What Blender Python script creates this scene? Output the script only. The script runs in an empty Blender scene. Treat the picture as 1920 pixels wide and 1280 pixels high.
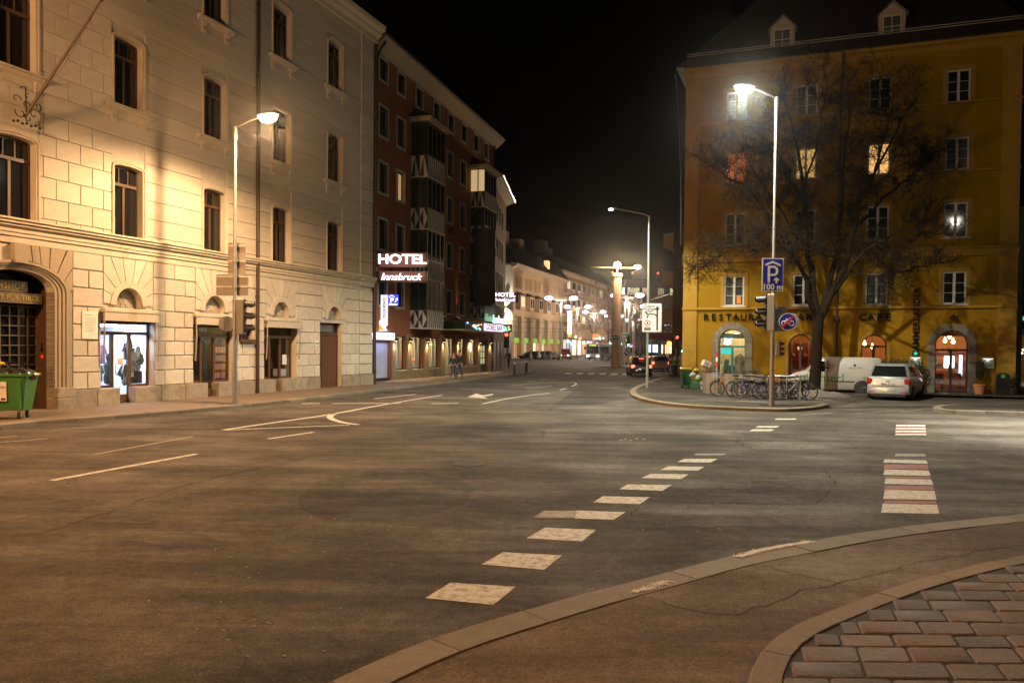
import bpy, bmesh, math, random
from mathutils import Vector, Matrix
from mathutils.geometry import tessellate_polygon
random.seed(7)
rad = math.radians
SC = bpy.context.scene
COL = SC.collection

# ------------------------------------------------------------------ camera
F = 1470.0; CH = 2.2; PITCH = rad(-1.2); ROLL = 0.010; HY = 650.4
SHIFT_PX = HY - (640 + F * math.tan(PITCH))
cp, sp = math.cos(PITCH), math.sin(PITCH)
FW = Vector((0, cp, sp)); r0 = Vector((1, 0, 0)); u0 = Vector((0, -sp, cp))
CR = r0 * math.cos(ROLL) + u0 * math.sin(ROLL)
CU = u0 * math.cos(ROLL) - r0 * math.sin(ROLL)
cam = bpy.data.cameras.new('camera'); co = bpy.data.objects.new('camera', cam); COL.objects.link(co)
mw = Matrix((CR, CU, -FW)).transposed().to_4x4(); mw.translation = (0, 0, CH); co.matrix_world = mw
cam.sensor_fit = 'HORIZONTAL'; cam.sensor_width = 36; cam.lens = F / 1920 * 36
cam.shift_y = SHIFT_PX / 1920; cam.clip_start = .1; cam.clip_end = 3000
SC.camera = co

# ------------------------------------------------------------------ night sky
w = bpy.data.worlds.new('World'); SC.world = w; w.use_nodes = True
nt = w.node_tree; nt.nodes.clear()
sky = nt.nodes.new('ShaderNodeTexSky'); sky.sky_type = 'NISHITA'; sky.sun_disc = False
sky.sun_elevation = rad(-7.0); sky.sun_rotation = rad(200)
bg = nt.nodes.new('ShaderNodeBackground'); wo = nt.nodes.new('ShaderNodeOutputWorld')
hs = nt.nodes.new('ShaderNodeHueSaturation'); hs.inputs['Saturation'].default_value = .35
nt.links.new(sky.outputs[0], hs.inputs['Color']); nt.links.new(hs.outputs[0], bg.inputs[0]); nt.links.new(bg.outputs[0], wo.inputs[0])
bg.inputs[1].default_value = SKY_STRENGTH = 0.05

# ------------------------------------------------------------------ exposure
vs = SC.view_settings; vs.view_transform = 'Standard'; vs.look = 'None'; vs.exposure = 0.0; vs.gamma = 1
SC.cycles.use_denoising = True; SC.cycles.use_adaptive_sampling = True; SC.cycles.adaptive_threshold = .025
SC.cycles.max_bounces = 4; SC.cycles.diffuse_bounces = 2; SC.cycles.glossy_bounces = 2
SC.cycles.transparent_max_bounces = 12; SC.cycles.sample_clamp_indirect = 4
SC.cycles.caustics_reflective = False; SC.cycles.caustics_refractive = False

# ------------------------------------------------------------------ pixel helpers (a pixel gives a direction; the ground or wall gives the distance)
def ray(px, py):
    return FW + CR * ((px - 960) / F) - CU * ((py - SHIFT_PX - 640) / F)
def G(px, py, z=0.0):
    d = ray(px, py); t = (z - CH) / d.z; return Vector((d.x * t, d.y * t, z))
def AT(px, py, Y):
    d = ray(px, py); t = Y / d.y; return Vector((d.x * t, Y, CH + d.z * t))
class Plane:
    def __init__(s, o, az):
        s.o = Vector((o[0], o[1])); a = rad(az); s.d = Vector((math.sin(a), math.cos(a))); s.n = Vector((math.cos(a), -math.sin(a))); s.rz = rad(90 - az)
    def sz(s, px, py, off=0):
        d = ray(px, py); d2 = Vector((d.x, d.y)); t = (s.o.dot(s.n) + off) / d2.dot(s.n)
        return ((d2 * t - s.o).dot(s.d), CH + d.z * t)
    def w(s, a, off=0, z=0):
        p = s.o + s.d * a + s.n * off; return Vector((p.x, p.y, z))

# ------------------------------------------------------------------ mesh builder
class MB:
    def __init__(s): s.v = []; s.f = []
    def add(s, vs_, fs):
        b = len(s.v); s.v += [tuple(p) for p in vs_]; s.f += [tuple(b + i for i in f) for f in fs]; return s
    def box(s, x0, x1, y0, y1, z0, z1):
        return s.add([(x0,y0,z0),(x1,y0,z0),(x1,y1,z0),(x0,y1,z0),(x0,y0,z1),(x1,y0,z1),(x1,y1,z1),(x0,y1,z1)],
                     [(3,2,1,0),(4,5,6,7),(0,1,5,4),(1,2,6,5),(2,3,7,6),(3,0,4,7)])
    def bbox(s, x0, x1, y0, y1, z0, z1, c=.02):   # box with chamfered edges all round
        xs = (x0, x0 + c, x1 - c, x1); ys = (y0, y0 + c, y1 - c, y1); zs = (z0, z0 + c, z1 - c, z1)
        vs_ = []; 
        for sx in (0, 1):
            for sy in (0, 1):
                for sz in (0, 1):
                    X, X2 = (x0, x0 + c) if not sx else (x1, x1 - c); Y, Y2 = (y0, y0 + c) if not sy else (y1, y1 - c); Z, Z2 = (z0, z0 + c) if not sz else (z1, z1 - c)
                    vs_ += [(X, Y2, Z2), (X2, Y, Z2), (X2, Y2, Z)]
        bm = bmesh.new()
        for p in vs_: bm.verts.new(p)
        r = bmesh.ops.convex_hull(bm, input=bm.verts)
        bm.verts.index_update()
        fs = [tuple(v.index for v in f.verts) for f in bm.faces]; vv = [tuple(v.co) for v in bm.verts]; bm.free()
        return s.add(vv, fs)
    def prism(s, poly, y0, y1):                    # polygon (x,z) extruded along y
        n = len(poly); vs_ = [(x, y0, z) for x, z in poly] + [(x, y1, z) for x, z in poly]
        a = sum(poly[i][0] * poly[(i+1) % n][1] - poly[(i+1) % n][0] * poly[i][1] for i in range(n))
        fr = tuple(range(n)); bk = tuple(range(2*n - 1, n - 1, -1)); sd = [(i, i + n, (i+1) % n + n, (i+1) % n) for i in range(n)]
        if a < 0: fr = fr[::-1]; bk = bk[::-1]; sd = [q[::-1] for q in sd]
        return s.add(vs_, [fr, bk] + sd)
    def hprism(s, poly, z0, z1):                   # polygon (x,y) extruded along z
        n = len(poly)
        a = sum(poly[i][0] * poly[(i+1) % n][1] - poly[(i+1) % n][0] * poly[i][1] for i in range(n))
        if a < 0: poly = poly[::-1]
        vs_ = [(x, y, z0) for x, y in poly] + [(x, y, z1) for x, y in poly]
        return s.add(vs_, [tuple(range(n - 1, -1, -1)), tuple(range(n, 2*n))] + [(i, (i+1) % n, (i+1) % n + n, i + n) for i in range(n)])
    def sprism(s, poly, x0, x1):                   # polygon (y,z) extruded along x
        n = len(poly)
        a = sum(poly[i][0] * poly[(i+1) % n][1] - poly[(i+1) % n][0] * poly[i][1] for i in range(n))
        if a < 0: poly = poly[::-1]
        vs_ = [(x0, y, z) for y, z in poly] + [(x1, y, z) for y, z in poly]
        return s.add(vs_, [tuple(range(n - 1, -1, -1)), tuple(range(n, 2*n))] + [(i, (i+1) % n, (i+1) % n + n, i + n) for i in range(n)])
    def tube(s, pts, r, n=8, cap=True):
        pts = [Vector(p) for p in pts]; rs = r if isinstance(r, (list, tuple)) else [r] * len(pts)
        b = len(s.v); up = None
        for i, p in enumerate(pts):
            t = (pts[min(i+1, len(pts)-1)] - pts[max(i-1, 0)]).normalized()
            if up is None: up = Vector((0, 0, 1)) if abs(t.z) < .9 else Vector((1, 0, 0))
            a = t.cross(up)
            if a.length < 1e-6: a = t.orthogonal()
            a.normalize(); c = a.cross(t).normalized(); up = c
            for k in range(n):
                th = 2 * math.pi * k / n; s.v.append(tuple(p + (a * math.cos(th) + c * math.sin(th)) * rs[i]))
        for i in range(len(pts) - 1):
            for k in range(n):
                k2 = (k + 1) % n; s.f.append((b+i*n+k2, b+i*n+k, b+(i+1)*n+k, b+(i+1)*n+k2))
        if cap:
            s.f.append(tuple(b + k for k in range(n))); s.f.append(tuple(b + (len(pts)-1)*n + k for k in range(n - 1, -1, -1)))
        return s
    def lathe(s, prof, c=(0, 0, 0), n=16, axis='z'):
        b = len(s.v)
        for r, h in prof:
            for k in range(n):
                th = 2 * math.pi * k / n; x, y = r * math.cos(th), r * math.sin(th)
                p = (x, y, h) if axis == 'z' else ((x, h, y) if axis == 'y' else (h, x, y))
                s.v.append((p[0]+c[0], p[1]+c[1], p[2]+c[2]))
        for i in range(len(prof) - 1):
            for k in range(n):
                k2 = (k+1) % n; q = (b+i*n+k, b+i*n+k2, b+(i+1)*n+k2, b+(i+1)*n+k); s.f.append(q if axis != 'y' else q[::-1])
        s.f.append(tuple(b + k for k in range(n - 1, -1, -1))); s.f.append(tuple(b + (len(prof)-1)*n + k for k in range(n)))
        return s
    def ball(s, c, rx, ry=None, rz=None, n=12, m=8):
        ry = ry or rx; rz = rz or rx
        b = len(s.v)
        for i in range(1, m):
            ph = math.pi * i / m
            for k in range(n):
                th = 2*math.pi*k/n; s.v.append((c[0]+rx*math.sin(ph)*math.cos(th), c[1]+ry*math.sin(ph)*math.sin(th), c[2]+rz*math.cos(ph)))
        t = len(s.v); s.v.append((c[0], c[1], c[2]+rz)); s.v.append((c[0], c[1], c[2]-rz))
        for i in range(m - 2):
            for k in range(n):
                k2 = (k+1) % n; s.f.append((b+i*n+k, b+(i+1)*n+k, b+(i+1)*n+k2, b+i*n+k2))
        for k in range(n):
            k2 = (k+1) % n; s.f.append((t, b+k, b+k2)); s.f.append((t+1, b+(m-2)*n+k2, b+(m-2)*n+k))
        return s
    def torus(s, c, R, r, n=24, m=6, axis='y'):
        b = len(s.v)
        for i in range(n):
            a = 2*math.pi*i/n
            for k in range(m):
                t = 2*math.pi*k/m; rr = R + r*math.cos(t); h = r*math.sin(t)
                p = (rr*math.cos(a), h, rr*math.sin(a)) if axis == 'y' else (rr*math.cos(a), rr*math.sin(a), h)
                s.v.append((p[0]+c[0], p[1]+c[1], p[2]+c[2]))
        for i in range(n):
            for k in range(m):
                i2, k2 = (i+1) % n, (k+1) % m; s.f.append((b+i*m+k, b+i*m+k2, b+i2*m+k2, b+i2*m+k))
        return s
    def loft(s, secs, cap=True, close=True):
        n = len(secs[0]); b = len(s.v)
        for q in secs: s.v += [tuple(p) for p in q]
        for i in range(len(secs) - 1):
            for k in range(n if close else n - 1):
                k2 = (k+1) % n; s.f.append((b+i*n+k, b+i*n+k2, b+(i+1)*n+k2, b+(i+1)*n+k))
        if cap:
            s.f.append(tuple(b + k for k in range(n - 1, -1, -1))); s.f.append(tuple(b + (len(secs)-1)*n + k for k in range(n)))
        return s
    def mesh(s, name, m, smooth=None):
        me = bpy.data.meshes.new(name); me.from_pydata(s.v, [], s.f); 
        if m: me.materials.append(m)
        if smooth is not None:
            me.polygons.foreach_set('use_smooth', [True] * len(me.polygons)); me.set_sharp_from_angle(angle=rad(smooth))
        me.update(); return me

def link(name, data, parent=None, loc=None, rz=None, scale=None):
    o = bpy.data.objects.new(name, data); COL.objects.link(o)
    if parent: o.parent = parent
    if loc is not None: o.location = loc
    if rz is not None: o.rotation_euler = (0, 0, rz)
    if scale is not None: o.scale = scale
    return o
def part(name, mb, m, parent=None, smooth=None, loc=None, rz=None, kind=None):
    o = link(name, mb.mesh(name, m, smooth), parent, loc, rz)
    if kind: o['kind'] = kind
    return o
def thing(name, label, cat, loc=(0, 0, 0), rz=0, group=None):
    o = link(name, None, None, loc, rz); o.empty_display_size = .2; o['label'] = label; o['category'] = cat
    if group: o['group'] = group
    return o
def tag(o, label, cat, group=None):
    o['label'] = label; o['category'] = cat
    if group: o['group'] = group
    return o
def struct(o, kind='structure'): o['kind'] = kind; return o
def copy_tree(o, parent=None, loc=None, rz=None):
    c = o.copy(); COL.objects.link(c); c.parent = parent
    if loc is not None: c.location = loc
    if rz is not None: c.rotation_euler = (0, 0, rz)
    for ch in list(o.children): copy_tree(ch, c)
    return c
def text_mb(body, size, align='CENTER', extrude=.01, bold=0.0, shear=0, sp=1.0, width=1.0, vertical=False):
    cu = bpy.data.curves.new('t', 'FONT'); cu.body = body; cu.size = size; cu.align_x = align; cu.align_y = 'CENTER'
    cu.extrude = extrude; cu.offset = bold; cu.shear = shear; cu.space_character = sp; cu.resolution_u = 3
    ob = bpy.data.objects.new('t', cu); COL.objects.link(ob)
    dg = bpy.context.evaluated_depsgraph_get(); me = ob.evaluated_get(dg).to_mesh()
    mb = MB(); mb.add([(v.co.x * width, -v.co.z, v.co.y) for v in me.vertices], [tuple(p.vertices) for p in me.polygons])
    ob.evaluated_get(dg).to_mesh_clear(); bpy.data.objects.remove(ob); bpy.data.curves.remove(cu)
    return mb
def moved(mb, dx=0, dy=0, dz=0, rot=None):
    if rot:   # rotate in the xz plane
        c, s_ = math.cos(rot), math.sin(rot); mb.v = [(x*c - z*s_, y, x*s_ + z*c) for x, y, z in mb.v]
    mb.v = [(x+dx, y+dy, z+dz) for x, y, z in mb.v]; return mb

# ------------------------------------------------------------------ materials
def M(name, col, rough=.6, var=.12, scale=6.0, bump=0.0, bscale=40.0, metal=0.0, emit=None, es=0.0, pv=0.0, spec=.5, stain=0.0, stcol=(.05, .04, .03), stscale=1.2, coat=0.0):
    m = bpy.data.materials.new(name); m.use_nodes = True; t = m.node_tree; N = t.nodes; Lk = t.links.new
    b = N['Principled BSDF']; b.inputs['Roughness'].default_value = rough; b.inputs['Metallic'].default_value = metal
    b.inputs['Specular IOR Level'].default_value = spec; b.inputs['Coat Weight'].default_value = coat
    c = tuple(col) + (1,)
    tc = N.new('ShaderNodeTexCoord'); no = N.new('ShaderNodeTexNoise'); no.inputs['Scale'].default_value = scale; no.inputs['Detail'].default_value = 5
    Lk(tc.outputs['Object'], no.inputs['Vector'])
    mx = N.new('ShaderNodeMix'); mx.data_type = 'RGBA'
    mx.inputs[6].default_value = tuple(v * (1 - var) for v in col) + (1,); mx.inputs[7].default_value = tuple(min(1, v * (1 + var)) for v in col) + (1,)
    Lk(no.outputs['Fac'], mx.inputs[0]); out = mx.outputs[2]
    if stain:
        n3 = N.new('ShaderNodeTexNoise'); n3.inputs['Scale'].default_value = stscale; n3.inputs['Detail'].default_value = 6; n3.inputs['Roughness'].default_value = .65
        Lk(tc.outputs['Object'], n3.inputs['Vector'])
        rp = N.new('ShaderNodeValToRGB'); rp.color_ramp.elements[0].position = .45; rp.color_ramp.elements[1].position = .72
        rp.color_ramp.elements[1].color = (stain,) * 3 + (1,); Lk(n3.outputs['Fac'], rp.inputs[0])
        m3 = N.new('ShaderNodeMix'); m3.data_type = 'RGBA'; Lk(rp.outputs[0], m3.inputs[0]); Lk(out, m3.inputs[6]); m3.inputs[7].default_value = tuple(stcol) + (1,); out = m3.outputs[2]
    if pv:
        oi = N.new('ShaderNodeObjectInfo'); mr = N.new('ShaderNodeMapRange'); mr.inputs[3].default_value = 1 - pv; mr.inputs[4].default_value = 1 + pv
        Lk(oi.outputs['Random'], mr.inputs[0]); h = N.new('ShaderNodeHueSaturation'); Lk(mr.outputs[0], h.inputs['Value']); Lk(out, h.inputs['Color']); out = h.outputs[0]
    Lk(out, b.inputs['Base Color'])
    if bump:
        n2 = N.new('ShaderNodeTexNoise'); n2.inputs['Scale'].default_value = bscale; n2.inputs['Detail'].default_value = 4; Lk(tc.outputs['Object'], n2.inputs['Vector'])
        bp = N.new('ShaderNodeBump'); bp.inputs['Strength'].default_value = bump; bp.inputs['Distance'].default_value = .02
        Lk(n2.outputs['Fac'], bp.inputs['Height']); Lk(bp.outputs[0], b.inputs['Normal'])
    if emit: b.inputs['Emission Color'].default_value = tuple(emit) + (1,); b.inputs['Emission Strength'].default_value = es
    return m
def glass(name, tint=(.9, .93, .95), fac=.12):
    m = bpy.data.materials.new(name); m.use_nodes = True; t = m.node_tree; N = t.nodes; N.clear()
    a = N.new('ShaderNodeBsdfTransparent'); a.inputs[0].default_value = tint + (1,); g = N.new('ShaderNodeBsdfGlossy'); g.inputs['Roughness'].default_value = .03
    x = N.new('ShaderNodeMixShader'); x.inputs[0].default_value = fac; o = N.new('ShaderNodeOutputMaterial')
    t.links.new(a.outputs[0], x.inputs[1]); t.links.new(g.outputs[0], x.inputs[2]); t.links.new(x.outputs[0], o.inputs[0]); return m
def E(name, col, s): return M(name, tuple(min(.8, c) for c in col), .5, 0, emit=col, es=s)
mt = {}
mt['asphalt'] = None
mt['stone'] = M('cream_limestone', (.56, .51, .43), .85, .14, 5, .35, 50, pv=.09, stain=.5, stcol=(.36, .31, .24), stscale=.9)
mt['stone_trim'] = M('cream_moulding', (.54, .48, .385), .8, .10, 7, .2, 50, stain=.45, stcol=(.30, .25, .19), stscale=1.6)
mt['granite'] = M('brown_granite', (.30, .25, .19), .75, .35, 14, .3, 60, pv=.12, stain=.6, stcol=(.13, .10, .07), stscale=3)
mt['wood_dark'] = M('dark_wood', (.085, .045, .022), .5, .3, 20, .1, 40)
mt['pane'] = M('dark_glass', (.012, .012, .014), .06, 0, spec=.6)
mt['glass'] = glass('clear_glass')
mt['iron'] = M('black_iron', (.02, .018, .016), .5, .2, 20)
mt['steel'] = M('galvanised_steel', (.46, .46, .45), .42, .18, 25, .08, 80, metal=.75)
mt['sheet'] = M('grey_sheet_metal', (.33, .30, .26), .5, .1, 10, metal=.3)
mt['white'] = M('white_paint', (.72, .70, .66), .5, .06)
mt['black'] = M('black_plastic', (.018, .018, .02), .45, .2)
mt['copper'] = M('brown_downpipe', (.05, .032, .022), .5, .25, 12, metal=.3)
mt['cloth'] = M('awning_canvas', (.48, .43, .34), .9, .12, 10, .2, 60)
mt['rubber'] = M('tyre_rubber', (.018, .018, .018), .8, .15)
mt['chrome'] = M('bright_metal', (.6, .6, .6), .22, .05, metal=1)
mt['snow'] = M('dirty_snow', (.13, .11, .09), .8, .3, 9, .8, 18, stain=.8, stcol=(.09, .075, .06), stscale=4)
# ================================================================== GROUND
def asphalt(name, base, warm=.0, wet=.0, crack=True, amp=1.0):
    m = bpy.data.materials.new(name); m.use_nodes = True; t = m.node_tree; N = t.nodes; Lk = t.links.new; b = N['Principled BSDF']
    tc = N.new('ShaderNodeTexCoord')
    def noise(sc, det=5, ro=.55, dist=0, vec=None):
        n = N.new('ShaderNodeTexNoise'); n.inputs['Scale'].default_value = sc; n.inputs['Detail'].default_value = det; n.inputs['Roughness'].default_value = ro; n.inputs['Distortion'].default_value = dist
        Lk(vec or tc.outputs['Object'], n.inputs['Vector']); return n.outputs['Fac']
    def ramp(x, p0, p1, c0, c1):
        r = N.new('ShaderNodeMapRange'); r.inputs[1].default_value = p0; r.inputs[2].default_value = p1; r.inputs[3].default_value = c0; r.inputs[4].default_value = c1; Lk(x, r.inputs[0]); return r.outputs[0]
    def mul(a, c):
        n = N.new('ShaderNodeMath'); n.operation = 'MULTIPLY'; Lk(a, n.inputs[0]); Lk(c, n.inputs[1]); return n.outputs[0]
    mp = N.new('ShaderNodeMapping'); mp.inputs['Rotation'].default_value = (0, 0, rad(69)); mp.inputs['Scale'].default_value = (.12, .9, 1); Lk(tc.outputs['Object'], mp.inputs[0])
    big = ramp(noise(.4, 7, .65), .38, .62, .5, 1.35); trk = ramp(noise(1.0, 6, .7, .4, mp.outputs[0]), .4, .62, .62, 1.3)
    fine = ramp(noise(48, 4, .8), .40, .60, .4, 1.7); mid = ramp(noise(7, 7, .8), .38, .62, .6, 1.4)
    v = mul(mul(big, trk), mul(fine, mid))
    if amp < 1:
        pw_ = N.new('ShaderNodeMath'); pw_.operation = 'POWER'; pw_.inputs[1].default_value = amp; Lk(v, pw_.inputs[0]); v = pw_.outputs[0]
    # small pale grit
    vo = N.new('ShaderNodeTexVoronoi'); vo.inputs['Scale'].default_value = 26; Lk(tc.outputs['Object'], vo.inputs['Vector'])
    grit = mul(ramp(vo.outputs['Distance'], .10, .16, 1, 0), ramp(noise(1.3, 3), .52, .66, 0, 1))
    # cracks and sealed seams
    if crack:
        v2 = N.new('ShaderNodeTexVoronoi'); v2.feature = 'DISTANCE_TO_EDGE'; v2.inputs['Scale'].default_value = .16
        wv = N.new('ShaderNodeTexNoise'); wv.inputs['Scale'].default_value = .5; wv.inputs['Detail'].default_value = 6; Lk(tc.outputs['Object'], wv.inputs['Vector'])
        ad = N.new('ShaderNodeVectorMath'); ad.operation = 'MULTIPLY_ADD'; ad.inputs[1].default_value = (2.2, 2.2, 0); Lk(wv.outputs['Color'], ad.inputs[0]); Lk(tc.outputs['Object'], ad.inputs[2]); Lk(ad.outputs[0], v2.inputs['Vector'])
        cr = ramp(v2.outputs['Distance'], .0008, .0035, .72, 1.0); v = mul(v, cr)
    g = N.new('ShaderNodeMix'); g.data_type = 'RGBA'; cc = N.new('ShaderNodeMix'); cc.data_type = 'RGBA'; cc.blend_type = 'MULTIPLY'; cc.inputs[0].default_value = 1
    cc.inputs[6].default_value = tuple(base) + (1,); cb = N.new('ShaderNodeCombineColor'); 
    for i in range(3): Lk(v, cb.inputs[i])
    Lk(cb.outputs[0], cc.inputs[7]); Lk(cc.outputs[2], g.inputs[6]); g.inputs[7].default_value = (.30, .28, .25, 1); Lk(grit, g.inputs[0]); Lk(g.outputs[2], b.inputs['Base Color'])
    Lk(ramp(mul(big, trk), .5, 1.5, .95 - wet, .74 - wet), b.inputs['Roughness']); b.inputs['Specular IOR Level'].default_value = .32
    bp = N.new('ShaderNodeBump'); bp.inputs['Strength'].default_value = .8; bp.inputs['Distance'].default_value = .012; Lk(noise(55, 4, .75), bp.inputs['Height']); Lk(bp.outputs[0], b.inputs['Normal'])
    return m
mt['asphalt'] = asphalt('worn_asphalt', (.080, .068, .055), amp=.8)
mt['path'] = asphalt('brown_asphalt', (.150, .112, .080), amp=.5, crack=False)
mt['pave_dark'] = asphalt('dark_pavement_asphalt', (.050, .041, .032), crack=False, amp=.8)
mt['paint'] = M('road_paint', (.60, .57, .50), .7, .16, 30, .3, 90, stain=.95, stcol=(.10, .09, .075), stscale=11)
mt['paint_old'] = M('worn_road_paint', (.30, .27, .22), .7, .2, 25, .2, 90, stain=.9, stcol=(.10, .09, .075), stscale=7)
mt['paint_red'] = M('worn_red_road_paint', (.26, .065, .05), .7, .2, 20, stain=.9, stcol=(.09, .07, .06), stscale=8)
mt['kerb'] = M('granite_kerb', (.20, .17, .13), .8, .5, 70, .6, 60, pv=.22, stain=.75, stcol=(.13, .11, .08), stscale=4)
mt['kerb_yellow'] = M('ochre_granite_kerb', (.215, .165, .105), .8, .5, 70, .6, 60, pv=.2, stain=.7, stcol=(.15, .12, .07), stscale=4)
mt['sett'] = M('reddish_porphyry', (.135, .105, .088), .8, .45, 30, .5, 50, pv=.25, stain=.6, stcol=(.09, .075, .06), stscale=6)
mt['sand'] = M('joint_sand', (.04, .03, .02), .9, .4, 20, .3, 60)
mt['tar'] = M('tar_seam', (.036, .031, .026), .95, .2, 20, spec=.05)

ground = struct(part('road', MB().add([(-900, -60, 0), (900, -60, 0), (900, 1800, 0), (-900, 1800, 0)], [(0, 1, 2, 3)]), mt['asphalt']))
def flat(name, pts, z, m, parent=None):
    tri = tessellate_polygon([[Vector((p[0], p[1], 0)) for p in pts]])
    vs_ = [(p[0], p[1], z) for p in pts]; fs = []
    for a, b_, c in tri:
        n = (Vector(vs_[b_]) - Vector(vs_[a])).cross(Vector(vs_[c]) - Vector(vs_[a])).z
        fs.append((a, b_, c) if n > 0 else (a, c, b_))
    return part(name, MB().add(vs_, fs), m, parent)
def slab(name, pts, z0, z1, m):           # raised pavement with vertical sides
    o = flat(name, pts, z1, m); me = o.data; return o
def resample(pts, step):
    pts = [Vector((p[0], p[1])) for p in pts]; d = [0]
    for a, b_ in zip(pts, pts[1:]): d.append(d[-1] + (b_ - a).length)
    n = max(1, round(d[-1] / step)); out = []
    for i in range(n + 1):
        t = d[-1] * i / n; k = 0
        while k < len(d) - 2 and d[k+1] < t: k += 1
        u = (t - d[k]) / max(1e-6, d[k+1] - d[k]); out.append(pts[k].lerp(pts[k+1], u))
    return out
def smooth_path(pts, it=2):
    pts = [Vector((p[0], p[1])) for p in pts]
    for _ in range(it):
        q = [pts[0]]
        for a, b_ in zip(pts, pts[1:]): q += [a.lerp(b_, .25), a.lerp(b_, .75)]
        pts = q + [pts[-1]]
    return pts
def normals(p):
    out = []
    for i in range(len(p)):
        t = (p[min(i+1, len(p)-1)] - p[max(i-1, 0)]).normalized(); out.append(Vector((-t.y, t.x)))
    return out
def kerb(parent, path, width, z1, m, step=1.0, z0=-.05, sub=3, gap=.014):
    """row of kerb stones, left of the path; returns the inner line"""
    p = resample(path, step / sub); nn = normals(p); inner = [a + n * width for a, n in zip(p, nn)]
    i = 0
    while i + sub < len(p) + 0:
        q = p[i:i+sub+1]; r = inner[i:i+sub+1]
        g0 = (q[1] - q[0]).normalized() * gap; q = [q[0] + g0] + q[1:]; r = [r[0] + g0] + r[1:]
        dz = random.uniform(-.004, .006)
        mb = MB(); k = len(q); e = .018
        lo = [(v.x, v.y, z0) for v in q]; hi = [(v.x, v.y, z1 + dz - e) for v in q]
        ci = [((v + (w_ - v).normalized() * e).x, (v + (w_ - v).normalized() * e).y, z1 + dz) for v, w_ in zip(q, r)]
        ti = [(v.x, v.y, z1 + dz) for v in r]; bi = [(v.x, v.y, z0) for v in r]
        rows = [lo, hi, ci, ti, bi]; vs_ = [p_ for row in rows for p_ in row]; fs = []
        for a in range(4):
            for c in range(k - 1): fs.append((a*k+c+1, a*k+c, (a+1)*k+c, (a+1)*k+c+1)[::-1])
        fs.append(tuple(a*k for a in range(5))); fs.append(tuple(a*k+k-1 for a in range(4, -1, -1)))
        part('kerb_stone', mb.add(vs_, fs), m, parent); i += sub
    return inner

# --- left pavement
LP = Plane(G(692, 720, .12), 20.5)          # facade of the stone building
HP = Plane(G(733, 713, .12), 16.0)          # facade of the hotel
RP = Plane(G(1785, 736.5, .12), 110.3)      # facade of the yellow building
kl = [LP.w(-48, 5.6).xy, LP.w(-30, 5.4).xy] + [G(x, y).xy for x, y in ((0, 802), (200, 787), (300, 779), (440, 766), (600, 749), (760, 728), (900, 711), (985, 702.5))] + [G(1003, 699).xy, G(990, 694).xy, G(955, 690.5).xy, G(900, 689.5).xy]
kl = smooth_path(kl, 2)
pav_l = struct(link('left_pavement', None))
inner = kerb(pav_l, kl, .28, .12, mt['kerb'], 1.1)
mt['brick_pave'] = M('brown_brick_paving', (.17, .125, .085), .8, .3, 12, .5, 30, stain=.5, stcol=(.09, .07, .05), stscale=1.0)
poly = [p for p in inner] + [HP.w(30, -12).xy, HP.w(0, -12).xy, LP.w(-25, -14).xy, LP.w(-48, -14).xy]
flat('paving', poly, .118, mt['brick_pave'], pav_l)
# --- right pavement corner
kr = smooth_path([AT(1290, 690, 95).xy, G(1262, 703).xy, G(1222, 716).xy, G(1190, 728).xy, G(1178, 737).xy, G(1187, 748).xy, G(1230, 758.5).xy, G(1300, 766).xy, G(1400, 770.5).xy, G(1475, 773).xy, G(1530, 769).xy, G(1560, 762).xy], 2)
pav_r = struct(link('right_pavement', None))
inner = kerb(pav_r, kr, .3, .12, mt['kerb_yellow'], 1.2)
poly = list(inner) + [G(1640, 742).xy, RP.w(14, 1.6).xy, RP.w(14, -6).xy, RP.w(-14, -40).xy]
flat('paving', poly, .118, mt['pave_dark'], pav_r)
part('paving_ramp', MB().add([(*a, .118) for a in poly] + [(*(a + (a - Vector((14.5, 37))).normalized()*(.0 if i < len(inner) - 1 else 1.4)), .0) for i, a in enumerate(poly)], [(i, (i+1) % len(poly), (i+1) % len(poly) + len(poly), i + len(poly)) for i in range(len(inner) - 1, len(poly))]), mt['pave_dark'], pav_r)
# --- small traffic island at the right
ki = smooth_path([G(1990, 781).xy, G(1850, 777).xy, G(1770, 775).xy, G(1744, 769).xy, G(1765, 763.5).xy, G(1850, 762).xy, G(1990, 763).xy], 2)[::-1]
isl = struct(link('traffic_island', None)); inner = kerb(isl, ki, .25, .13, mt['kerb'], 1.0)
flat('paving', inner, .125, mt['pave_dark'], isl)

# --- foreground: flush kerb strip, brown path, raised kerb and stone setts
top = [(380, 1400), (615, 1280), (750, 1220), (850, 1184), (960, 1152), (1080, 1117), (1210, 1084), (1295, 1061), (1375, 1041), (1495, 1020), (1595, 1001), (1715, 985), (1920, 963), (2100, 950), (2400, 935)]
bot = [(560, 1400), (740, 1280), (850, 1228), (960, 1186), (1127, 1131), (1335, 1072), (1465, 1045), (1610, 1017), (1730, 997), (1920, 973), (2100, 958), (2400, 941)]
tw = [G(*p) for p in top]; bw = [G(*p) for p in bot]
strip = struct(link('flush_kerb_strip', None))
kerb(strip, smooth_path([p.xy for p in tw], 1), -.34, .012, mt['kerb'], .95, z0=-.05)
k2o = [(1390, 1330), (1404, 1262), (1420, 1225), (1455, 1187), (1515, 1157), (1675, 1096), (1810, 1060), (1920, 1037), (2100, 1010), (2400, 985)]
k2 = smooth_path([G(*p, .09).xy for p in k2o], 2)
isle = struct(link('cobbled_pavement', None))
k2in = kerb(isle, k2, -.20, .09, mt['kerb_yellow'], 1.0, z0=-.05)
pathpoly = [p.xy for p in tw] + [Vector((14, 2)), Vector((14, -8)), Vector((-6, -8)), Vector((-4, 2))]
pth = struct(flat('cycle_path', pathpoly, .005, mt['path']))
k2s = resample(k2in, .1)
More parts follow.
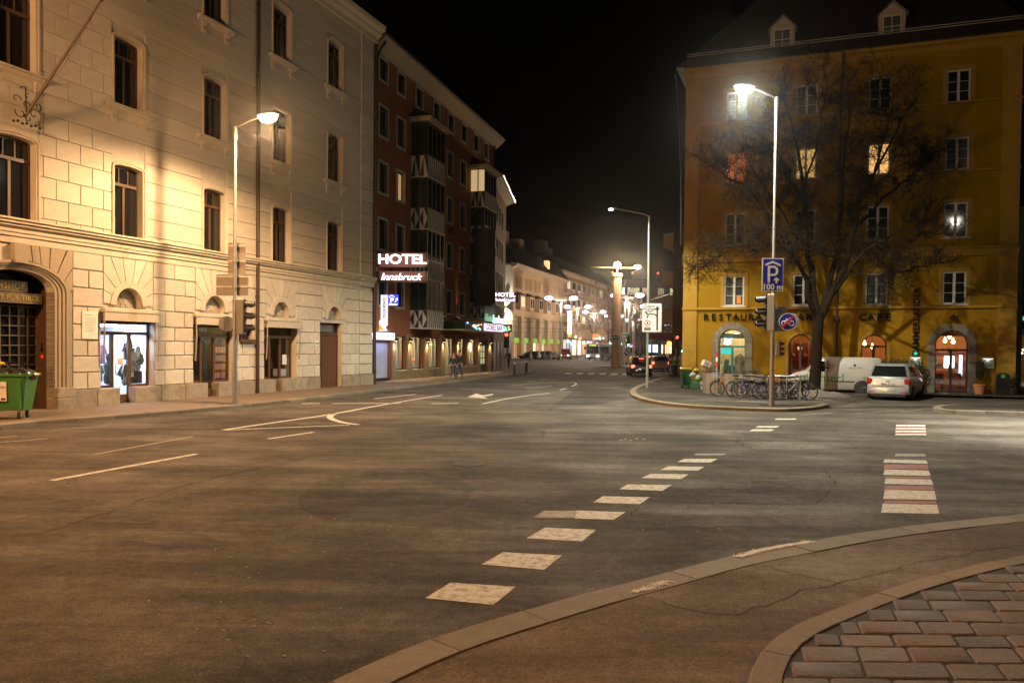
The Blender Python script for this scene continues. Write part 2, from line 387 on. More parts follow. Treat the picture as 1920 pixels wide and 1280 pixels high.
bedp = list(k2s) + [Vector((16, 4)), Vector((16, -4)), Vector((1.75, -4))]
flat('joint_bed', bedp, .079, mt['sand'], isle)
# setts in rows across, clipped by the kerb
def inside(pt, poly):
    c = False; j = len(poly) - 1
    for i in range(len(poly)):
        if (poly[i].y > pt.y) != (poly[j].y > pt.y) and pt.x < (poly[j].x - poly[i].x) * (pt.y - poly[i].y) / (poly[j].y - poly[i].y) + poly[i].x: c = not c
        j = i
    return c
def sett(x0, x1, y0, y1):
    j = .007; e = .03; x0 += j; x1 -= j; y0 += j; y1 -= j; rj = lambda: random.uniform(-.008, .008)
    z = .092 + random.uniform(-.006, .006)
    base = []
    for cx, cy, a0 in ((x1, y1, 0), (x0, y1, 90), (x0, y0, 180), (x1, y0, 270)):
        r = random.uniform(.012, .026); sx = -1 if cx == x1 else 1; sy = -1 if cy == y1 else 1
        for k in (0, 45, 90):
            a = rad(a0 + k); base.append((cx + sx*r + r*math.cos(a) + rj()*.5, cy + sy*r + r*math.sin(a) + rj()*.5))
    base = [(x + (y - y0)*.30, y) for x, y in base]
    mx_, my_ = (x0+x1)/2 + (y1-y0)*.15, (y0+y1)/2; n = len(base)
    lo = [(x, y, .05) for x, y in base]; mid = [(x, y, z - .012) for x, y in base]; hi = [(mx_ + (x-mx_)*(1-.010/max(.1, x1-mx_)), my_ + (y-my_)*(1-.010/max(.05, y1-my_)), z + rj()*.3) for x, y in base]
    mb = MB().add(lo + mid + hi, [(i, (i+1) % n, (i+1) % n + n, i + n) for i in range(n)] + [(i + n, (i+1) % n + n, (i+1) % n + 2*n, i + 2*n) for i in range(n)] + [tuple(range(2*n, 3*n))])
    o = part('paving_sett', mb, mt['sett'], isle, 40); return o
y = 3.9; row = 0; nset = 0
inb = [Vector((p.x, p.y)) for p in bedp]
while y < 8.9 and nset < 290:
    hgt = random.uniform(.24, .29); x = 1.2 + random.uniform(-.3, 0)
    while x < 6.6 and nset < 290:
        l = random.uniform(.34, .58); x0, x1 = x, x + l
        cs = [inside(Vector(c), inb) for c in ((x0+.02, y+.02), (x1-.02, y+.02), (x0+.02+.3*hgt, y+hgt-.02), (x1-.02+.3*hgt, y+hgt-.02))]
        if not all(cs):   # trim the left end against the kerb
            xa = x0
            while xa < x1 - .05 and not (inside(Vector((xa+.01, y+.02)), inb) and inside(Vector((xa+.01+.3*hgt, y+hgt-.02)), inb)): xa += .01
            x0 = xa; ok = x1 - x0 > .07 and inside(Vector((x1-.02+.3*hgt, y+hgt-.02)), inb)
        else: ok = True
        if ok: sett(x0, x1, y, y + hgt); nset += 1
        x = x1
    y += hgt

# --- painted markings (4 mm sheets that belong to the road)
def mark(pts, m='paint', z=.004, name='road_marking'): return flat(name, [G(*p).xy for p in pts], z, mt[m], ground)
def stroke(pts, wd, m='paint', z=.004, name='road_marking'):
    p = [G(*q).xy for q in pts]; p = smooth_path(p, 2) if len(p) > 2 else p
    if m == 'tar': p = [v + Vector((random.gauss(0, .03), random.gauss(0, .03))) for v in resample(p, .16)]
    nn = normals(p); n_ = len(p)
    return part(name, MB().add([(*(a + n*wd/2*(random.uniform(.2, 1.1) if m == 'tar' else 1)), z) for a, n in zip(p, nn)] + [(*(a - n*wd/2), z) for a, n in zip(p, nn)], [(i + n_, i + n_ + 1, i + 1, i) for i in range(n_ - 1)]), mt[m], ground)
for q in ([(797,1121),(845,1092),(967,1100),(925,1134)], [(903,1058),(943,1035),(1054,1041),(1020,1068)], [(987,1009),(1022,989),(1118,993),(1091,1015)],
          [(1078,972),(1080,957),(1173,960),(1150,974)], [(1112,942),(1130,930),(1218,932),(1200,945)], [(1161,917),(1177,908),(1259,909),(1242,920)],
          [(1203,896),(1220,888),(1291,889),(1277,898)], [(1238,881),(1253,874),(1321,875),(1309,882)], [(1270,866),(1283,860),(1346,860),(1332,867)],
          [(1405,808),(1412,804.5),(1452,804.5),(1445,808)], [(1416,801.5),(1422,798.5),(1462,798.5),(1456,801.5)], [(1452,786.5),(1456,784.5),(1494,784.5),(1490,786.5)]): mark(q)
mark([(1000,970),(1020,957.5),(1080,957.5),(1077,971)], 'paint_old')
mark([(1300,853),(1306,850.5),(1362,850.5),(1356,853)], 'paint_old')
zb = [(1652,1761,944,963), (1656,1756,918,937), (1658,1750,897,909), (1656,1745,880,892), (1656,1740,861,869)]
for i, (a, b_, t, u) in enumerate(zb): mark([(a, u-2), (a+3, t), (b_-4, t+2), (b_, u)])
for a, b_, t, u in ((1658,1756,938,943.5), (1658,1751,910,917.5), (1658,1746,893,896.5), (1657,1741,870,879)): mark([(a, u), (a+1, t), (b_-2, t+1), (b_, u+1)], 'paint_red')
mark([(1677,855),(1679,850.5),(1735,851),(1736,855.5)], 'paint_old')
for k in range(4): mark([(1678+k*.5, 815.5-5.6*k), (1679+k*.5, 813-5.6*k), (1736-k*.6, 813-5.6*k), (1737-k*.6, 815.5-5.6*k)])
for k in range(3): mark([(1678+k*.5, 812.6-5.6*k), (1679+k*.5, 810.3-5.6*k), (1736-k*.6, 810.3-5.6*k), (1737-k*.6, 812.6-5.6*k)], 'paint_red')
stroke([(97, 900.5), (230, 876), (368, 851)], .14); stroke([(178, 851.5), (362, 818)], .09, 'paint_old'); stroke([(503, 822.5), (588, 810)], .12)
stroke([(418, 806), (520, 791), (615, 778), (720, 758), (830, 740.5)], .16); stroke([(422, 806), (540, 801), (655, 796.5)], .12)
stroke([(672, 796), (648, 793), (628, 788), (618, 783), (619, 779), (628, 775)], .2)
stroke([(702, 747.5), (780, 739)], .16); stroke([(905, 757), (960, 745), (1030, 737)], .14)
for a, b_ in ((566, 600), (622, 752), (808, 860)): stroke([(a, 756.5), (b_, 756.2)], .22)
mark([(877, 744), (893, 737.5), (905, 741), (925, 738), (924, 740.5), (906, 743.5), (915, 747.5)])
stroke([(98, 806), (205, 798)], .1, 'paint_old'); stroke([(0, 820), (32, 817)], .1, 'paint_old'); stroke([(0, 829), (90, 822)], .1, 'paint_old')
stroke([(985, 728), (1035, 724)], .12); stroke([(960, 722), (1040, 716), (1074, 716), (1083, 720), (1072, 724)], .13); stroke([(1050, 731), (1062, 728.5)], .13)
for k in range(6): mark([(1058+21.5*k, 701+.3*k), (1061+21.5*k, 698.6+.3*k), (1073+21.5*k, 698.6+.3*k), (1070+21.5*k, 701+.3*k)])
for px, py in ((990, 716), (1012, 712), (1075, 690), (1110, 688), (1135, 692)): stroke([(px, py), (px + 14, py - 1.2)], .15)
for pts in ([(1540, 763), (1600, 757)], [(1600, 775), (1690, 769)], [(1690, 772), (1730, 767)], [(1500, 778), (1560, 774)], [(1585,768),(1640,768)]): stroke(pts, .07, 'paint_old')
# repair patches of other asphalt
mt['patch'] = asphalt('patched_asphalt', (.052, .043, .034), crack=False); mt['patch_pale'] = asphalt('pale_patched_asphalt', (.082, .072, .06), crack=False)
for q, m_ in (([(1230,905),(1400,888),(1540,880),(1570,905),(1530,945),(1350,943),(1180,938)], 'patch_pale'), ([(480,812),(620,798),(960,800),(1020,806),(1025,816),(960,823),(700,819)], 'patch'), ([(1388,818),(1382,828),(1425,847),(1690,838),(1900,818),(1640,806)], 'patch_pale'), ([(250,806),(400,806),(660,799),(700,790),(520,780),(430,786)], 'patch'), ([(1090,722),(1200,735),(1180,750),(1028,770),(1060,745)], 'patch'), ([(600,900),(760,880),(900,905),(860,960),(640,985),(540,945)], 'patch')):
    flat('asphalt_patch', smooth_path([G(*p).xy for p in q + q[:1]], 1), .0015, mt[m_], ground)
# tar seams and manholes
for pts, wd in (([(1388, 818), (1382, 828), (1400, 838), (1425, 847)], .05), ([(1425, 847), (1560, 842), (1680, 835)], .04), ([(1545, 880), (1570, 905), (1560, 918), (1530, 945)], .03), ([(1180, 938), (1330, 943), (1530, 945)], .025),
                ([(1188, 953), (1182, 965)], .03), ([(300, 855), (190, 880), (60, 930)], .03), ([(560, 862), (430, 888), (330, 915), (110, 992), (45, 1003)], .035), ([(600, 855), (780, 845), (830, 838)], .02), ([(480, 812), (500, 817), (640, 818), (960, 822)], .03),
                ([(1200, 735), (1090, 722), (1060, 745), (1028, 770)], .05), ([(960, 798), (1020, 805), (1025, 818), (960, 824), (870, 818)], .03), ([(1420, 1061), (1500, 1078), (1590, 1096)], .022), ([(1240, 1128), (1300, 1148), (1370, 1155)], .02), ([(1370, 1155), (1480, 1120), (1620, 1080), (1800, 1040), (1920, 1022)], .016), ([(0, 980), (300, 920), (520, 870)], .02)):
    stroke(pts, wd*.55, 'tar', .0085 if pts[0][1] > 1060 or pts[0][0] in (1370, 1240, 1420) else .003, 'tar_seam')
mt['cast'] = M('cast_iron_cover', (.05, .042, .035), .55, .4, 30, .5, 60, metal=.4)
for px, py, r in ((925, 795, .42), (880, 870, .3), (935, 822, .35), (858, 807, .25), (570, 795, .22)):
    c = G(px, py); o = part('manhole_cover', MB().lathe([(r, 0), (r, .006), (r*.9, .007), (r*.88, .004)], (0, 0, 0), 24), mt['cast'], ground, loc=(c.x, c.y, 0))
for px, py in ((1168, 824), (1178, 826), (1190, 823), (1203, 824), (1160, 826)):  # studs of a worn traffic loop
    mark([(px, py), (px+3, py-1.2), (px+8, py-1.2), (px+5, py)], 'paint_old')
# pale grit and salt scattered over the foreground
mb = MB()
for _ in range(90):
    cx, cy = random.choice(((480, 1050), (540, 1120), (500, 1160), (620, 1020), (1300, 930), (430, 1180), (1250, 960)))
    p = G(random.gauss(cx, 70), min(1270, random.gauss(cy, 40))); s_ = random.uniform(.003, .011); a = random.uniform(0, 3.1)
    q = [(p.x + s_*(1+random.random())*math.cos(a+k*1.57), p.y + s_*math.sin(a+k*1.57)) for k in range(4)]
    mb.hprism(q, 0, random.uniform(.003, .009))
o = part('road_grit', mb, M('pale_grit', (.42, .38, .32), .8, .3, 40)); struct(o, 'stuff'); o['label'] = 'pale grit scattered over the asphalt in the foreground'
# salt crust and slush lying on the kerb strip
def slush(name, pts, z, n, sz, label, hgt=.012, m=None):
    mb = MB()
    for i in range(n):
        k = random.randrange(len(pts) - 1); u = random.random(); a = Vector(pts[k]).lerp(Vector(pts[k+1]), u); q = a + Vector((random.gauss(0, max(.03, sz*2.2)), random.gauss(0, max(.018, sz))))
        s_ = random.uniform(.25, 1) * sz; rr = [random.uniform(.6, 1.2) for _ in range(7)]
        ring = [(q.x + s_*1.8*rr[j]*math.cos(j*.8976), q.y + s_*rr[j]*math.sin(j*.8976)) for j in range(7)]
        b = len(mb.v); mb.v += [(x, y_, z) for x, y_ in ring] + [(q.x, q.y, z + hgt*random.uniform(.3, 1))]; mb.f += [(b+j, b+(j+1) % 7, b+7) for j in range(7)]
    o = part(name, mb, m or mt['snow'], None, 60); struct(o, 'stuff'); o['label'] = label; return o
mt['salt'] = M('white_salt_crust', (.85, .85, .85), .8, .3, 60, .5, 90)
slush('salt_crust', [G(1385, 1046).xy, G(1420, 1035).xy, G(1470, 1025).xy, G(1520, 1017).xy], .018, 1500, .009, 'white salt crust on the pale kerb stones', .004, mt['salt'])
slush('salt_streak', [G(1192, 1112).xy, G(1225, 1102).xy, G(1250, 1092).xy], .018, 420, .008, 'small white salt streak at the edge of the kerb strip', .005, mt['salt'])
# ================================================================== LAMPS OF THE STREET
mt['lamp_warm'] = E('sodium_glass', (1.0, .80, .50), 30)
mt['lamp_cool'] = E('metal_halide_glass', (1.0, 1.0, .78), 34)
mt['lamp_violet'] = E('far_lamp_glass', (1.0, .72, .98), 9)
def spot(parent, loc, col, power, half=78, blend=.25, size=.12, name='lamp_light', aim=None):
    l = bpy.data.lights.new(name, 'SPOT'); l.color = col; l.energy = power; l.spot_size = rad(half * 2); l.spot_blend = blend; l.shadow_soft_size = size
    o = link(name, l, parent, loc)
    if aim is not None: o.rotation_euler = Vector(aim).to_track_quat('-Z', 'Y').to_euler()
    return o
def point(parent, loc, col, power, size=.1, name='lamp_light'):
    l = bpy.data.lights.new(name, 'POINT'); l.color = col; l.energy = power; l.shadow_soft_size = size; return link(name, l, parent, loc)
SODIUM = (1.0, .60, .29); COOL = (1.0, .94, .72)
def street_lamp(base, H, arm, rz, glassm, col, power, label, half=76, blend=.3, rise=.25, scat=.03):
    t = thing('street_lamp', label, 'street lamp', base, rz, 'tall grey street lamps on tapered poles')
    part('pole', MB().tube([(0,0,0), (0,0,1.1)], .095, 12).tube([(0,0,1.1), (0,0,3.6)], .078, 12).tube([(0,0,3.6), (0,0,6.6)], .062, 12).tube([(0,0,6.6), (0,0,H)], [.052, .045], 12), mt['steel'], t, 35)
    part('collar', MB().tube([(0,0,1.06), (0,0,1.14)], .105, 12), mt['steel'], t, 35); part('collar', MB().tube([(0,0,3.56), (0,0,3.63)], .086, 12), mt['steel'], t, 35)
    part('collar', MB().tube([(0,0,6.57), (0,0,6.63)], .07, 12), mt['steel'], t, 35)
    part('arm', MB().tube([(0,0,H-.42), (0,0,H)], .07, 10).tube([(0,0,H-.05), (arm*.5,0,H+rise*.6), (arm-.2,0,H+rise)], .035, 8), mt['sheet'], t, 35)
    # cobra-head luminaire: housing shell above, glass bowl under it
    prof = [(-.42, .07), (-.25, .16), (.05, .2), (.3, .17), (.42, .08)]
    secs = []
    for x, w_ in prof:
        secs.append([(arm + x, w_*math.cos(a), H + rise + (.13*w_/.2)*math.sin(a)) for a in [math.pi*k/8 for k in range(9)]])
    part('housing', MB().loft(secs), mt['sheet'], t, 50)
    b = MB(); 
    prof2 = [(-.36, .05), (-.24, .14), (.05, .185), (.28, .15), (.38, .06)]; secs = []
    for x, w_ in prof2:
        secs.append([(arm + x, w_*math.cos(a), H + rise - .006 + (.26*w_/.185)*math.sin(a)) for a in [-math.pi*k/8 for k in range(9)]])
    part('glass_bowl', b.loft(secs), glassm, t, 50)
    spot(t, (arm, 0, H + rise - .32), col, power, half, blend); point(t, (arm, 0, H + rise - .30), col, power*scat, .1 if scat < 1 else .7, 'bowl_scatter')
    return t
def aim_rz(v): return math.atan2(v[1], v[0])
nL = LP.n
bl = G(440, 757, .12)
lampL = street_lamp(bl, 9.62, 1.35, aim_rz(nL), mt['lamp_warm'], SODIUM, 6400, 'street lamp with glowing warm head in front of the pale stone facade', 86, .42, scat=.05)
br = G(1446, 760, .12)
lampR = street_lamp(br, 11.4, 1.32, rad(195), mt['lamp_cool'], COOL, 11800, 'street lamp with greenish white head beside the bare tree', 78, .35, scat=.06)
# the same row of lamps goes on outside the picture
street_lamp(LP.w(-31.5, 3.4, .12), 9.62, 1.35, aim_rz(nL), mt['lamp_warm'], (1.0, .50, .20), 1800, 'street lamp further back along the stone building, out of view', 84, .3, scat=4.6)
street_lamp(Vector((19.5, 20.0, .0)), 11.4, 1.32, rad(150), mt['lamp_cool'], (1, .93, .78), 32000, 'street lamp by the crossing at the right, out of view', 40, .8, scat=.01)
street_lamp(Vector((19.5, 67.0, .12)), 10.5, 1.32, rad(180), mt['lamp_warm'], SODIUM, 9000, 'street lamp hidden behind the corner of the yellow building', 80, .3)
street_lamp(Vector((7.5, -7.0, .09)), 10.5, 1.32, rad(120), mt['lamp_warm'], (1.0, .48, .19), 3300, 'street lamp on the cobbled corner behind the viewer, out of view', 84, .3)
# ================================================================== BUILDING TOOLS
def tess(outer, holes, y=0.0):
    loops = [outer] + holes
    tri = tessellate_polygon([[Vector((x, z, 0)) for x, z in l] for l in loops])
    flatp = [p for l in loops for p in l]; vs_ = [(x, y, z) for x, z in flatp]; fs = []
    for a, b_, c in tri:
        n = (Vector(vs_[b_]) - Vector(vs_[a])).cross(Vector(vs_[c]) - Vector(vs_[a])).y
        fs.append((a, b_, c) if n < 0 else (a, c, b_))
    return vs_, fs
def facade(outer, holes, depth, y=0.0):
    mb = MB(); mb.add(*tess(outer, holes, y))
    for l in holes:
        a = sum(l[i][0]*l[(i+1) % len(l)][1] - l[(i+1) % len(l)][0]*l[i][1] for i in range(len(l)))
        l = l if a < 0 else l[::-1]; n = len(l)
        mb.add([(x, y, z) for x, z in l] + [(x, y+depth, z) for x, z in l], [(i, (i+1) % n, (i+1) % n + n, i + n)[::-1] for i in range(n)])
    return mb
def rect(x0, x1, z0, z1): return [(x0, z0), (x1, z0), (x1, z1), (x0, z1)]
def arch(cx, hw, z0, zs, rise, n=12):     # jambs up to zs, then an elliptic head
    return [(cx-hw, z0), (cx+hw, z0)] + [(cx + hw*math.cos(math.pi*k/n), zs + rise*math.sin(math.pi*k/n)) for k in range(n+1)]
def shell(mb, x0, x1, y0, y1, z0, z1):    # the other sides of a building box (no front)
    v = [(x0,y0,z0),(x1,y0,z0),(x1,y1,z0),(x0,y1,z0),(x0,y0,z1),(x1,y0,z1),(x1,y1,z1),(x0,y1,z1)]
    return mb.add(v, [(4,5,6,7),(1,2,6,5),(2,3,7,6),(3,0,4,7)])
def ringseg(cx, cz, r0, r1, a0, a1, y0, y1, n=4, ex=1.0):
    p = [(cx + r1*math.cos(a0+(a1-a0)*k/n), cz + r1*ex*math.sin(a0+(a1-a0)*k/n)) for k in range(n+1)] + [(cx + r0*math.cos(a1-(a1-a0)*k/n), cz + r0*ex*math.sin(a1-(a1-a0)*k/n)) for k in range(n+1)]
    return MB().prism(p, y0, y1)
# unit ashlar block, chamfered on its street side, scaled per stone (x and z from 0 to 1, y from -1 to 0)
def unit_block(m, name, ch):
    c = ch; v = [(0,0,0),(1,0,0),(1,0,1),(0,0,1),(0,-.6,0),(1,-.6,0),(1,-.6,1),(0,-.6,1),(c,-1,c*1.6),(1-c,-1,c*1.6),(1-c,-1,1-c*1.6),(c,-1,1-c*1.6)]
    f = [(0,1,5,4),(1,2,6,5),(2,3,7,6),(3,0,4,7),(4,5,9,8),(5,6,10,9),(6,7,11,10),(7,4,8,11),(8,9,10,11)]
    return MB().add(v, f).mesh(name, m)

# ================================================================== PALE STONE BUILDING (left)
BL = thing('stone_office_building', 'tall pale limestone building with arched shop bays along the left pavement', 'building', LP.w(0, 0, 0), LP.rz)
BAY = [-16.08, -11.87, -7.66, -3.45]; ROWS = [(5.87, 8.2), (10.25, 12.55), (14.8, 17.02)]
XC = -20.25
X0, X1 = -34.0, .18
ashlar = unit_block(mt['stone'], 'ashlar_block', .012); rust = unit_block(mt['stone'], 'rusticated_block', .02)
holes = []
for c in [XC] + BAY:
    for i, (a, b_) in enumerate(ROWS):
        hw = .60 if c != XC else .68; holes.append(arch(c, hw, a, b_ - .02, .10, 6))
for c in BAY[:3]: holes.append(rect(c-1.15, c+1.15, .1, 2.95)); holes.append(arch(c, .56, 3.34, 3.5, .62, 12))
holes.append(rect(BAY[3]-1.2, BAY[3]+.72, .05, 3.30)); holes.append(arch(BAY[3], .56, 3.42, 3.5, .62, 12))
holes.append(arch(-20.15, 1.2, .05, 3.75, .62, 12)); holes.append(rect(-10.44, -9.55, 2.31, 2.8))
mb = facade(rect(X0, X1, -.3, 18.7), holes, .32); shell(mb, X0, X1, 0, 14, -.3, 18.7)
part('wall', mb, mt['stone'], BL)
nblk = 0
def block(x0, x1, z0, z1, mesh, th, g, name='ashlar_block'):
    global nblk
    o = link(name, mesh, BL, (x0 + g, 0, z0 + g), None, (x1-x0-2*g, th, z1-z0-2*g)); nblk += 1
def minus(a, b_, cuts):
    segs = [(a, b_)]
    for c0, c1 in cuts:
        out = []
        for s0, s1 in segs:
            if c1 <= s0 or c0 >= s1: out.append((s0, s1)); continue
            if c0 > s0: out.append((s0, c0))
            if c1 < s1: out.append((c1, s1))
        segs = out
    return segs
# upper wall: courses of 0.64 m
zc = 5.99 - .64; k = 0
while zc < 18.3:
    za, zb_ = max(zc, 5.86), min(zc + .64, 18.45); cuts = []
    for c in [XC] + BAY:
        hw = .70 if c != XC else .80
        for r0_, r1_ in ROWS:
            if zb_ > r0_ - (.02) and za < r1_ + .38: cuts.append((c - hw, c + hw))
    for s0, s1 in minus(-22.6, -1.1, cuts):
        if s1 < -15.0:
            off = .44 * (k % 2); n = math.floor((s0 + 40 - off) / .88); x = s0
            while x < s1 - .01:
                n += 1; nx = min(s1, n*.88 - 40 + off)
                if nx - x > .05:
                    if s1 - nx < .12: nx = s1
                    block(x, nx, za, zb_, ashlar, .04, .008)
                x = nx
        else: block(s0, s1, za, zb_, ashlar, .04, .008)
    block(-1.08, .16, za, zb_, ashlar, .09, .008)
    zc += .64; k += 1
# ground floor: rusticated courses
GZ = [.68, 1.23, 1.76, 2.28, 2.79, 3.37, 3.98, 4.56, 5.12]
for i in range(8):
    za, zb_ = GZ[i], GZ[i+1]; cuts = [(-23, -18.33)]
    for j, c in enumerate(BAY):
        if j < 3 and za < 2.9: cuts.append((c - 1.15, c + 1.15))
        if j < 3 and za >= 2.79 and za < 3.3: cuts.append((c - 1.15, c + 1.15))
        if j == 3 and za < 3.3: cuts.append((c - 1.2, c + .72))
        if za > 3.3: cuts.append((c - 1.065, c + 1.065))
    if za < 2.8 and zb_ > 2.3: cuts.append((-10.46, -9.53))
    for s0, s1 in minus(-18.33, -1.1, cuts):
        L_ = s1 - s0; n = max(1, round(L_ / 1.0))
        if i % 2 == 0 and n > 1: bp = [s0] + [s0 + L_*(q+.5)/n for q in range(n)] + [s1]
        elif i % 2 == 0 and L_ > .9: bp = [s0, s0 + L_*.52, s1]
        else: bp = [s0 + L_*q/n for q in range(n+1)]
        for a, b_ in zip(bp, bp[1:]): block(a, b_, za, zb_, rust, .06, .017, 'rusticated_block')
    block(-1.06, .17, za, zb_, rust, .1, .017, 'rusticated_block')
# voussoirs over the shop arches
for c in BAY:
    A = [0, .24, .44, .56, 1.44, 1.56, 1.76, 2.0]
    def bound(a):
        dx, dz = math.cos(a), math.sin(a); t = min(1.05/abs(dx) if abs(dx) > 1e-6 else 99, (5.10-3.5)/dz if dz > 1e-6 else 99); return (c + dx*t, 3.5 + dz*t)
    angs = [0.03, .34, .64, .90, 1.30, math.pi/2 + .27]
    angs = [.03, .429, .79, 1.12, 1.40, 1.74, 2.02, 2.352, 2.713, 3.11]
    for a0, a1 in zip(angs, angs[1:]):
        g = .016; p = [(c + .80*math.cos(a0+g+(a1-a0-2*g)*q/4), 3.5 + .80*math.sin(a0+g+(a1-a0-2*g)*q/4)) for q in range(5)]
        q0, q1 = bound(a0 + g*.5), bound(a1 - g*.5); ext = [q1]
        for cx_, cz_ in ((c+1.05, 5.10), (c-1.05, 5.10)):
            aa = math.atan2(cz_-3.5, cx_-c)
            if a0 < aa < a1: ext.append((cx_, cz_))
        part('voussoir', MB().prism(p + ext + [q0], -.055, 0), mt['stone'], BL)
    ar = MB(); 
    ar.prism([(c + .79*math.cos(math.pi*k/20), 3.5 + .82*math.sin(math.pi*k/20)) for k in range(21)] + [(c + .57*math.cos(math.pi*k/20), 3.5 + .61*math.sin(math.pi*k/20)) for k in range(20, -1, -1)], -.09, .01)
    part('arch_surround', ar, mt['stone_trim'], BL)
    lu = MB().prism(arch(c, .56, 3.3, 3.5, .62, 12), .22, .26)
    fan = part('fanlight', lu, M('fanlight_plaster', (.34, .30, .235), .8), BL)
    rb = MB()
    for k in range(9):
        a = math.pi*(k+.5)/9; rb.tube([(c+.12*math.cos(a), .212, 3.46+.12*math.sin(a)), (c+.53*math.cos(a), .212, 3.46+.58*math.sin(a))], .012, 5)
    rb.torus((c, .21, 3.46), .12, .015, 16, 5); part('fan_rib', rb, mt['stone_trim'], fan)
    if c != BAY[3]:
        part('lintel', MB().box(c-1.16, c+1.16, -.03, .30, 2.95, 3.36), mt['stone_trim'], BL)
part('frieze', MB().box(X0, -1.1, -.055, 0, 5.13, 5.32), mt['stone_trim'], BL)
# string cornice, profile pushed along the facade
def cornice(x0, x1, y, prof, name='cornice', m='stone_trim'):
    return part(name, MB().sprism([(y, prof[0][1])] + [(y - a, z) for a, z in prof] + [(y, prof[-1][1])], x0, x1), mt[m], BL)
prof = [(.02, 5.32), (.07, 5.34), (.07, 5.42), (.10, 5.45), (.10, 5.56), (.19, 5.62), (.19, 5.68), (.25, 5.70), (.25, 5.76), (.30, 5.79), (.30, 5.845), (.03, 5.875)]
cornice(X0, -1.12, -.03, prof); cornice(-1.12, .22, -.075, prof)
eprof = [(.02, 18.45), (.10, 18.5), (.12, 18.72), (.30, 18.85), (.32, 18.98), (.55, 19.08), (.60, 19.3), (.1, 19.38)]
cornice(X0, .5, -.04, eprof, 'eaves_cornice')
part('roof', MB().sprism([(-.4, 19.38), (5, 23.5), (10, 23.5), (14.2, 19.38)], X0, .3), M('dark_roof_tiles', (.03, .026, .024), .7, .3, 15, .4, 40), BL)
# granite plinth stones
for s0, s1 in ((-18.33, BAY[0]-.42), (BAY[0]+.22, BAY[1]-.42), (BAY[1]+.17, BAY[2]-.42), (BAY[2]+.04, BAY[3]-1.22), (BAY[3]+.74, -1.1)):
    n = max(1, round((s1 - s0)/1.1))
    for k in range(n): part('plinth_stone', MB().bbox(s0+(s1-s0)*k/n+.006, s0+(s1-s0)*(k+1)/n-.006, -.11, .28, -.1, .675, .015), mt['granite'], BL)
part('plinth_stone', MB().bbox(-1.09, .2, -.16, .0, -.1, .675, .015), mt['granite'], BL)
# windows -----------------------------------------------------------------
def window_unit(parent, c, z0, z1, hw, sill, big=False):
    w_ = link('window', None, parent, (c, 0, z0)); H = z1 - z0
    # moulded surround with a flat arched head
    def band(a, b_, y): 
        n = 8; o_ = [(-b_, 0), (-b_, H)] + [(b_*math.cos(math.pi - math.pi*k/n), H + (.10 + (b_-hw)*1.25)*math.sin(math.pi*k/n)) for k in range(1, n)] + [(b_, H), (b_, 0)]
        i_ = [(a, 0), (a, H)] + [(a*math.cos(math.pi*k/n), H + (.09 + (a-hw)*1.25)*math.sin(math.pi*k/n)) for k in range(1, n)] + [(-a, H), (-a, 0)]
        return MB().prism(o_ + i_, y, .0)
    part('surround', band(hw, hw+.06, -.055), mt['stone_trim'], w_); part('surround', band(hw+.06, hw+.115, -.09), mt['stone_trim'], w_)
    f = MB(); t = .055; y0, y1 = .2, .27; ht = H*.74
    f.box(-hw, -hw+t, y0, y1, 0, H+.1).box(hw-t, hw, y0, y1, 0, H+.1).box(-hw+t, hw-t, y0, y1, 0, t).box(-hw+t, hw-t, y0, y1, H+.0, H+.1).box(-hw+t, hw-t, y0-.03, y1, ht, ht+.1).box(-.045, .045, y0, y1, t, ht)
    f.box(-.21, -.17, y0+.01, y1, ht+.1, H).box(.17, .21, y0+.01, y1, ht+.1, H)
    part('frame', f, mt['wood_dark'], w_)
    for a, b_, c0, c1 in ((-hw+t, -.045, t, ht), (.045, hw-t, t, ht), (-hw+t, -.21, ht+.1, H), (-.17, .17, ht+.1, H), (.21, hw-t, ht+.1, H)):
        part('pane', MB().box(a, b_, y0+.04, y0+.05, c0, c1), mt['pane'], w_)
    if sill:
        part('sill', MB().sprism([(0, -.42), (-.03, -.42), (-.03, -.2), (-.12, -.12), (-.16, -.06), (-.24, -.05), (-.24, .01), (0, .03)], -hw-.38, hw+.38), mt['stone_trim'], w_)
        for s_ in (-1, 1): part('bracket', MB().sprism([(0, -.62), (-.06, -.6), (-.12, -.48), (-.06, -.36), (-.15, -.2), (0, -.16)], s_*(hw+.05)-.1, s_*(hw+.05)+.1), mt['stone_trim'], w_)
    return w_
pw = [window_unit(BL, BAY[0], ROWS[0][0], ROWS[0][1], .60, False), window_unit(BL, BAY[0], ROWS[1][0], ROWS[1][1], .60, True)]
pz = [window_unit(BL, XC, ROWS[0][0], ROWS[0][1], .68, False), window_unit(BL, XC, ROWS[1][0], ROWS[1][1], .68, True)]
for c in BAY:
    for i in range(3):
        if c == BAY[0] and i < 2: continue
        copy_tree(pw[min(i, 1)], BL, (c, 0, ROWS[i][0]))
copy_tree(pz[1], BL, (XC, 0, ROWS[2][0]))
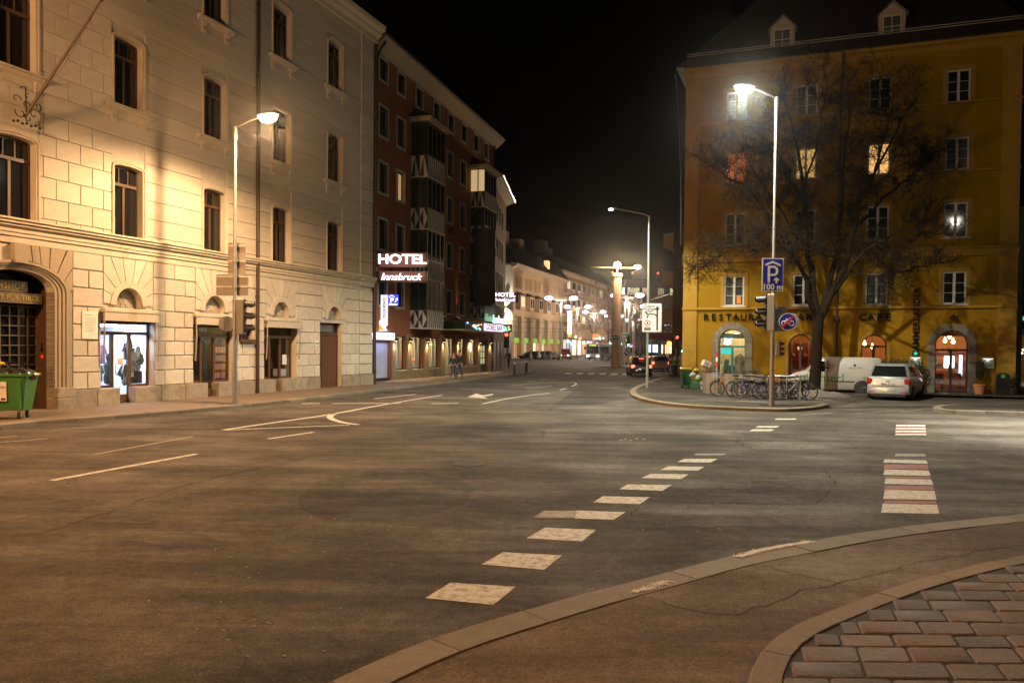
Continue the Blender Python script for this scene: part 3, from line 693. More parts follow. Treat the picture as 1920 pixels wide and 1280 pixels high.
# portal at the far left ---------------------------------------------------
PC = -20.15
for hw, y, dz in ((1.22, -.02, 0), (1.34, -.05, .06), (1.46, -.09, .12), (1.56, -.13, .18)):
    a = arch(PC, hw, .78, 3.75, .62 + dz, 16)[1:]; b_ = arch(PC, hw + .085, .78, 3.75, .66 + dz + .05, 16)[1:]
    part('portal_moulding', MB().prism([(PC+hw, .78)] + a[1:] + [(PC-hw, .78), (PC-hw-.085, .78)] + b_[1:][::-1] + [(PC+hw+.085, .78)], y, .3), M('portal_stone', (.33, .27, .19), .75, .2, 12, .2, 40) if hw == 1.22 else bpy.data.materials['portal_stone'], BL)
pang = [.05, .42, .70, .92, 1.12, 1.30, 1.48, 1.66]
for a0, a1 in zip(pang, pang[1:]):
    e = lambda a, r: (PC + (1.66+r)*math.cos(a), 3.75 + (.92+r)*math.sin(a))
    def b2(a):
        dx, dz = math.cos(a), math.sin(a); t = min(1.82/dx if dx > 1e-6 else 99, 1.37/dz); return (PC + dx*t, 3.75 + dz*t)
    g = .01; p = [e(a0+g+(a1-a0-2*g)*k/4, 0) for k in range(5)]; ext = [b2(a1-g)]; aa = math.atan2(1.37, 1.82)
    if a0 < aa < a1: ext.append((PC+1.82, 5.12))
    part('portal_voussoir', MB().prism(p + ext + [b2(a0+g)], -.07, 0), mt['granite'] if False else bpy.data.materials['portal_stone'], BL)
part('keystone', MB().prism([(PC-.2, 4.55), (PC+.2, 4.55), (PC+.24, 5.13), (PC-.24, 5.13)], -.2, 0), bpy.data.materials['portal_stone'], BL)
for k in range(5): part('jamb_stone', MB().bbox(PC+1.66, PC+1.81, -.07, 0, .78+.6*k+.005, .78+.6*(k+1)-.005 if k < 4 else 3.79, .01), bpy.data.materials['portal_stone'], BL)
part('plinth_stone', MB().bbox(PC+1.18, PC+1.86, -.2, .3, -.1, .45, .02), mt['granite'], BL); part('plinth_stone', MB().bbox(PC+1.2, PC+1.84, -.17, .3, .455, .78, .02), mt['granite'], BL)
gate = link('portal_gate', None, BL, (PC, .75, 0))
mb = MB()
for k in range(9): mb.box(-1.2+.3*k-.015, -1.2+.3*k+.015, -.02, .02, .9, 3.3)
for k in range(9): mb.box(-1.2, 1.2, -.02, .02, .9+.3*k-.015, .9+.3*k+.015)
part('grille', mb, M('gate_bars', (.16, .13, .085), .5, .2, metal=.4), gate); part('pane', MB().box(-1.2, 1.2, .05, .06, .2, 4.3), mt['pane'], gate)
part('gate_panel', MB().box(-1.2, 1.2, -.03, .03, .05, .88), M('gate_sheet', (.10, .085, .06), .6), gate)
part('reveal', MB().box(1.2, 1.24, -.75, .1, 0, 3.9).box(-1.24, -1.2, -.75, .1, 0, 3.9).add([(-1.2,-.44,4.37),(1.2,-.44,4.37),(1.2,.1,4.37),(-1.2,.1,4.37)], [(0,1,2,3)]), mt['wood_dark'], gate)
sg = M('bronze_board', (.13, .095, .045), .5, .2); sgl = M('gilt_letters', (.42, .30, .11), .4, .1, metal=.5)
b1 = part('name_board', MB().box(-1.2, .62, -.36, -.30, 3.72, 4.05), sg, gate); b2_ = part('name_board', MB().box(-1.25, 1.12, -.36, -.30, 3.38, 3.70), sg, gate)
part('lettering', moved(text_mb('REICHSHOF', .25, 'RIGHT', .008, .006, 0, 1.15), .52, -.37, 3.885), sgl, b1)
part('lettering', moved(text_mb('LANDESSCHULRAT FÜR TIROL', .22, 'RIGHT', .008, .005, 0, 1.05), 1.04, -.37, 3.54), sgl, b2_)
# shop fronts ---------------------------------------------------------------
def shop_frame(c, parent, bars, m):
    f = MB(); y0, y1 = .24, .31
    f.box(-1.15, -1.08, y0, y1, .68, 2.95).box(1.08, 1.15, y0, y1, .68, 2.95).box(-1.08, 1.08, y0, y1, 2.86, 2.95).box(-1.08, 1.08, y0, y1, 2.48, 2.6)
    f.box(-.52, -.40, y0-.02, y1, .12, 2.48).box(.22, .34, y0-.02, y1, .12, 2.48).box(-1.08, -.52, y0, y1, .66, .76).box(.34, 1.08, y0, y1, .66, .76).box(-.40, .22, y0-.01, y1, .14, .42)
    return part('shop_frame', f, m, parent)
def awning(c, parent):
    a = link('awning', None, parent, (c, 0, 0))
    part('cassette', MB().bbox(-1.2, 1.2, -.26, -.06, 3.22, 3.38, .03), mt['stone_trim'], a); part('valance', MB().box(-1.17, 1.17, -.24, -.2, 2.95, 3.22), mt['cloth'], a)
    for s_ in (-1, 1): part('folding_arm', MB().tube([(s_*1.17, -.2, 3.2), (s_*1.17, -.22, 2.5), (s_*1.17, -.16, 1.55)], .028, 8), mt['sheet'], a, 40)
    return a
for i, c in enumerate(BAY[:3]):
    sh = link('shop_front', None, BL, (c, 0, 0)); shop_frame(c, sh, 0, mt['wood_dark'])
    for a, b_, z0, z1, n in ((-1.08, -.52, .76, 2.48, 'pane'), (-.40, .22, .42, 2.48, 'pane'), (.34, 1.08, .76, 2.48, 'pane'), (-1.08, 1.08, 2.6, 2.86, 'pane')):
        part(n, MB().box(a, b_, .27, .28, z0, z1), mt['glass'], sh)
    part('handle', MB().tube([(-.36, .2, 1.15), (-.36, .17, 1.2), (-.36, .17, 1.5), (-.36, .2, 1.55)], .014, 6), mt['chrome'], sh)
    awning(c, BL)
    # a room stands behind each front
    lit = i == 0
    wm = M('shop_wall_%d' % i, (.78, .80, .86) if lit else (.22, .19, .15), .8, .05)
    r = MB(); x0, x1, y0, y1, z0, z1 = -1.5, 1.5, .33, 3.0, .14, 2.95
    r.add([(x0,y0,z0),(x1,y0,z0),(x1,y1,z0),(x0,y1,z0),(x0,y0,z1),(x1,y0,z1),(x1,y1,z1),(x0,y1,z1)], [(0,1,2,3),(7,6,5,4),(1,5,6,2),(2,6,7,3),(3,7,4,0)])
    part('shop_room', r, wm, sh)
    if lit:
        l = bpy.data.lights.new('shop_light', 'AREA'); l.shape = 'RECTANGLE'; l.size = 2.4; l.size_y = 1.4; l.energy = 480; l.color = (.72, .80, 1.0); link('shop_light', l, sh, (0, 1.2, 2.9))
        tube_m = E('shop_tube_light', (.75, .82, 1.0), 6)
        for x in (-.9, 0, .9): part('ceiling_tube', MB().tube([(x, .5, 2.82), (x, 2.6, 2.82)], .03, 6), tube_m, sh)
        cols = [(.03, .03, .04), (.05, .06, .12), (.25, .24, .26), (.02, .05, .05), (.35, .3, .28), (.10, .04, .12), (.5, .5, .52)]
        cm = [M('garment_%d' % k, c_, .85, .2, 10) for k, c_ in enumerate(cols)]
        part('clothes_rail', MB().tube([(.2, .9, 2.1), (1.3, .9, 2.1)], .015, 6).tube([(-1.3, 1.6, 1.7), (1.3, 1.6, 1.7)], .015, 6), mt['chrome'], sh)
        for k in range(30):     # hanging garments: shoulders, body and sleeves
            x = random.uniform(.35, 1.1) if k < 20 else random.uniform(-1.2, .3); y = random.choice((.42, .5, .6)) if k < 20 else random.choice((.95, 1.5, 1.9)); z = random.uniform(1.2, 2.4); h = random.uniform(.35, .75); wd = random.uniform(.10, .22)
            part('garment', MB().prism([(x-wd*.7, z-h), (x+wd*.8, z-h*.97), (x+wd*.75, z-.2), (x+wd*1.2, z-.32), (x+wd*1.35, z-.26), (x+wd*.8, z-.03), (x+.03, z), (x-.03, z), (x-wd*.8, z-.03), (x-wd*1.3, z-.28), (x-wd*1.15, z-.34), (x-wd*.72, z-.2)], y, y+.07), random.choice(cm), sh)
        for k in range(7):
            x = random.uniform(.36, 1.05); part('shop_bag', MB().bbox(x-.1, x+.1, .45, .6, .76, .76+random.uniform(.2, .5), .02), random.choice(cm), sh)
        # a dressed dummy behind the door
        du = MB().lathe([(.10, .15), (.02, .2), (.02, .75), (.14, .8), (.16, 1.0), (.11, 1.15), (.17, 1.42), (.10, 1.52), (.045, 1.56), (.05, 1.62), (.085, 1.72), (.06, 1.82), (.01, 1.85)], (-.12, .8, 0), 14); du.v = [(x, .8+(y-.8)*.7, z) for x, y, z in du.v]
        part('shop_dummy', du, cm[3], sh, 50); part('shelf', MB().box(-1.1, -.5, .5, .9, .3, .74), cm[0], sh)
        part('paper_notice', MB().box(-.22, .02, .255, .262, 1.45, 1.68), M('cream_paper', (.6, .52, .33), .8), sh)
    elif i == 1:                # stacked postcards in the right-hand case
        for k, c_ in enumerate(((.35, .06, .04), (.5, .22, .06), (.3, .32, .3), (.55, .5, .42), (.22, .25, .26))):
            cse = part('display_tray', MB().bbox(.36, 1.06, .33, .42, .80+.34*k, 1.06+.34*k, .01), M('tray_%d' % k, c_, .6, .2), sh)
            for q in range(4): part('display_item', MB().bbox(.40+.165*q, .51+.165*q, .31, .335, .83+.34*k, 1.02+.34*k, .008), M('item_%d_%d' % (k, q), (random.uniform(.2, .7), random.uniform(.1, .5), random.uniform(.05, .4)), .6), cse)
        point(sh, (.7, .9, 2.3), (1, .8, .5), 12, .1, 'display_light')
    else:
        part('paper_notice', MB().box(.5, .82, .255, .262, 1.3, 1.75), M('notice_white', (.6, .6, .6), .8), sh); part('display_box', MB().bbox(.4, 1.0, .4, .7, .76, 1.1, .02), mt['white'], sh)
# brown door with louvre in the fourth bay
dr = link('side_door', None, BL, (BAY[3], 0, 0))
for k in range(7): part('door_board', MB().bbox(-1.18+.27*k+.004, -1.18+.27*(k+1)-.004, .24, .3, .1, 2.68, .008), M('brown_door', (.10, .04, .022), .5, .3, 15) if k == 0 else bpy.data.materials['brown_door'], dr)
part('door_frame', MB().box(-1.2, -1.13, .2, .31, .1, 3.3).box(.65, .72, .2, .31, .1, 3.3).box(-1.13, .65, .2, .31, 2.68, 2.82), mt['wood_dark'], dr)
mb = MB()
for k in range(6): mb.add([(-1.1, .2, 2.86+.07*k), (.3, .2, 2.86+.07*k), (.3, .27, 2.92+.07*k), (-1.1, .27, 2.92+.07*k)], [(0,1,2,3)])
part('louvre', mb, mt['sheet'], dr); part('louvre_back', MB().box(-1.13, .65, .29, .31, 2.82, 3.3), mt['black'], dr)
part('house_number', MB().bbox(-1.62, -1.42, -.09, -.06, 2.15, 2.4, .01), mt['white'], dr)
part('number_text', moved(text_mb('24', .13, 'CENTER', .003, .004), -1.52, -.094, 2.275), mt['black'], dr)
# small window with a box, notice plate, drain pipes, flag pole
sw = link('small_window', None, BL, (-10, 0, 2.31)); part('frame', MB().box(-.44, .45, .18, .24, 0, .06).box(-.44, -.38, .18, .24, .06, .49).box(.39, .45, .18, .24, .06, .49).box(-.03, .03, .18, .24, .06, .49), mt['wood_dark'], sw); part('pane', MB().box(-.4, .4, .21, .22, .05, .49), mt['pane'], sw)
part('window_box', MB().bbox(-.46, .46, -.2, -.07, -.05, .10, .02), mt['wood_dark'], sw)
dp = part('drain_pipe', MB().tube([(-9.4, -.16, .1), (-9.4, -.16, 18.6)], .075, 10), mt['copper'], BL, 40)
for z in (.2, 2.1, 4.2, 7.5, 10.5, 13.5, 16.5): part('pipe_bracket', MB().tube([(-9.4, -.15, z), (-9.4, -.15, z+.07)], .095, 10), mt['copper'], dp, 40)
dp = part('drain_pipe', MB().tube([(.36, -.1, .1), (.36, -.1, 18.4)], .1, 10), mt['copper'], BL, 40)
for z in (.7, 1.5, 5, 9, 13): part('pipe_bracket', MB().tube([(.36, -.1, z), (.36, -.1, z+.08)], .125, 10), mt['copper'], dp, 40)
pl = tag(link('wall_plaque', None, None, LP.w(-17.7, .07, 2.78), LP.rz), 'white enamel notice plaque on the pale rusticated wall left of the lit shop', 'plaque')
part('board', MB().bbox(-.3, .3, -.03, 0, -.46, .45, .008), mt['white'], pl)
for k in range(9): part('text_line', MB().box(-.2, random.uniform(.1, .22), -.033, -.03, .22-.055*k, .235-.055*k), M('plaque_ink', (.32, .26, .16), .6) if k == 0 else bpy.data.materials['plaque_ink'], pl)
part('text_line', MB().box(-.2, .05, -.033, -.03, .31, .335), bpy.data.materials['plaque_ink'], pl)
fp = tag(link('flag_pole', None, None, LP.w(XC+.15, .25, 8.85), LP.rz), 'bare slanting flag pole on a wrought iron bracket high on the stone facade', 'flag pole')
d = Vector(((LP.sz(183, 2, 2.3)[0]) - XC - .15, -2.2, LP.sz(183, 2, 2.3)[1] - 8.85))
part('pole', MB().tube([(0, 0, 0), d*.55, d], [.045, .04, .028], 8), mt['wood_dark'], fp, 40); part('finial', MB().ball(d, .05), mt['iron'], fp, 40)
part('halyard', MB().tube([d*.97 + Vector((0, 0, -.03)), d*.5 + Vector((.05, 0, -.16)), d*.1 + Vector((0, 0, -.02))], .006, 4), mt['iron'], fp)
mb = MB()
for cx, cz, r, a0, a1 in ((0, .35, .18, -1, 4.5), (.28, .15, .2, .5, 6), (.1, 0, .16, 2, 7), (.38, .42, .14, -1, 4), (-.15, .1, .2, 3, 8), (-.3, .45, .16, 0, 5), (.05, .62, .1, 1, 6)):
    mb.tube([(cx + r*(1-.09*k)*math.cos(a0+(a1-a0)*k/10), -.05, cz + r*(1-.09*k)*math.sin(a0+(a1-a0)*k/10)) for k in range(11)], .016, 5)
mb.tube([(0, .18, .9), (0, -.05, .9), (0, -.08, -.2)], .02, 6)
for k in range(7): mb.ball((-.4+.14*k, -.07, -.22+.04*(k % 2)), .045, n=8, m=6)
part('scroll_bracket', mb, mt['iron'], fp, 50)
# ================================================================== HOTEL
mt['hotel'] = M('red_brown_plaster', (.30, .105, .042), .85, .15, 4, .3, 50, stain=.4, stcol=(.15, .06, .03), stscale=.8)
mt['hotel_trim'] = M('pale_window_trim', (.50, .46, .38), .8, .1, 6)
mt['frame_dark'] = M('dark_window_frame', (.04, .032, .026), .5, .2)
mt['soffit'] = M('cream_soffit', (.46, .37, .25), .8, .1, 5)
mt['slate'] = M('dark_slate', (.02, .02, .022), .6, .3, 12, .3, 40)
mt['speck'] = M('speckled_brown_stone', (.25, .19, .115), .6, .5, 30, .3, 60, stain=.6, stcol=(.10, .07, .04), stscale=6)
HO = thing('hotel', 'reddish brown hotel with patterned bay windows and a lit ground floor', 'building', HP.w(0, 0, 0), HP.rz)
HX0, HX1, HT = -2.72, 20.0, 19.55
wl = []
for z0, z1 in ((4.45, 6.35), (7.7, 9.72), (10.95, 13.0), (14.2, 16.22)):
    for a in (-1.95, .5, 9.1, 11.85): wl.append((a + .13, a + 1.37 - .13, z0 + .13, z1 - .2))
for a in (-1.95, .55, 3.4, 6.4, 9.2, 11.95, 14.8, 17.45): wl.append((a + .13, a + 1.3 - .13, 17.55, 18.75))
gfw = [(.52, 2.2), (2.88, 5.0), (5.8, 8.0), (8.78, 11.2), (11.75, 13.55), (14.1, 16.1), (16.85, 18.8)]
holes = [rect(a, b_, c, d_) for a, b_, c, d_ in wl] + [rect(a, b_, .72 if i not in (3, 6) else .12, 2.8) for i, (a, b_) in enumerate(gfw)]
holes.append(rect(-2.55, -.05, .12, 2.5))
mb = facade(rect(HX0, HX1, -.3, HT), holes, .3); shell(mb, HX0, HX1, 0, 13, -.3, HT)
part('wall', mb, mt['hotel'], HO)
lit_warm = E('lit_curtain', (1.0, .62, .25), .38)
protos = {}
def hwin(a, b_, z0, z1, lit=False, parent=None):
    key = (round(b_-a, 2), round(z1-z0, 2), lit); par = parent or HO
    if key in protos: return copy_tree(protos[key], par, (a, 0, z0))
    W, H = b_ - a, z1 - z0; w_ = link('window', None, par, (a, 0, z0))
    part('surround', MB().box(-.13, 0, -.04, .24, -.13, H+.13).box(W, W+.13, -.04, .24, -.13, H+.13).box(0, W, -.04, .24, H, H+.13).box(0, W, -.07, .24, -.13, 0), mt['hotel_trim'], w_)
    part('frame', MB().box(0, .05, .16, .22, 0, H).box(W-.05, W, .16, .22, 0, H).box(.05, W-.05, .16, .22, H-.05, H).box(.05, W-.05, .16, .22, 0, .06).box(W/2-.035, W/2+.035, .16, .22, .06, H-.05), mt['frame_dark'], w_)
    for x0, x1 in ((.05, W/2-.035), (W/2+.035, W-.05)): part('pane', MB().box(x0, x1, .19, .2, .06, H-.05), lit_warm if lit else mt['pane'], w_)
    protos[key] = w_; return w_
for i, (a, b_, c, d_) in enumerate(wl): hwin(a, b_, c, d_, lit=(i == 9))
part('downpipe', MB().tube([(-2.55, -.75, 19.3), (-2.5, -.4, 18.9), (-2.5, -.12, 18.4), (-2.5, -.12, .1)], .07, 8), mt['copper'], HO, 40); part('downpipe', MB().tube([(19.9, -.12, .1), (19.9, -.12, 19.3)], .1, 8), mt['copper'], HO, 40)
part('eaves', MB().sprism([(0, 18.95), (-.15, 19.0), (-.75, 19.5), (-.8, 19.65), (0, 19.75)], HX0 + .02, HX1 + .6), mt['soffit'], HO); part('gutter', MB().tube([(HX0, -.86, 19.66), (HX1 + .65, -.86, 19.66)], .07, 8), mt['copper'], HO, 40)
part('roof', MB().sprism([(-.86, 19.75), (6.5, 24), (13.4, 19.75)], HX0, HX1 + .6), mt['slate'], HO)
mt['panel_pale'] = M('pale_panel', (.52, .50, .44), .7, .06); mt['panel_dark'] = M('black_panel', (.02, .02, .022), .6, .1)
def oriel(s0, bands, zr, litz=None, w_=2.9, pr=1.18):
    o = link('bay_window', None, HO, (s0, 0, 0)); zb = bands[0][0]
    f = MB()
    for (z0, z1), nx in zip(bands, bands[1:] + [(zr, 0)]):
        pnl = part('bay_panel', MB().box(0, w_, -pr, 0, z0, z1), mt['panel_dark'], o); tb = MB(); H = z1 - z0; i = bands.index((z0, z1))
        e = .012
        for k in range(2):     # side that faces down the street: large triangles
            y0 = -pr*(k)/2 - .02; y1 = -pr*(k+1)/2 + .02; ym = (y0+y1)/2
            if i in (1, 3): tri = [[(y0, z1), (ym, z1), (y0, z0)], [(ym, z1), (ym, z0), (y1, z0)]]
            else: zm = (z0+z1)/2; tri = [[(y0, z1), (ym, z1), (y0, zm)], [(y0, z0), (ym, z0), (y0, zm)], [(ym, z1), (y1, zm), (ym, z0)]]
            for t in tri: tb.sprism(t, -e, 0)
        for k in range(8):     # street side: slender wedges
            x0 = w_*k/8 + .03; x1 = w_*(k+1)/8 - .03
            for t in ([[(x0, z1), (x0+.16, z1), (x0+.02, z0)], [(x1-.08, z0), (x1, z0), (x1-.08, z1)]] if i in (1, 3) else [[(x0, z1), (x0+.13, z1), (x0, (z0+z1)/2)], [(x0, z0), (x0+.13, z0), (x0, (z0+z1)/2)], [(x0+.15, z1), (x1, (z0+z1)/2), (x0+.15, z0)]]): tb.prism(t, -pr - e, -pr)
        part('triangle_inlay', tb, mt['panel_pale'], pnl)
        part('ledge', MB().box(-.04, w_+.04, -pr-.04, 0, z0-.07, z0), mt['panel_pale'], o)
        za, zb2 = z1, nx[0] - .07
        wn = link('bay_glazing', None, o, (0, 0, za)); Hh = zb2 - za
        f = MB()
        for x in (0, w_*.25, w_*.5, w_*.75, w_): f.box(x-.04, x+.04, -pr, -pr+.06, 0, Hh)
        for y in (-pr*.5,): f.box(0, .06, y-.04, y+.04, 0, Hh)
        f.box(.0, w_, -pr, -pr+.06, 0, .07).box(.0, w_, -pr, -pr+.06, Hh-.07, Hh).box(0, .06, -pr, 0, 0, .07).box(0, .06, -pr, 0, Hh-.07, Hh)
        part('frame', f, mt['frame_dark'], wn)
        lit = litz == i
        for k in range(4): part('pane', MB().box(w_*k/4+.04, w_*(k+1)/4-.04, -pr+.03, -pr+.035, .07, Hh-.07), mt['pane'], wn)
        pm = E('lit_bay_curtain', (1.0, .68, .34), .5) if lit else M('green_dark_glass', (.015, .03, .022), .1)
        for y0, y1 in ((-pr+.06, -pr*.5-.04), (-pr*.5+.04, -.02)): part('pane', MB().box(.02, .03, y0, y1, .07, Hh-.07), pm, wn)
        part('side_wall', MB().box(w_-.05, w_, -pr+.06, 0, 0, Hh), mt['hotel_trim'], wn)
    part('bay_soffit', MB().box(-.25, w_+.25, -pr-.25, 0, zr-.07, zr+.22), mt['soffit'], o)
    part('bay_roof', MB().add([(-.35, -pr-.35, zr+.22), (w_+.35, -pr-.35, zr+.22), (w_+.35, 0, zr+.22), (-.35, 0, zr+.22), (.5, 0, zr+1.0), (w_-.5, 0, zr+1.0)], [(0,1,5,4), (1,2,5), (3,0,4), (3,2,1,0), (2,3,4,5)]), mt['slate'], o)
    return o
oriel(2.75, [(3.36, 4.45), (6.45, 7.6), (9.6, 10.88), (12.88, 14.17)], 16.35)
oriel(14.3, [(4.4, 5.6), (7.4, 8.6), (10.3, 11.5), (13.0, 14.1)], 15.95, 3)
# ground floor: stone clad piers, wall lamps, windows with rooms behind
piers = [(0, .5), (2.22, 2.86), (5.02, 5.78), (8.02, 8.76), (11.22, 11.73), (13.57, 14.08), (16.12, 16.83), (18.82, 19.75)]
wl_glow = E('wall_lamp_glass', (1.0, .62, .26), 5)
for i, (a, b_) in enumerate(piers):
    part('pier', MB().bbox(a, b_, -.1, .05, -.1, 2.95, .015), mt['speck'], HO)
    c = (a + b_)/2
    if True:
        lp = link('wall_lamp', None, HO, (c, -.16, 2.56)); part('lamp_body', MB().bbox(-.17, .17, -.12, .05, -.06, .12, .02), mt['black'], lp); part('lamp_lens', MB().box(-.12, .12, -.09, .02, -.075, -.06), wl_glow, lp)
        spot(lp, (0, -.06, -.10), (1, .66, .32), 260, 48, .8, .05)
for i, (a, b_) in enumerate(gfw):
    low = i not in (3, 6)
    if low:
        n = 2
        for k in range(n): part('sill_slab', MB().bbox(a+(b_-a)*k/n+.004, a+(b_-a)*(k+1)/n-.004, -.05, .1, -.1, .66, .01), mt['speck'], HO)
        part('sill', MB().box(a, b_, -.08, .28, .66, .72), mt['stone_trim'], HO)
    sw = link('shop_window' if low else 'hotel_door', None, HO, (a, 0, 0)); W = b_ - a; z0 = .72 if low else .12
    if i == 6:
        gm = M('green_door_paint', (.03, .16, .11), .5); f = MB().box(0, W, .18, .26, .12, .75)
        for k in range(4): f.box(W*k/3-.05, W*k/3+.05, .18, .26, .75, 2.8)
        for k in range(4): f.box(0, W, .18, .26, .72+.52*k, .80+.52*k)
        part('door_frame', f.box(0, W, .18, .26, 2.3, 2.8), gm, sw); gl = E('lit_door_glass', (.95, .85, .45), .55)
        for k in range(3):
            for q in range(3): part('pane', MB().box(W*k/3+.05, W*(k+1)/3-.05, .21, .22, .80+.52*q, 1.24+.52*q), gl, sw)
        continue
    part('frame', MB().box(0, .06, .2, .27, z0, 2.8).box(W-.06, W, .2, .27, z0, 2.8).box(.06, W-.06, .2, .27, 2.74, 2.8).box(.06, W-.06, .2, .27, z0, z0+.06), mt['frame_dark'], sw); part('pane', MB().box(.06, W-.06, .23, .235, z0+.06, 2.74), mt['glass'], sw)
    r = MB(); x0, x1, y0, y1, zz0, zz1 = -.2, W+.2, .31, 3.2, .1, 2.95
    r.add([(x0,y0,zz0),(x1,y0,zz0),(x1,y1,zz0),(x0,y1,zz0),(x0,y0,zz1),(x1,y0,zz1),(x1,y1,zz1),(x0,y1,zz1)], [(0,1,2,3),(7,6,5,4),(1,5,6,2),(2,6,7,3),(3,7,4,0)])
    part('room', r, M('room_wall_%d' % i, (.40, .33, .22), .8), sw)
    cu = MB()      # gathered curtain swept to one side
    n = 14
    rows = []
    for q in range(7):
        zq = .76 + 1.95*q/6; wq = .55 - .28*math.sin(math.pi*q/6)*.8 if q < 6 else .6
        rows.append([(W - .1 - wq*k/n, .42 + .04*math.sin(k*2.2), zq) for k in range(n+1)])
    cu.loft(rows, cap=False, close=False); part('curtain', cu, mt['white'], sw, 60)
    if low: part('napkin_stand', MB().add([(W*.35, .5, .78), (W*.75, .5, .78), (W*.75, .8, .78), (W*.35, .8, .78), (W*.55, .6, 1.2)], [(0,1,4), (1,2,4), (2,3,4), (3,0,4)]), mt['white'], sw)
    point(sw, (W/2, 1.5, 2.5), (1, .75, .45), 190 if i != 5 else 300, .1, 'room_light')
    if i == 5: part('menu_screen', MB().bbox(.25, W-.3, .34, .38, 1.8, 2.5, .01), E('lit_menu', (1.0, .85, .75), 2.2), sw)
    if i == 2: part('neon_sign', MB().bbox(.5, 1.9, .4, .44, 2.25, 2.36, .01), E('green_neon', (.55, 1, .15), 2), sw)
# pale blue garage entrance with a light box above
ge = link('garage_entrance', None, HO, (-2.55, 0, 0))
part('entrance_panel', MB().box(0, 2.5, .22, .27, .3, 2.52), M('pale_blue_panel', (.42, .46, .60), .5, .05), ge); part('threshold', MB().box(0, 2.5, .1, .28, .1, .3), mt['black'], ge)
part('light_box', MB().bbox(-.12, 2.4, -.3, 0, 2.56, 2.95, .02), E('blue_white_light_box', (.78, .72, 1.0), 2.6), ge)
part('box_text', moved(text_mb('B', .22, 'CENTER', .003, .006), .35, -.305, 2.75), mt['black'], ge)
l = bpy.data.lights.new('box_light', 'AREA'); l.shape = 'RECTANGLE'; l.size = 2.3; l.size_y = .2; l.energy = 22; l.color = (.42, .45, 1.0); o = link('box_light', l, ge, (1.1, -.16, 2.54)); o.rotation_euler = (rad(-20), 0, 0)
# canopy with coloured glass front and light letters
ca = link('entrance_canopy', None, HO, (7.9, 0, 3.32))
part('canopy_slab', MB().bbox(0, 11.2, -1.9, 0, 0, .1, .02), mt['soffit'], ca)
part('canopy_front', MB().box(0, 11.2, -1.9, -1.82, .1, .6), M('canopy_glass', (.015, .03, .022), .3), ca); part('canopy_side', MB().box(0, .08, -1.82, 0, .1, .6), bpy.data.materials['canopy_glass'], ca)
part('sign_box', MB().bbox(4.2, 9.0, -1.97, -1.9, .08, .62, .02), E('canopy_sign_glow', (1.0, .8, .95), 1.6), ca)
part('sign_text', moved(text_mb('GOBES BAR', .62, 'CENTER', .004, .012, 0, 1.05, 1.25), 6.6, -1.975, .34), M('sign_text_dark', (.03, .02, .05), .5), ca)
cc = [E('bulb_%d' % k, c_, 3.2) for k, c_ in enumerate(((.1, 1, .45), (1, .3, .1), (1, .75, .2), (.3, .6, 1), (.9, 1, .9)))]
for k in range(26):
    x = random.choice((random.uniform(.2, 4.0), random.uniform(9.1, 11.1))); part('light_bulb', MB().ball((x, -1.93, random.uniform(.14, .55)), .06, n=8, m=6), random.choice(cc), ca)
part('script_sign', moved(text_mb('Hotel', .8, 'LEFT', .03, .01, .25), 4.6, -1.85, 1.05), E('script_dim', (.35, .8, .5), .5), ca); part('script_sign', moved(text_mb('Innsbruck', .85, 'LEFT', .03, .012, .25), 6.5, -1.85, 1.0), E('script_glow', (.65, 1, .95), 1.8), ca)
for s_ in (8.4, 11.35):        # amber wall washers above the canopy
    lp = link('wall_washer', None, HO, (s_, -.16, 4.25)); part('lamp_body', MB().bbox(-.25, .25, -.12, .12, -.08, .08, .02), mt['black'], lp); part('lamp_lens', MB().box(-.1, .1, -.04, .06, .08, .09), E('amber_lens', (1, .5, .1), 4), lp)
    spot(lp, (0, -.02, .12), (1, .48, .10), 240, 13, .9, .02, aim=(0, .03, 1))
# bracket pole, café banner
fpz = tag(link('banner_flag', None, None, HP.w(13.9, 1.25, 5.2), HP.rz), 'dark hanging banner with round emblem between the hotel windows', 'banner')
ban = MB(); rows = [[(math.sin(k*.9)*.07, -.9 + 1.8*k/8, z) for k in range(9)] for z in (0.1, 1.2, 2.5, 3.8, 5.0, 6.0)]
rows[0] = [(x, y*.75, z) for x, y, z in rows[0]]
ban.loft(rows, cap=False, close=False); part('cloth', ban, M('dark_banner', (.035, .03, .032), .9, .2), fpz, 60)
part('bracket', MB().tube([(0, 1.2, 6.05), (0, -1.0, 6.05)], .03, 6), mt['iron'], fpz)
em = M('banner_print', (.10, .085, .065), .8); rg = MB().torus((0, 0, 0), .36, .03, 24, 5); rg.v = [(-.09, -x, z + 2.2) for x, y, z in rg.v]; part('emblem', rg, em, fpz)
fg = MB().prism([(-.12, -.3), (.1, -.3), (.16, 0), (.05, .26), (-.06, .2), (-.16, -.05)], -.01, .01); fg.v = [(-.1, -x, z + 2.2) for x, y, z in fg.v]; part('emblem', fg, em, fpz)
for k, ch in enumerate('CAFE'):
    tm = text_mb(ch, .5, 'CENTER', .006, .004); tm.v = [(-.1 + y, -x - .15, z + 5.5 - .55*k) for x, y, z in tm.v]; part('letter', tm, em, fpz)
for k in range(11):
    tm = text_mb('CENTRALBAR'[k % 10], .3, 'CENTER', .006, .004); tm.v = [(-.1 + y, -x + .62, z + 5.2 - .42*k) for x, y, z in tm.v]; part('letter', tm, em, fpz)
fo = tag(link('bare_flag_pole', None, None, HP.w(9.6, .05, 10.5), HP.rz), 'short bare flag pole slanting from the brown hotel wall', 'flag pole')
part('pole', MB().tube([(0, 0, 0), (.3, -.9, .7), (.75, -2.2, 1.75)], .035, 8), mt['wood_dark'], fo); part('foot', MB().bbox(-.15, .15, -.2, .05, -.25, .15, .02), mt['iron'], fo)
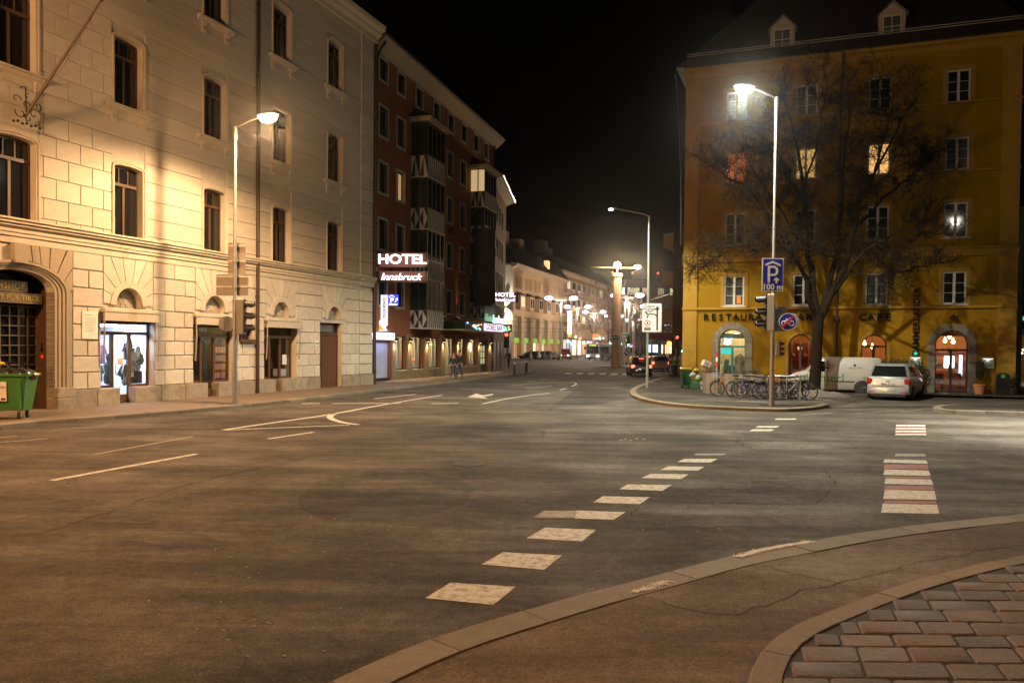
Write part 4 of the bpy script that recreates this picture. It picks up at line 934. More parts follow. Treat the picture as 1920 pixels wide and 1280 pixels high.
# blade signs (they face down the street)
mt['sign_brown'] = M('brown_sign_sheet', (.095, .030, .014), .45, .1, 5)
sgw = E('white_violet_neon', (1.0, .90, 1.0), 2.6)
def blade(base, wd, h1, h2, gap, label, t1, t2, s1, s2, yaw=0):
    t = thing('blade_sign', label, 'sign', base, yaw)
    part('upper_board', MB().bbox(0, wd, -.09, .09, h2+gap, h2+gap+h1, .015), mt['sign_brown'], t); part('lower_board', MB().bbox(0, wd*1.0, -.09, .09, 0, h2, .015), mt['sign_brown'], t)
    part('neon_letters', moved(text_mb(t1, s1, 'CENTER', .03, .02*s1, 0, 1.0, 1.18), wd*.5, -.13, h2+gap+h1*.5 - .01), sgw, t)
    part('neon_letters', moved(text_mb(t2, s2, 'CENTER', .03, .002*s2, .35, 1.0, 1.05), wd*.47, -.13, h2*.46), sgw, t)
    part('mount', MB().box(-.35, 0, -.04, .04, .1, .18).box(-.35, 0, -.04, .04, h2+gap+.3, h2+gap+.38), mt['iron'], t)
    return t
a = AT(707, 529, 45.2); b_ = AT(802, 473, 45.2); hh = b_.z - a.z
blade((a.x, 45.2, a.z), b_.x - a.x, hh*.5, hh*.365, hh*.135, 'large brown sign reading HOTEL Innsbruck in glowing letters', 'HOTEL', 'Innsbruck', .76, .56)
l = bpy.data.lights.new('sign_light', 'AREA'); l.shape = 'RECTANGLE'; l.size = 2.6; l.size_y = 1.4; l.energy = 14; l.color = (1.0, .75, .8); o = link('sign_light', l, bpy.data.objects['blade_sign'], (1.45, -.2, .9)); o.rotation_euler = (rad(90), 0, 0)
a = AT(923, 566, 66.0); b_ = AT(972, 548, 66.0); hh = b_.z - a.z
blade((a.x, 66.0, a.z), b_.x - a.x, hh*.5, hh*.46, hh*.02, 'smaller distant HOTEL Innsbruck sign at the far hotel corner', 'HOTEL', 'Innsbruck', .46, .42)
a = AT(714, 620, 45.6); b_ = AT(727, 553, 45.6); gw = b_.x - a.x; gh = b_.z - a.z
gs = thing('garage_sign', 'white glowing arrow sign reading GARAGE below the hotel sign', 'sign', (a.x, 45.6, a.z))
gz = E('white_sign_glow', (1.0, .93, 1.0), .95)
part('arrow_board', MB().prism([(0, gh), (gw, gh), (gw, gh*.16), (gw*.66, gh*.1), (gw*.98, 0), (-gw*.62, 0), (-gw*.62, gh*.33), (-gw*.28, gh*.27), (0, gh*.30)], -.08, .08), gz, gs)
part('arrow_mark', MB().prism([(-gw*.5, gh*.03), (gw*.58, gh*.03), (-gw*.5, gh*.24)], -.1, -.08), E('orange_arrow', (1, .33, .02), .9), gs)
for k, ch in enumerate('GARAGE'): part('letter', moved(text_mb(ch, .26, 'CENTER', .004, .002), gw*.52, -.085, gh*(.86 - .095*k)), M('grey_letters', (.10, .08, .10), .5) if k == 0 else bpy.data.materials['grey_letters'], gs)
part('mount', MB().box(-.5, 0, -.03, .03, gh*.85, gh*.88).box(-.5, 0, -.03, .03, gh*.45, gh*.48), mt['iron'], gs)
a = AT(728, 573, 45.7); b_ = AT(747, 552.5, 45.7); pw_ = b_.x - a.x; ph = b_.z - a.z
ps = thing('garage_parking_sign', 'small glowing blue parking garage sign beside the GARAGE arrow', 'sign', (a.x, 45.7, a.z))
part('board', MB().bbox(0, pw_, -.06, .06, 0, ph, .02), E('blue_sign_glow', (.05, .06, .9), 1.2), ps); wg = E('white_mark_glow', (1, 1, 1), 1.6)
part('letter', moved(text_mb('P', .42, 'CENTER', .003, .012), pw_*.36, -.065, ph*.46), wg, ps); part('roof_mark', MB().prism([(pw_*.08, ph*.72), (pw_*.36, ph*.93), (pw_*.64, ph*.72), (pw_*.62, ph*.82), (pw_*.36, ph*1.0), (pw_*.1, ph*.82)], -.07, -.06), wg, ps)
part('arrow_mark', MB().prism([(pw_*.62, ph*.3), (pw_*.8, ph*.55), (pw_*.7, ph*.6), (pw_*.95, ph*.72), (pw_*.95, ph*.45), (pw_*.88, ph*.52), (pw_*.7, ph*.28)], -.07, -.06), wg, ps); part('bar', MB().box(pw_*.08, pw_*.92, -.07, -.06, ph*.06, ph*.16), wg, ps)
# ------------------------------------------------------------------ narrow brown house after the hotel
N0 = HP.w(20.05, 0, 0); N1 = G(946, 689.5, .12); azn = math.degrees(math.atan2(N1.x - N0.x, N1.y - N0.y)); NP = Plane(N0, azn); nl = (N1 - N0).xy.length
NB = thing('narrow_brown_house', 'narrow brown house standing just beyond the hotel at the side street', 'building', N0, NP.rz)
nh = [rect(.8 + 2.2*k, 1.9 + 2.2*k, 4.2 + 3.0*j, 5.9 + 3.0*j) for k in range(4) for j in range(4)]
mb = facade(rect(0, nl, -.3, 16.6), nh, .25); shell(mb, 0, nl, 0, 12, -.3, 16.6); part('wall', mb, M('brown_plaster', (.17, .085, .04), .85, .15, 4, .2, 40), NB)
for h_ in nh: hwin(h_[0][0], h_[1][0], h_[0][1], h_[2][1], parent=NB)
part('eaves', MB().sprism([(0, 16.2), (-.7, 16.5), (-.75, 16.7), (0, 16.8)], -.1, nl + .5), mt['soffit'], NB); part('roof', MB().sprism([(-.75, 16.7), (6, 21), (12.5, 16.7)], -.1, nl + .5), mt['slate'], NB)
part('gutter', MB().tube([(-.2, -.85, 16.68), (nl + .5, -.85, 16.68)], .1, 8), mt['chrome'], NB, 40)
for k in range(3): part('shop_door', MB().bbox(1.2 + 3*k, 2.8 + 3*k, -.04, .04, .12, 2.7, .02), mt['frame_dark'], NB)
# ================================================================== YELLOW RESTAURANT BUILDING
mt['yellow'] = M('ochre_plaster', (.235, .130, .005), .9, .16, 2.2, .45, 40, stain=.65, stcol=(.165, .08, .005), stscale=.55, spec=.15)
mt['yellow_trim'] = M('pale_ochre_plaster', (.29, .165, .022), .88, .14, 4, .3, 45, stain=.6, stcol=(.19, .105, .02), stscale=.9, spec=.2)
mt['white_wood'] = M('white_window_wood', (.45, .42, .37), .55, .08)
YB = thing('yellow_restaurant_building', 'tall ochre yellow building with a ground floor restaurant on the right', 'building', RP.w(0, 0, 0), RP.rz)
YX0, YX1, YT = -13.32, 2.66, 17.4
WC = [-10.62, -7.06, -3.54, 0.0]; WR = [(4.56, 6.2), (7.88, 9.63), (11.24, 12.86), (14.56, 16.2)]
holes = [rect(c - .53, c + .53, a, b_) for c in WC for a, b_ in WR]
AR = [(-10.68, .71, .2, 2.59), (-7.17, .60, .85, 2.42), (-3.6, .60, .85, 2.42), (-.05, .73, .12, 2.52)]
holes += [arch(c, hw, z0, zs, hw, 14) for c, hw, z0, zs in AR]
mb = facade(rect(YX0, YX1, -.3, YT), holes, .28); shell(mb, YX0, YX1, 0, 15, -.3, YT); part('wall', mb, mt['yellow'], YB)
litc = {(0, 2): E('orange_curtain', (1.0, .25, .06), .55), (1, 2): E('amber_curtain', (1.0, .55, .15), .9), (2, 2): E('bright_amber_curtain', (1.0, .5, .14), 1.6)}
grey_c = M('grey_net_curtain', (.20, .19, .16), .8, .3, 12)
yproto = None
def ywin(c, z0, z1, pm, key):
    H = z1 - z0; w_ = link('window', None, YB, (c, 0, z0))
    part('surround', MB().box(-.72, -.53, -.035, 0, -.06, H+.18).box(.53, .72, -.035, 0, -.06, H+.18).box(-.53, .53, -.035, 0, H, H+.18), mt['yellow_trim'], w_)
    f = MB(); y0, y1 = .06, .14
    f.box(-.53, -.45, y0, y1, 0, H).box(.45, .53, y0, y1, 0, H).box(-.45, .45, y0, y1, 0, .08).box(-.45, .45, y0, y1, H-.08, H).box(-.06, .06, y0-.015, y1, .08, H-.08)
    for k in (1, 2):
        for a, b_ in ((-.45, -.06), (.06, .45)): f.box(a, b_, y0+.02, y1, .08+(H-.16)*k/3-.012, .08+(H-.16)*k/3+.012)
    part('frame', f, mt['white_wood'], w_); part('sill', MB().box(-.62, .62, -.09, .06, -.06, 0), mt['white_wood'], w_)
    for k in range(3):
        for a, b_ in ((-.45, -.06), (.06, .45)): part('pane', MB().box(a, b_, y0+.04, y0+.045, .08+(H-.16)*k/3+.012, .08+(H-.16)*(k+1)/3-.012), mt['glass'] if pm else mt['pane'], w_)
    if pm:
        rows = [[(-.48 + .96*k/16, .24 + .025*math.sin(k*1.9), z) for k in range(17)] for z in (.0, H)]
        part('curtain', MB().loft(rows, cap=False, close=False), pm, w_, 60)
    return w_
for i, c in enumerate(WC):
    for j, (a, b_) in enumerate(WR):
        pm = litc.get((i, j)) or (grey_c if (i, j) in ((0, 1), (0, 0), (1, 3), (3, 2), (2, 0)) else None); ywin(c, a, b_, pm, 0)
part('lamp_glow', MB().bbox(WC[0]+.12, WC[0]+.34, .2, .23, 4.7, 5.15, .02), E('orange_room_lamp', (1, .3, .05), 1.0), YB); part('lamp_glow', MB().bbox(WC[3]+.3, WC[3]+.36, .12, .13, 8.0, 8.3, .01), E('small_room_lamp', (1, .6, .2), 1.8), YB)
# pilasters, string courses, eaves, roof with dormers
for a, b_ in ((YX0-.04, -12.6), (1.88, YX1+.04)): part('pilaster', MB().box(a, b_, -.09, 0, -.1, YT-.25), mt['yellow_trim'], YB)
for z, t, pr in ((4.36, .13, .1), (6.95, .4, .06), (7.3, .12, .13), (11.1, .12, .1), (14.5, .1, .1)): part('string_course', MB().box(YX0-.08, YX1+.08, -pr-.05, 0, z, z+t), mt['yellow_trim'], YB)
part('eaves', MB().sprism([(0, 17.1), (-.12, 17.15), (-.3, 17.35), (-.55, 17.42), (-.58, 17.55), (0, 17.6)], YX0-.1, YX1+.1), mt['yellow_trim'], YB)
rf = part('roof', MB().add([(YX0-.5, -.75, 17.58), (YX1+.5, -.75, 17.58), (YX1+.5, 15.5, 17.58), (YX0-.5, 15.5, 17.58), (YX0+5.5, 7, 25.5), (YX1-3, 7, 25.5)], [(0,1,5,4), (1,2,5), (2,3,4,5), (3,0,4), (3,2,1,0)]), M('dark_tiles', (.032, .026, .03), .6, .4, 25, .5, 60), YB)
part('snow_guard', MB().tube([(YX0, -.2, 18.3), (YX1, -.2, 18.3)], .025, 5).tube([(YX0, -.2, 18.42), (YX1, -.2, 18.42)], .025, 5), mt['sheet'], YB)
for c in (-8.35, -3.05):
    d_ = link('dormer', None, YB, (c, .1, 17.9)); part('dormer_front', MB().prism([(-.62, 0), (.62, 0), (.62, 1.5), (0, 2.08), (-.62, 1.5)], 0, 2.2), M('dormer_wood', (.32, .27, .22), .8) if c < -5 else bpy.data.materials['dormer_wood'], d_)
    part('dormer_roof', MB().add([(-.75, -.15, 1.42), (0, -.15, 2.16), (0, 2.6, 2.16), (-.75, 2.6, 1.42), (.75, -.15, 1.42), (.75, 2.6, 1.42)], [(0,1,2,3), (1,4,5,2)]), bpy.data.materials['dormer_wood'], d_)
    part('frame', MB().box(-.45, .45, -.05, 0, .25, .33).box(-.45, .45, -.05, 0, 1.35, 1.43).box(-.45, -.38, -.05, 0, .33, 1.35).box(.38, .45, -.05, 0, .33, 1.35).box(-.02, .02, -.04, 0, .33, 1.35).box(-.38, .38, -.04, 0, .82, .86), mt['white_wood'], d_)
    for a, b_ in ((-.38, -.02), (.02, .38)): part('pane', MB().box(a, b_, -.02, -.01, .33, 1.35), M('dormer_glass', (.06, .075, .065), .15) if (c < -5 and a < -.1) else bpy.data.materials['dormer_glass'], d_)
dp = part('drain_pipe', MB().tube([(-5.35, -.6, 17.5), (-5.35, -.35, 17.2), (-5.38, -.14, 16.8), (-5.45, -.14, .1)], .07, 8), mt['copper'], YB, 40); part('hopper', MB().bbox(-5.6, -5.3, -.28, 0, 3.7, 4.0, .03), mt['copper'], dp)
dp = part('drain_pipe', MB().tube([(YX0-.6, -.3, 17.4), (YX0-.5, -.1, 16.6), (YX0-.25, -.05, 12.0), (YX0-.22, -.02, 8.0)], .05, 8), mt['chrome'], YB, 40)
# arch surrounds: stone voussoirs for the shop and the door, plaster bands for the two windows
mt['arch_stone'] = M('grey_brown_stone', (.17, .14, .105), .8, .25, 12, .5, 40, pv=.12, stain=.5, stcol=(.08, .065, .05), stscale=4)
for c, hw, z0, zs in (AR[0], AR[3]):
    ow = hw + .35
    for k in range(9):
        a0, a1 = math.pi*k/9 + .006, math.pi*(k+1)/9 - .006; p = [(c+ow*math.cos(a0+(a1-a0)*q/3), zs+ow*math.sin(a0+(a1-a0)*q/3)) for q in range(4)] + [(c+hw*math.cos(a1-(a1-a0)*q/3), zs+hw*math.sin(a1-(a1-a0)*q/3)) for q in range(4)]
        part('arch_stone', MB().prism(p, -.05, .25), mt['arch_stone'], YB)
    for s_ in (-1, 1):
        x0, x1 = sorted((c + s_*hw, c + s_*ow))
        for k in range(3): part('jamb_stone', MB().bbox(x0, x1, -.05, .25, -.05+(zs+.05)*k/3+.005, -.05+(zs+.05)*(k+1)/3-.005, .012), mt['arch_stone'], YB)
for c, hw, z0, zs in AR[1:3]:
    p = arch(c, hw+.16, z0, zs, hw+.16, 16)[1:]; q = arch(c, hw, z0, zs, hw, 16)[1:]
    part('arch_band', MB().prism(p + [(c-hw-.16, z0), (c-hw, z0)] + q[::-1], -.05, 0), mt['yellow_trim'], YB)
# glazing of the arches
teal = M('teal_frame', (.015, .14, .13), .5); darkf = M('dark_oak', (.03, .02, .014), .5)
for i, (c, hw, z0, zs) in enumerate(AR):
    fm = teal if i == 0 else darkf; g_ = link('arched_front', None, YB, (c, 0, 0)); tr = zs - .25 if i in (0, 3) else zs
    f = MB().box(-hw, -hw+.06, .2, .27, z0, zs).box(hw-.06, hw, .2, .27, z0, zs).box(-hw+.06, hw-.06, .19, .27, tr-.05, tr+.05).box(-.06, .06, .2, .27, z0, tr-.05).box(-hw+.06, hw-.06, .2, .27, z0, z0+.12)
    p = [(hw*math.cos(math.pi*k/16), zs+hw*math.sin(math.pi*k/16)) for k in range(17)]; q = [((hw-.05)*math.cos(math.pi*k/16), zs+(hw-.05)*math.sin(math.pi*k/16)) for k in range(17)]
    f.prism(p + q[::-1], .2, .27); part('frame', f, fm, g_)
    for a, b_ in ((-hw+.06, -.06), (.06, hw-.06)): part('pane', MB().box(a, b_, .23, .235, z0+.12, tr-.05), mt['glass'], g_)
    part('fanlight_pane', MB().prism([(hw-.06, tr+.05)] + [((hw-.05)*math.cos(math.pi*k/16), zs+(hw-.05)*math.sin(math.pi*k/16)) for k in range(0 if tr >= zs else 0, 17)] + [(-hw+.06, tr+.05)], .23, .235), mt['glass'], g_)
    if i == 3: part('door_handle', MB().tube([(.1, .12, 1.0), (.1, .12, 1.5)], .018, 6).tube([(-.1, .12, 1.0), (-.1, .12, 1.5)], .018, 6), mt['chrome'], g_); part('door_mat', MB().bbox(-.7, .7, -1.0, -.1, .1, .13, .01), mt['black'], g_)
# rooms
def room(x0, x1, y1, z1, wall, floor_m):
    r = MB(); y0, z0 = .29, .1
    r.add([(x0,y0,z0),(x1,y0,z0),(x1,y1,z0),(x0,y1,z0),(x0,y0,z1),(x1,y0,z1),(x1,y1,z1),(x0,y1,z1)], [(7,6,5,4),(1,5,6,2),(2,6,7,3),(3,7,4,0)]); o = part('room', r, wall, YB)
    part('room_floor', MB().box(x0, x1, y0, y1, z0-.05, z0+.01), floor_m, YB); return o
room(-9.35, 2.4, 5.5, 4.2, M('warm_plaster_wall', (.50, .26, .11), .8, .15), M('oak_floor', (.22, .10, .045), .4, .3, 6)); room(-12.5, -9.45, 3.2, 4.2, M('cream_shop_wall', (.62, .52, .32), .8, .1), M('grey_floor', (.25, .22, .18), .5))
for x, y, e in ((-.2, 2.2, 420), (-3.6, 2.0, 190), (-7.2, 2.0, 190)): point(YB, (x, y, 3.4), (1, .52, .20), e, .15, 'room_light')
point(YB, (-10.6, 1.6, 3.4), (1, .80, .48), 240, .15, 'room_light')
part('wood_panel', MB().box(-8.2, -6.1, 3.0, 3.1, .1, 2.6), M('red_wood', (.28, .055, .02), .4, .2, 8), YB)
for k in range(5): part('panel_strip', MB().box(-8.1 + .45*k, -8.04 + .45*k, 2.96, 3.0, .1, 2.6), M('pale_strip', (.55, .4, .25), .5) if k == 0 else bpy.data.materials['pale_strip'], YB)
for x, z in ((-7.55, 1.9), (-6.9, 1.9), (-7.2, 2.3)): part('glass_globe', MB().ball((x, 1.6, z), .12), E('globe_glow', (1, .55, .25), 1.6) if z > 2 else M('clear_globe', (.5, .4, .3), .1), YB, 60)
bulb = E('pendant_glow', (1, .66, .3), 9)
for x, y, z in ((.25, 2.6, 2.95), (.05, 2.7, 2.75), (.4, 2.5, 2.7), (-3.9, 2.2, 2.55), (-3.5, 2.4, 2.4)):
    pn = part('pendant_lamp', MB().lathe([(.02, .22), (.05, .12), (.10, .02), (.085, -.06), (.03, -.1)], (x, y, z), 10), bulb, YB, 50); part('pendant_cord', MB().tube([(x, y, z+.2), (x, y, 4.18)], .01, 4), mt['black'], pn)
part('ceiling_beam', MB().box(-9.3, 2.3, 1.9, 2.15, 3.0, 3.3), M('dark_beam', (.10, .05, .025), .6), YB); part('duct', MB().tube([(-9.3, 1.3, 3.25), (-6.3, 1.3, 3.25)], .16, 12), mt['sheet'], YB, 40); part('duct', MB().tube([(-12.3, 1.0, 2.95), (-9.6, 1.0, 2.95)], .14, 12), mt['sheet'], YB, 40)
part('bar_shelf', MB().box(-1.5, 1.4, 5.1, 5.4, 1.5, 1.56).box(-1.5, 1.4, 5.1, 5.4, 2.1, 2.16).box(-1.5, 1.6, 4.3, 4.7, .1, 1.15), M('bar_wood', (.25, .09, .03), .4), YB)
bm_ = [M('bottle_%d' % k, c_, .15) for k, c_ in enumerate(((.3, .12, .03), (.05, .2, .1), (.5, .35, .15)))]
for k in range(14): part('bottle', MB().lathe([(.045, 0), (.045, .2), (.015, .26), (.015, .33)], (-1.4 + .2*k, 5.2, 1.56 if k % 2 else 2.16), 8), bm_[k % 3], YB, 40)
part('lit_screen', MB().bbox(.25, .75, 4.2, 4.25, 1.3, 1.95, .01), E('cool_screen', (.75, .8, 1), 5), YB); part('lit_screen', MB().bbox(.95, 1.1, 4.0, 4.05, .9, 2.0, .01), bpy.data.materials['cool_screen'], YB)
part('shop_poster', MB().bbox(-11.28, -10.72, .3, .33, 1.95, 2.25, .005), E('teal_poster', (.05, .75, .65), .9), YB); part('neon_star', MB().prism([(-11.15, 2.5), (-10.95, 2.42), (-10.72, 2.55), (-10.82, 2.68), (-10.68, 2.8), (-10.95, 2.78), (-11.12, 2.82), (-11.1, 2.66)], .3, .36), E('green_neon_cross', (.3, 1, .85), 5), YB)
part('shop_counter', MB().bbox(-11.2, -10.6, 1.2, 1.8, .1, 1.3, .02), M('teal_counter', (.12, .28, .22), .6), YB); part('paper_cutout', MB().prism([(-10.5, .5), (-10.1, .5), (-10.05, 1.75), (-10.3, 2.0), (-10.62, 1.7)], .6, .66), M('kraft', (.42, .33, .2), .8), YB); part('paper_cutout', MB().prism([(-11.2, 1.1), (-10.95, 1.0), (-10.85, 1.6), (-11.1, 1.65)], .6, .64), bpy.data.materials['teal_counter'], YB)
# letters
lm = M('dark_metal_letters', (.006, .005, .004), .8, .1, spec=.1)
def letters(word, s0, step, zc_, size):
    for k, ch in enumerate(word):
        if ch != ' ': part('letter', moved(text_mb(ch, size, 'CENTER', .025, .012), s0 + step*k, -.07, zc_), lm, YB)
letters('RESTAURANT', -12.08, .397, 3.93, .50); letters('BAR', -7.56, .397, 3.93, .50); letters('CAFE', -4.17, .397, 3.90, .50)
vt = moved(text_mb('KAMMERLANDER', .42, 'LEFT', .02, .008, 0, 1.08), 0, 0, 0, math.pi/2); part('vertical_letters', moved(vt, -1.66, -.06, 1.95), lm, YB)
# ------------------------------------------------------------------ wall furniture
def menu_box(s_, z, label):
    t = thing('menu_case', label, 'menu case', RP.w(s_, .02, z), RP.rz); part('case', MB().box(-.27, -.22, -.1, 0, -.27, .27).box(.22, .27, -.1, 0, -.27, .27).box(-.22, .22, -.1, 0, .22, .27).box(-.22, .22, -.1, 0, -.27, -.22), mt['sheet'], t)
    part('menu_sheet', MB().box(-.22, .22, -.03, -.02, -.22, .22), M('menu_paper', (.45, .44, .38), .7), t); part('strip_light', MB().box(-.2, .2, -.08, -.06, .19, .215), E('menu_light', (1, .9, .7), 4), t); part('pane', MB().box(-.22, .22, -.095, -.09, -.22, .22), mt['glass'], t)
    point(t, (0, -.065, .14), (1, .9, .7), .9, .03, 'menu_lamp'); return t
menu_box(-1.68, 1.65, 'lit silver menu case left of the restaurant door'); menu_box(1.52, 1.65, 'lit silver menu case right of the restaurant door')
st = thing('beer_sign', 'small wall sign with a green star above the left menu case', 'sign', RP.w(-1.68, .04, 2.08), RP.rz)
part('board', MB().lathe([(.16, 0), (.16, .05)], (0, -.05, 0), 20, 'y'), mt['black'], st, 40); part('star', MB().prism([(.11*(1 if k % 2 == 0 else .42)*math.sin(math.pi*k/5), .11*(1 if k % 2 == 0 else .42)*math.cos(math.pi*k/5)) for k in range(10)], -.07, -.05), E('green_star', (.02, .7, .4), .8), st)
wlmp = thing('bell_lamp', 'unlit dark bell shaped lamp above the restaurant door', 'lamp', RP.w(-.05, .25, 3.9), RP.rz); part('shade', MB().lathe([(.05, .1), (.12, .06), (.22, -.06), (.2, -.07)], (0, 0, 0), 16), mt['iron'], wlmp, 40); part('arm', MB().tube([(0, .25, .1), (0, 0, .16), (0, 0, .08)], .015, 6), mt['iron'], wlmp)
# topiary, board, planter
def foliage(mb, c, rx, ry, rz, n, leaf, shell_=.55):
    for _ in range(n):
        while True:
            v = Vector((random.uniform(-1, 1), random.uniform(-1, 1), random.uniform(-1, 1)))
            if shell_ < v.length < 1: break
        p = Vector((c[0]+v.x*rx, c[1]+v.y*ry, c[2]+v.z*rz)); a = Vector((random.gauss(0, 1), random.gauss(0, 1), random.gauss(0, 1))).normalized(); b_ = a.orthogonal().normalized(); l = leaf*random.uniform(.6, 1.3)
        k = len(mb.v); mb.v += [tuple(p - a*l), tuple(p + b_*l*.4), tuple(p + a*l), tuple(p - b_*l*.4)]; mb.f.append((k, k+1, k+2, k+3))
    return mb
mt['leaf'] = M('evergreen_leaf', (.035, .05, .02), .6, .4, 8); mt['leaf_dark'] = M('dark_leaf', (.022, .03, .014), .7, .4, 8)
tp = thing('potted_cypress', 'slim clipped evergreen in a terracotta pot beside the restaurant door', 'plant', RP.w(1.12, .45, .1), RP.rz)
part('pot', MB().lathe([(.20, 0), (.27, .42), (.30, .44), (.30, .5), (.24, .5)], n=18), M('terracotta', (.42, .17, .07), .75, .15), tp, 40); part('stem', MB().tube([(0, 0, .45), (0, 0, .9)], .025, 6), mt['wood_dark'], tp); part('foliage', foliage(MB(), (0, 0, 1.2), .2, .2, .5, 900, .045), mt['leaf_dark'], tp)
ab = thing('advertising_board', 'black rounded pavement board standing right of the restaurant door', 'board', RP.w(1.95, 1.15, .02), RP.rz + rad(12))
pb = [(-.32, 0), (.36, 0), (.30, .95)] + [(.0 + .31*math.cos(math.pi*k/8), .95 + .25*math.sin(math.pi*k/8)) for k in range(9)] + [(-.31, .95)]
part('board', MB().prism(pb, -.03, .03), mt['black'], ab); part('green_logo', MB().lathe([(.10, 0), (.10, .012)], (0, -.045, 1.02), 16, 'y'), M('green_print', (.12, .32, .06), .5), ab); part('foot', MB().bbox(-.3, .34, -.22, .22, 0, .06, .02), mt['rubber'], ab)
sh = thing('planter_shrub', 'leafy dark shrubs in a long planter under the cafe window', 'planter', RP.w(-2.6, .55, .05), RP.rz); part('trough', MB().bbox(-1.3, 1.1, -.22, .22, .05, .75, .03), mt['wood_dark'], sh)
fm_ = MB(); 
for k in range(7): foliage(fm_, (-1.1+.36*k, 0, 1.15+.22*random.random()), .3, .25, .45, 330, .06, .1)
part('foliage', fm_, mt['leaf'], sh)
s2 = thing('corner_shrub', 'small straggly shrub at the corner right of the pavement board', 'plant', RP.w(2.45, .5, .05), RP.rz); part('foliage', foliage(MB(), (0, 0, .75), .3, .25, .45, 420, .05, .1), mt['leaf'], s2); part('tub', MB().lathe([(.2, 0), (.26, .4), (.22, .4)], n=14), mt['granite'], s2, 40)
# restaurant chairs
def rchair(x, y, rz, label):
    t = thing('restaurant_chair', label, 'chair', RP.w(x, -y, .11), RP.rz + rz, 'red chairs inside the restaurant'); m_ = M('red_leather', (.40, .07, .02), .5) if 'red_leather' not in bpy.data.materials else bpy.data.materials['red_leather']
    part('seat', MB().bbox(-.22, .22, -.22, .22, .42, .5, .02), m_, t); part('backrest', MB().bbox(-.22, .22, .17, .23, .5, .98, .02), m_, t)
    for a in (-.19, .19):
        for b_ in (-.19, .19): part('leg', MB().box(a-.02, a+.02, b_-.02, b_+.02, 0, .42), mt['wood_dark'], t)
rchair(-.45, 1.3, rad(180), 'red leather chair behind the left pane of the restaurant door'); rchair(.38, 1.4, rad(180), 'red leather chair behind the right pane of the restaurant door'); rchair(-7.3, 1.6, rad(170), 'red leather chair behind the arched window near the lamp post')
# ------------------------------------------------------------------ glass pavilion cut by the right picture edge
PV = thing('glass_pavilion', 'dark framed glass shop front at the right edge of the picture', 'building', RP.w(2.8, -.3, 0), RP.rz)
part('frame', MB().box(0, .22, 0, .25, 0, 9).box(0, 9, 0, .2, 3.0, 3.35).box(3.2, 3.35, 0, .2, 0, 9).box(6.4, 6.55, 0, .2, 0, 9).box(.22, 9, 0, .2, 0, .5).box(0, 9, -.1, 4, 9, 9.3), mt['black'], PV)
for a, b_ in ((.22, 3.2), (3.35, 6.4)):
    part('pane', MB().box(a, b_, .1, .105, .5, 3.0), mt['glass'], PV); part('pane', MB().box(a, b_, .1, .105, 3.35, 9), M('green_dark_pane', (.012, .02, .014), .08), PV)
part('room', MB().add([(0,.2,.1),(9,.2,.1),(9,4,.1),(0,4,.1),(0,.2,3.0),(9,.2,3.0),(9,4,3.0),(0,4,3.0)], [(0,1,2,3),(7,6,5,4),(1,5,6,2),(2,6,7,3),(3,7,4,0)]), M('cafe_wall', (.3, .18, .1), .7), PV)
for k in range(16): part('light_bulb', MB().ball((random.uniform(.3, 3), random.uniform(.8, 2.6), random.uniform(2.0, 2.9)), .05, n=8, m=6), bulb, PV)
part('green_neon', MB().bbox(.25, .75, .02, .06, 3.75, 3.95, .01), E('green_neon_strip', (.05, .6, .25), 1.0), PV); part('white_star_light', MB().ball((.8, .0, 3.95), .06, n=8, m=6), E('white_star', (1, .9, 1), 6), PV); point(PV, (2, 2, 2.4), (1, .6, .3), 40, .1, 'room_light')
# ================================================================== FAR STREET
mt['far_cream'] = M('far_cream_plaster', (.50, .36, .20), .85, .12, 1.2, .1, 20, stain=.3, stcol=(.33, .23, .13), stscale=.3)
mt['far_cream2'] = M('far_tan_plaster', (.40, .28, .16), .85, .12, 1.2, stain=.3, stcol=(.26, .18, .10), stscale=.3)
mt['far_win'] = M('far_dark_window', (.10, .065, .035), .25); mt['far_white'] = M('far_white_frame', (.6, .55, .45), .6)
def fwin(parent, x, z, w_, h, pane, frame=True, proto={}):
    key = (w_, h, pane.name, frame)
    if key in proto: return copy_tree(proto[key], parent, (x, 0, z))
    o = part('window', MB().box(0, w_, -.04, .12, 0, .1).box(0, w_, -.04, .12, h-.1, h).box(0, .1, -.04, .12, .1, h-.1).box(w_-.1, w_, -.04, .12, .1, h-.1).box(w_/2-.05, w_/2+.05, -.02, .12, .1, h-.1), mt['far_white'] if frame else mt['far_cream2'], parent, loc=(x, 0, z))
    for a, b_ in ((.1, w_/2-.05), (w_/2+.05, w_-.1)): part('pane', MB().box(a, b_, .03, .06, .1, h-.1), pane, o)
    proto[key] = o; return o
# pale corner building ------------------------------------------------------
C0 = AT(961, 668, 150); C1 = AT(1056, 665, 186); az1 = math.degrees(math.atan2(C1.x-C0.x, C1.y-C0.y)); CP = Plane(C0, az1); cl = (C1-C0).xy.length
CB = thing('pale_corner_building', 'long cream building with shops and grey grilles at the far corner', 'building', (C0.x, C0.y, 0), CP.rz)
EH = 17.6
NBAY = 6; bw = cl/NBAY
sh_holes = [rect(bw*k + 1.0, bw*(k+1) - .9, .1, 8.2) for k in range(NBAY)]
mb = facade(rect(0, cl, -.2, EH), sh_holes, 1.2); part('wall', mb.add([(0,0,-.2),(0,0,EH),(cl,0,EH),(cl,14,EH),(cl,14,-.2),(cl,0,-.2)], [(2,3,4,5)]), mt['far_cream'], CB)
part('end_wall', MB().box(-.02, 0, .0, 9, -.2, EH), M('pale_end_wall', (.62, .55, .42), .85), CB)
part('eaves', MB().sprism([(0, EH-.3), (-1.1, EH+.1), (-1.15, EH+.5), (0, EH+.7)], -1.2, cl+.2), mt['soffit'], CB); part('end_eaves', MB().box(-1.2, 0, 0, 10, EH+.1, EH+.5), mt['soffit'], CB)
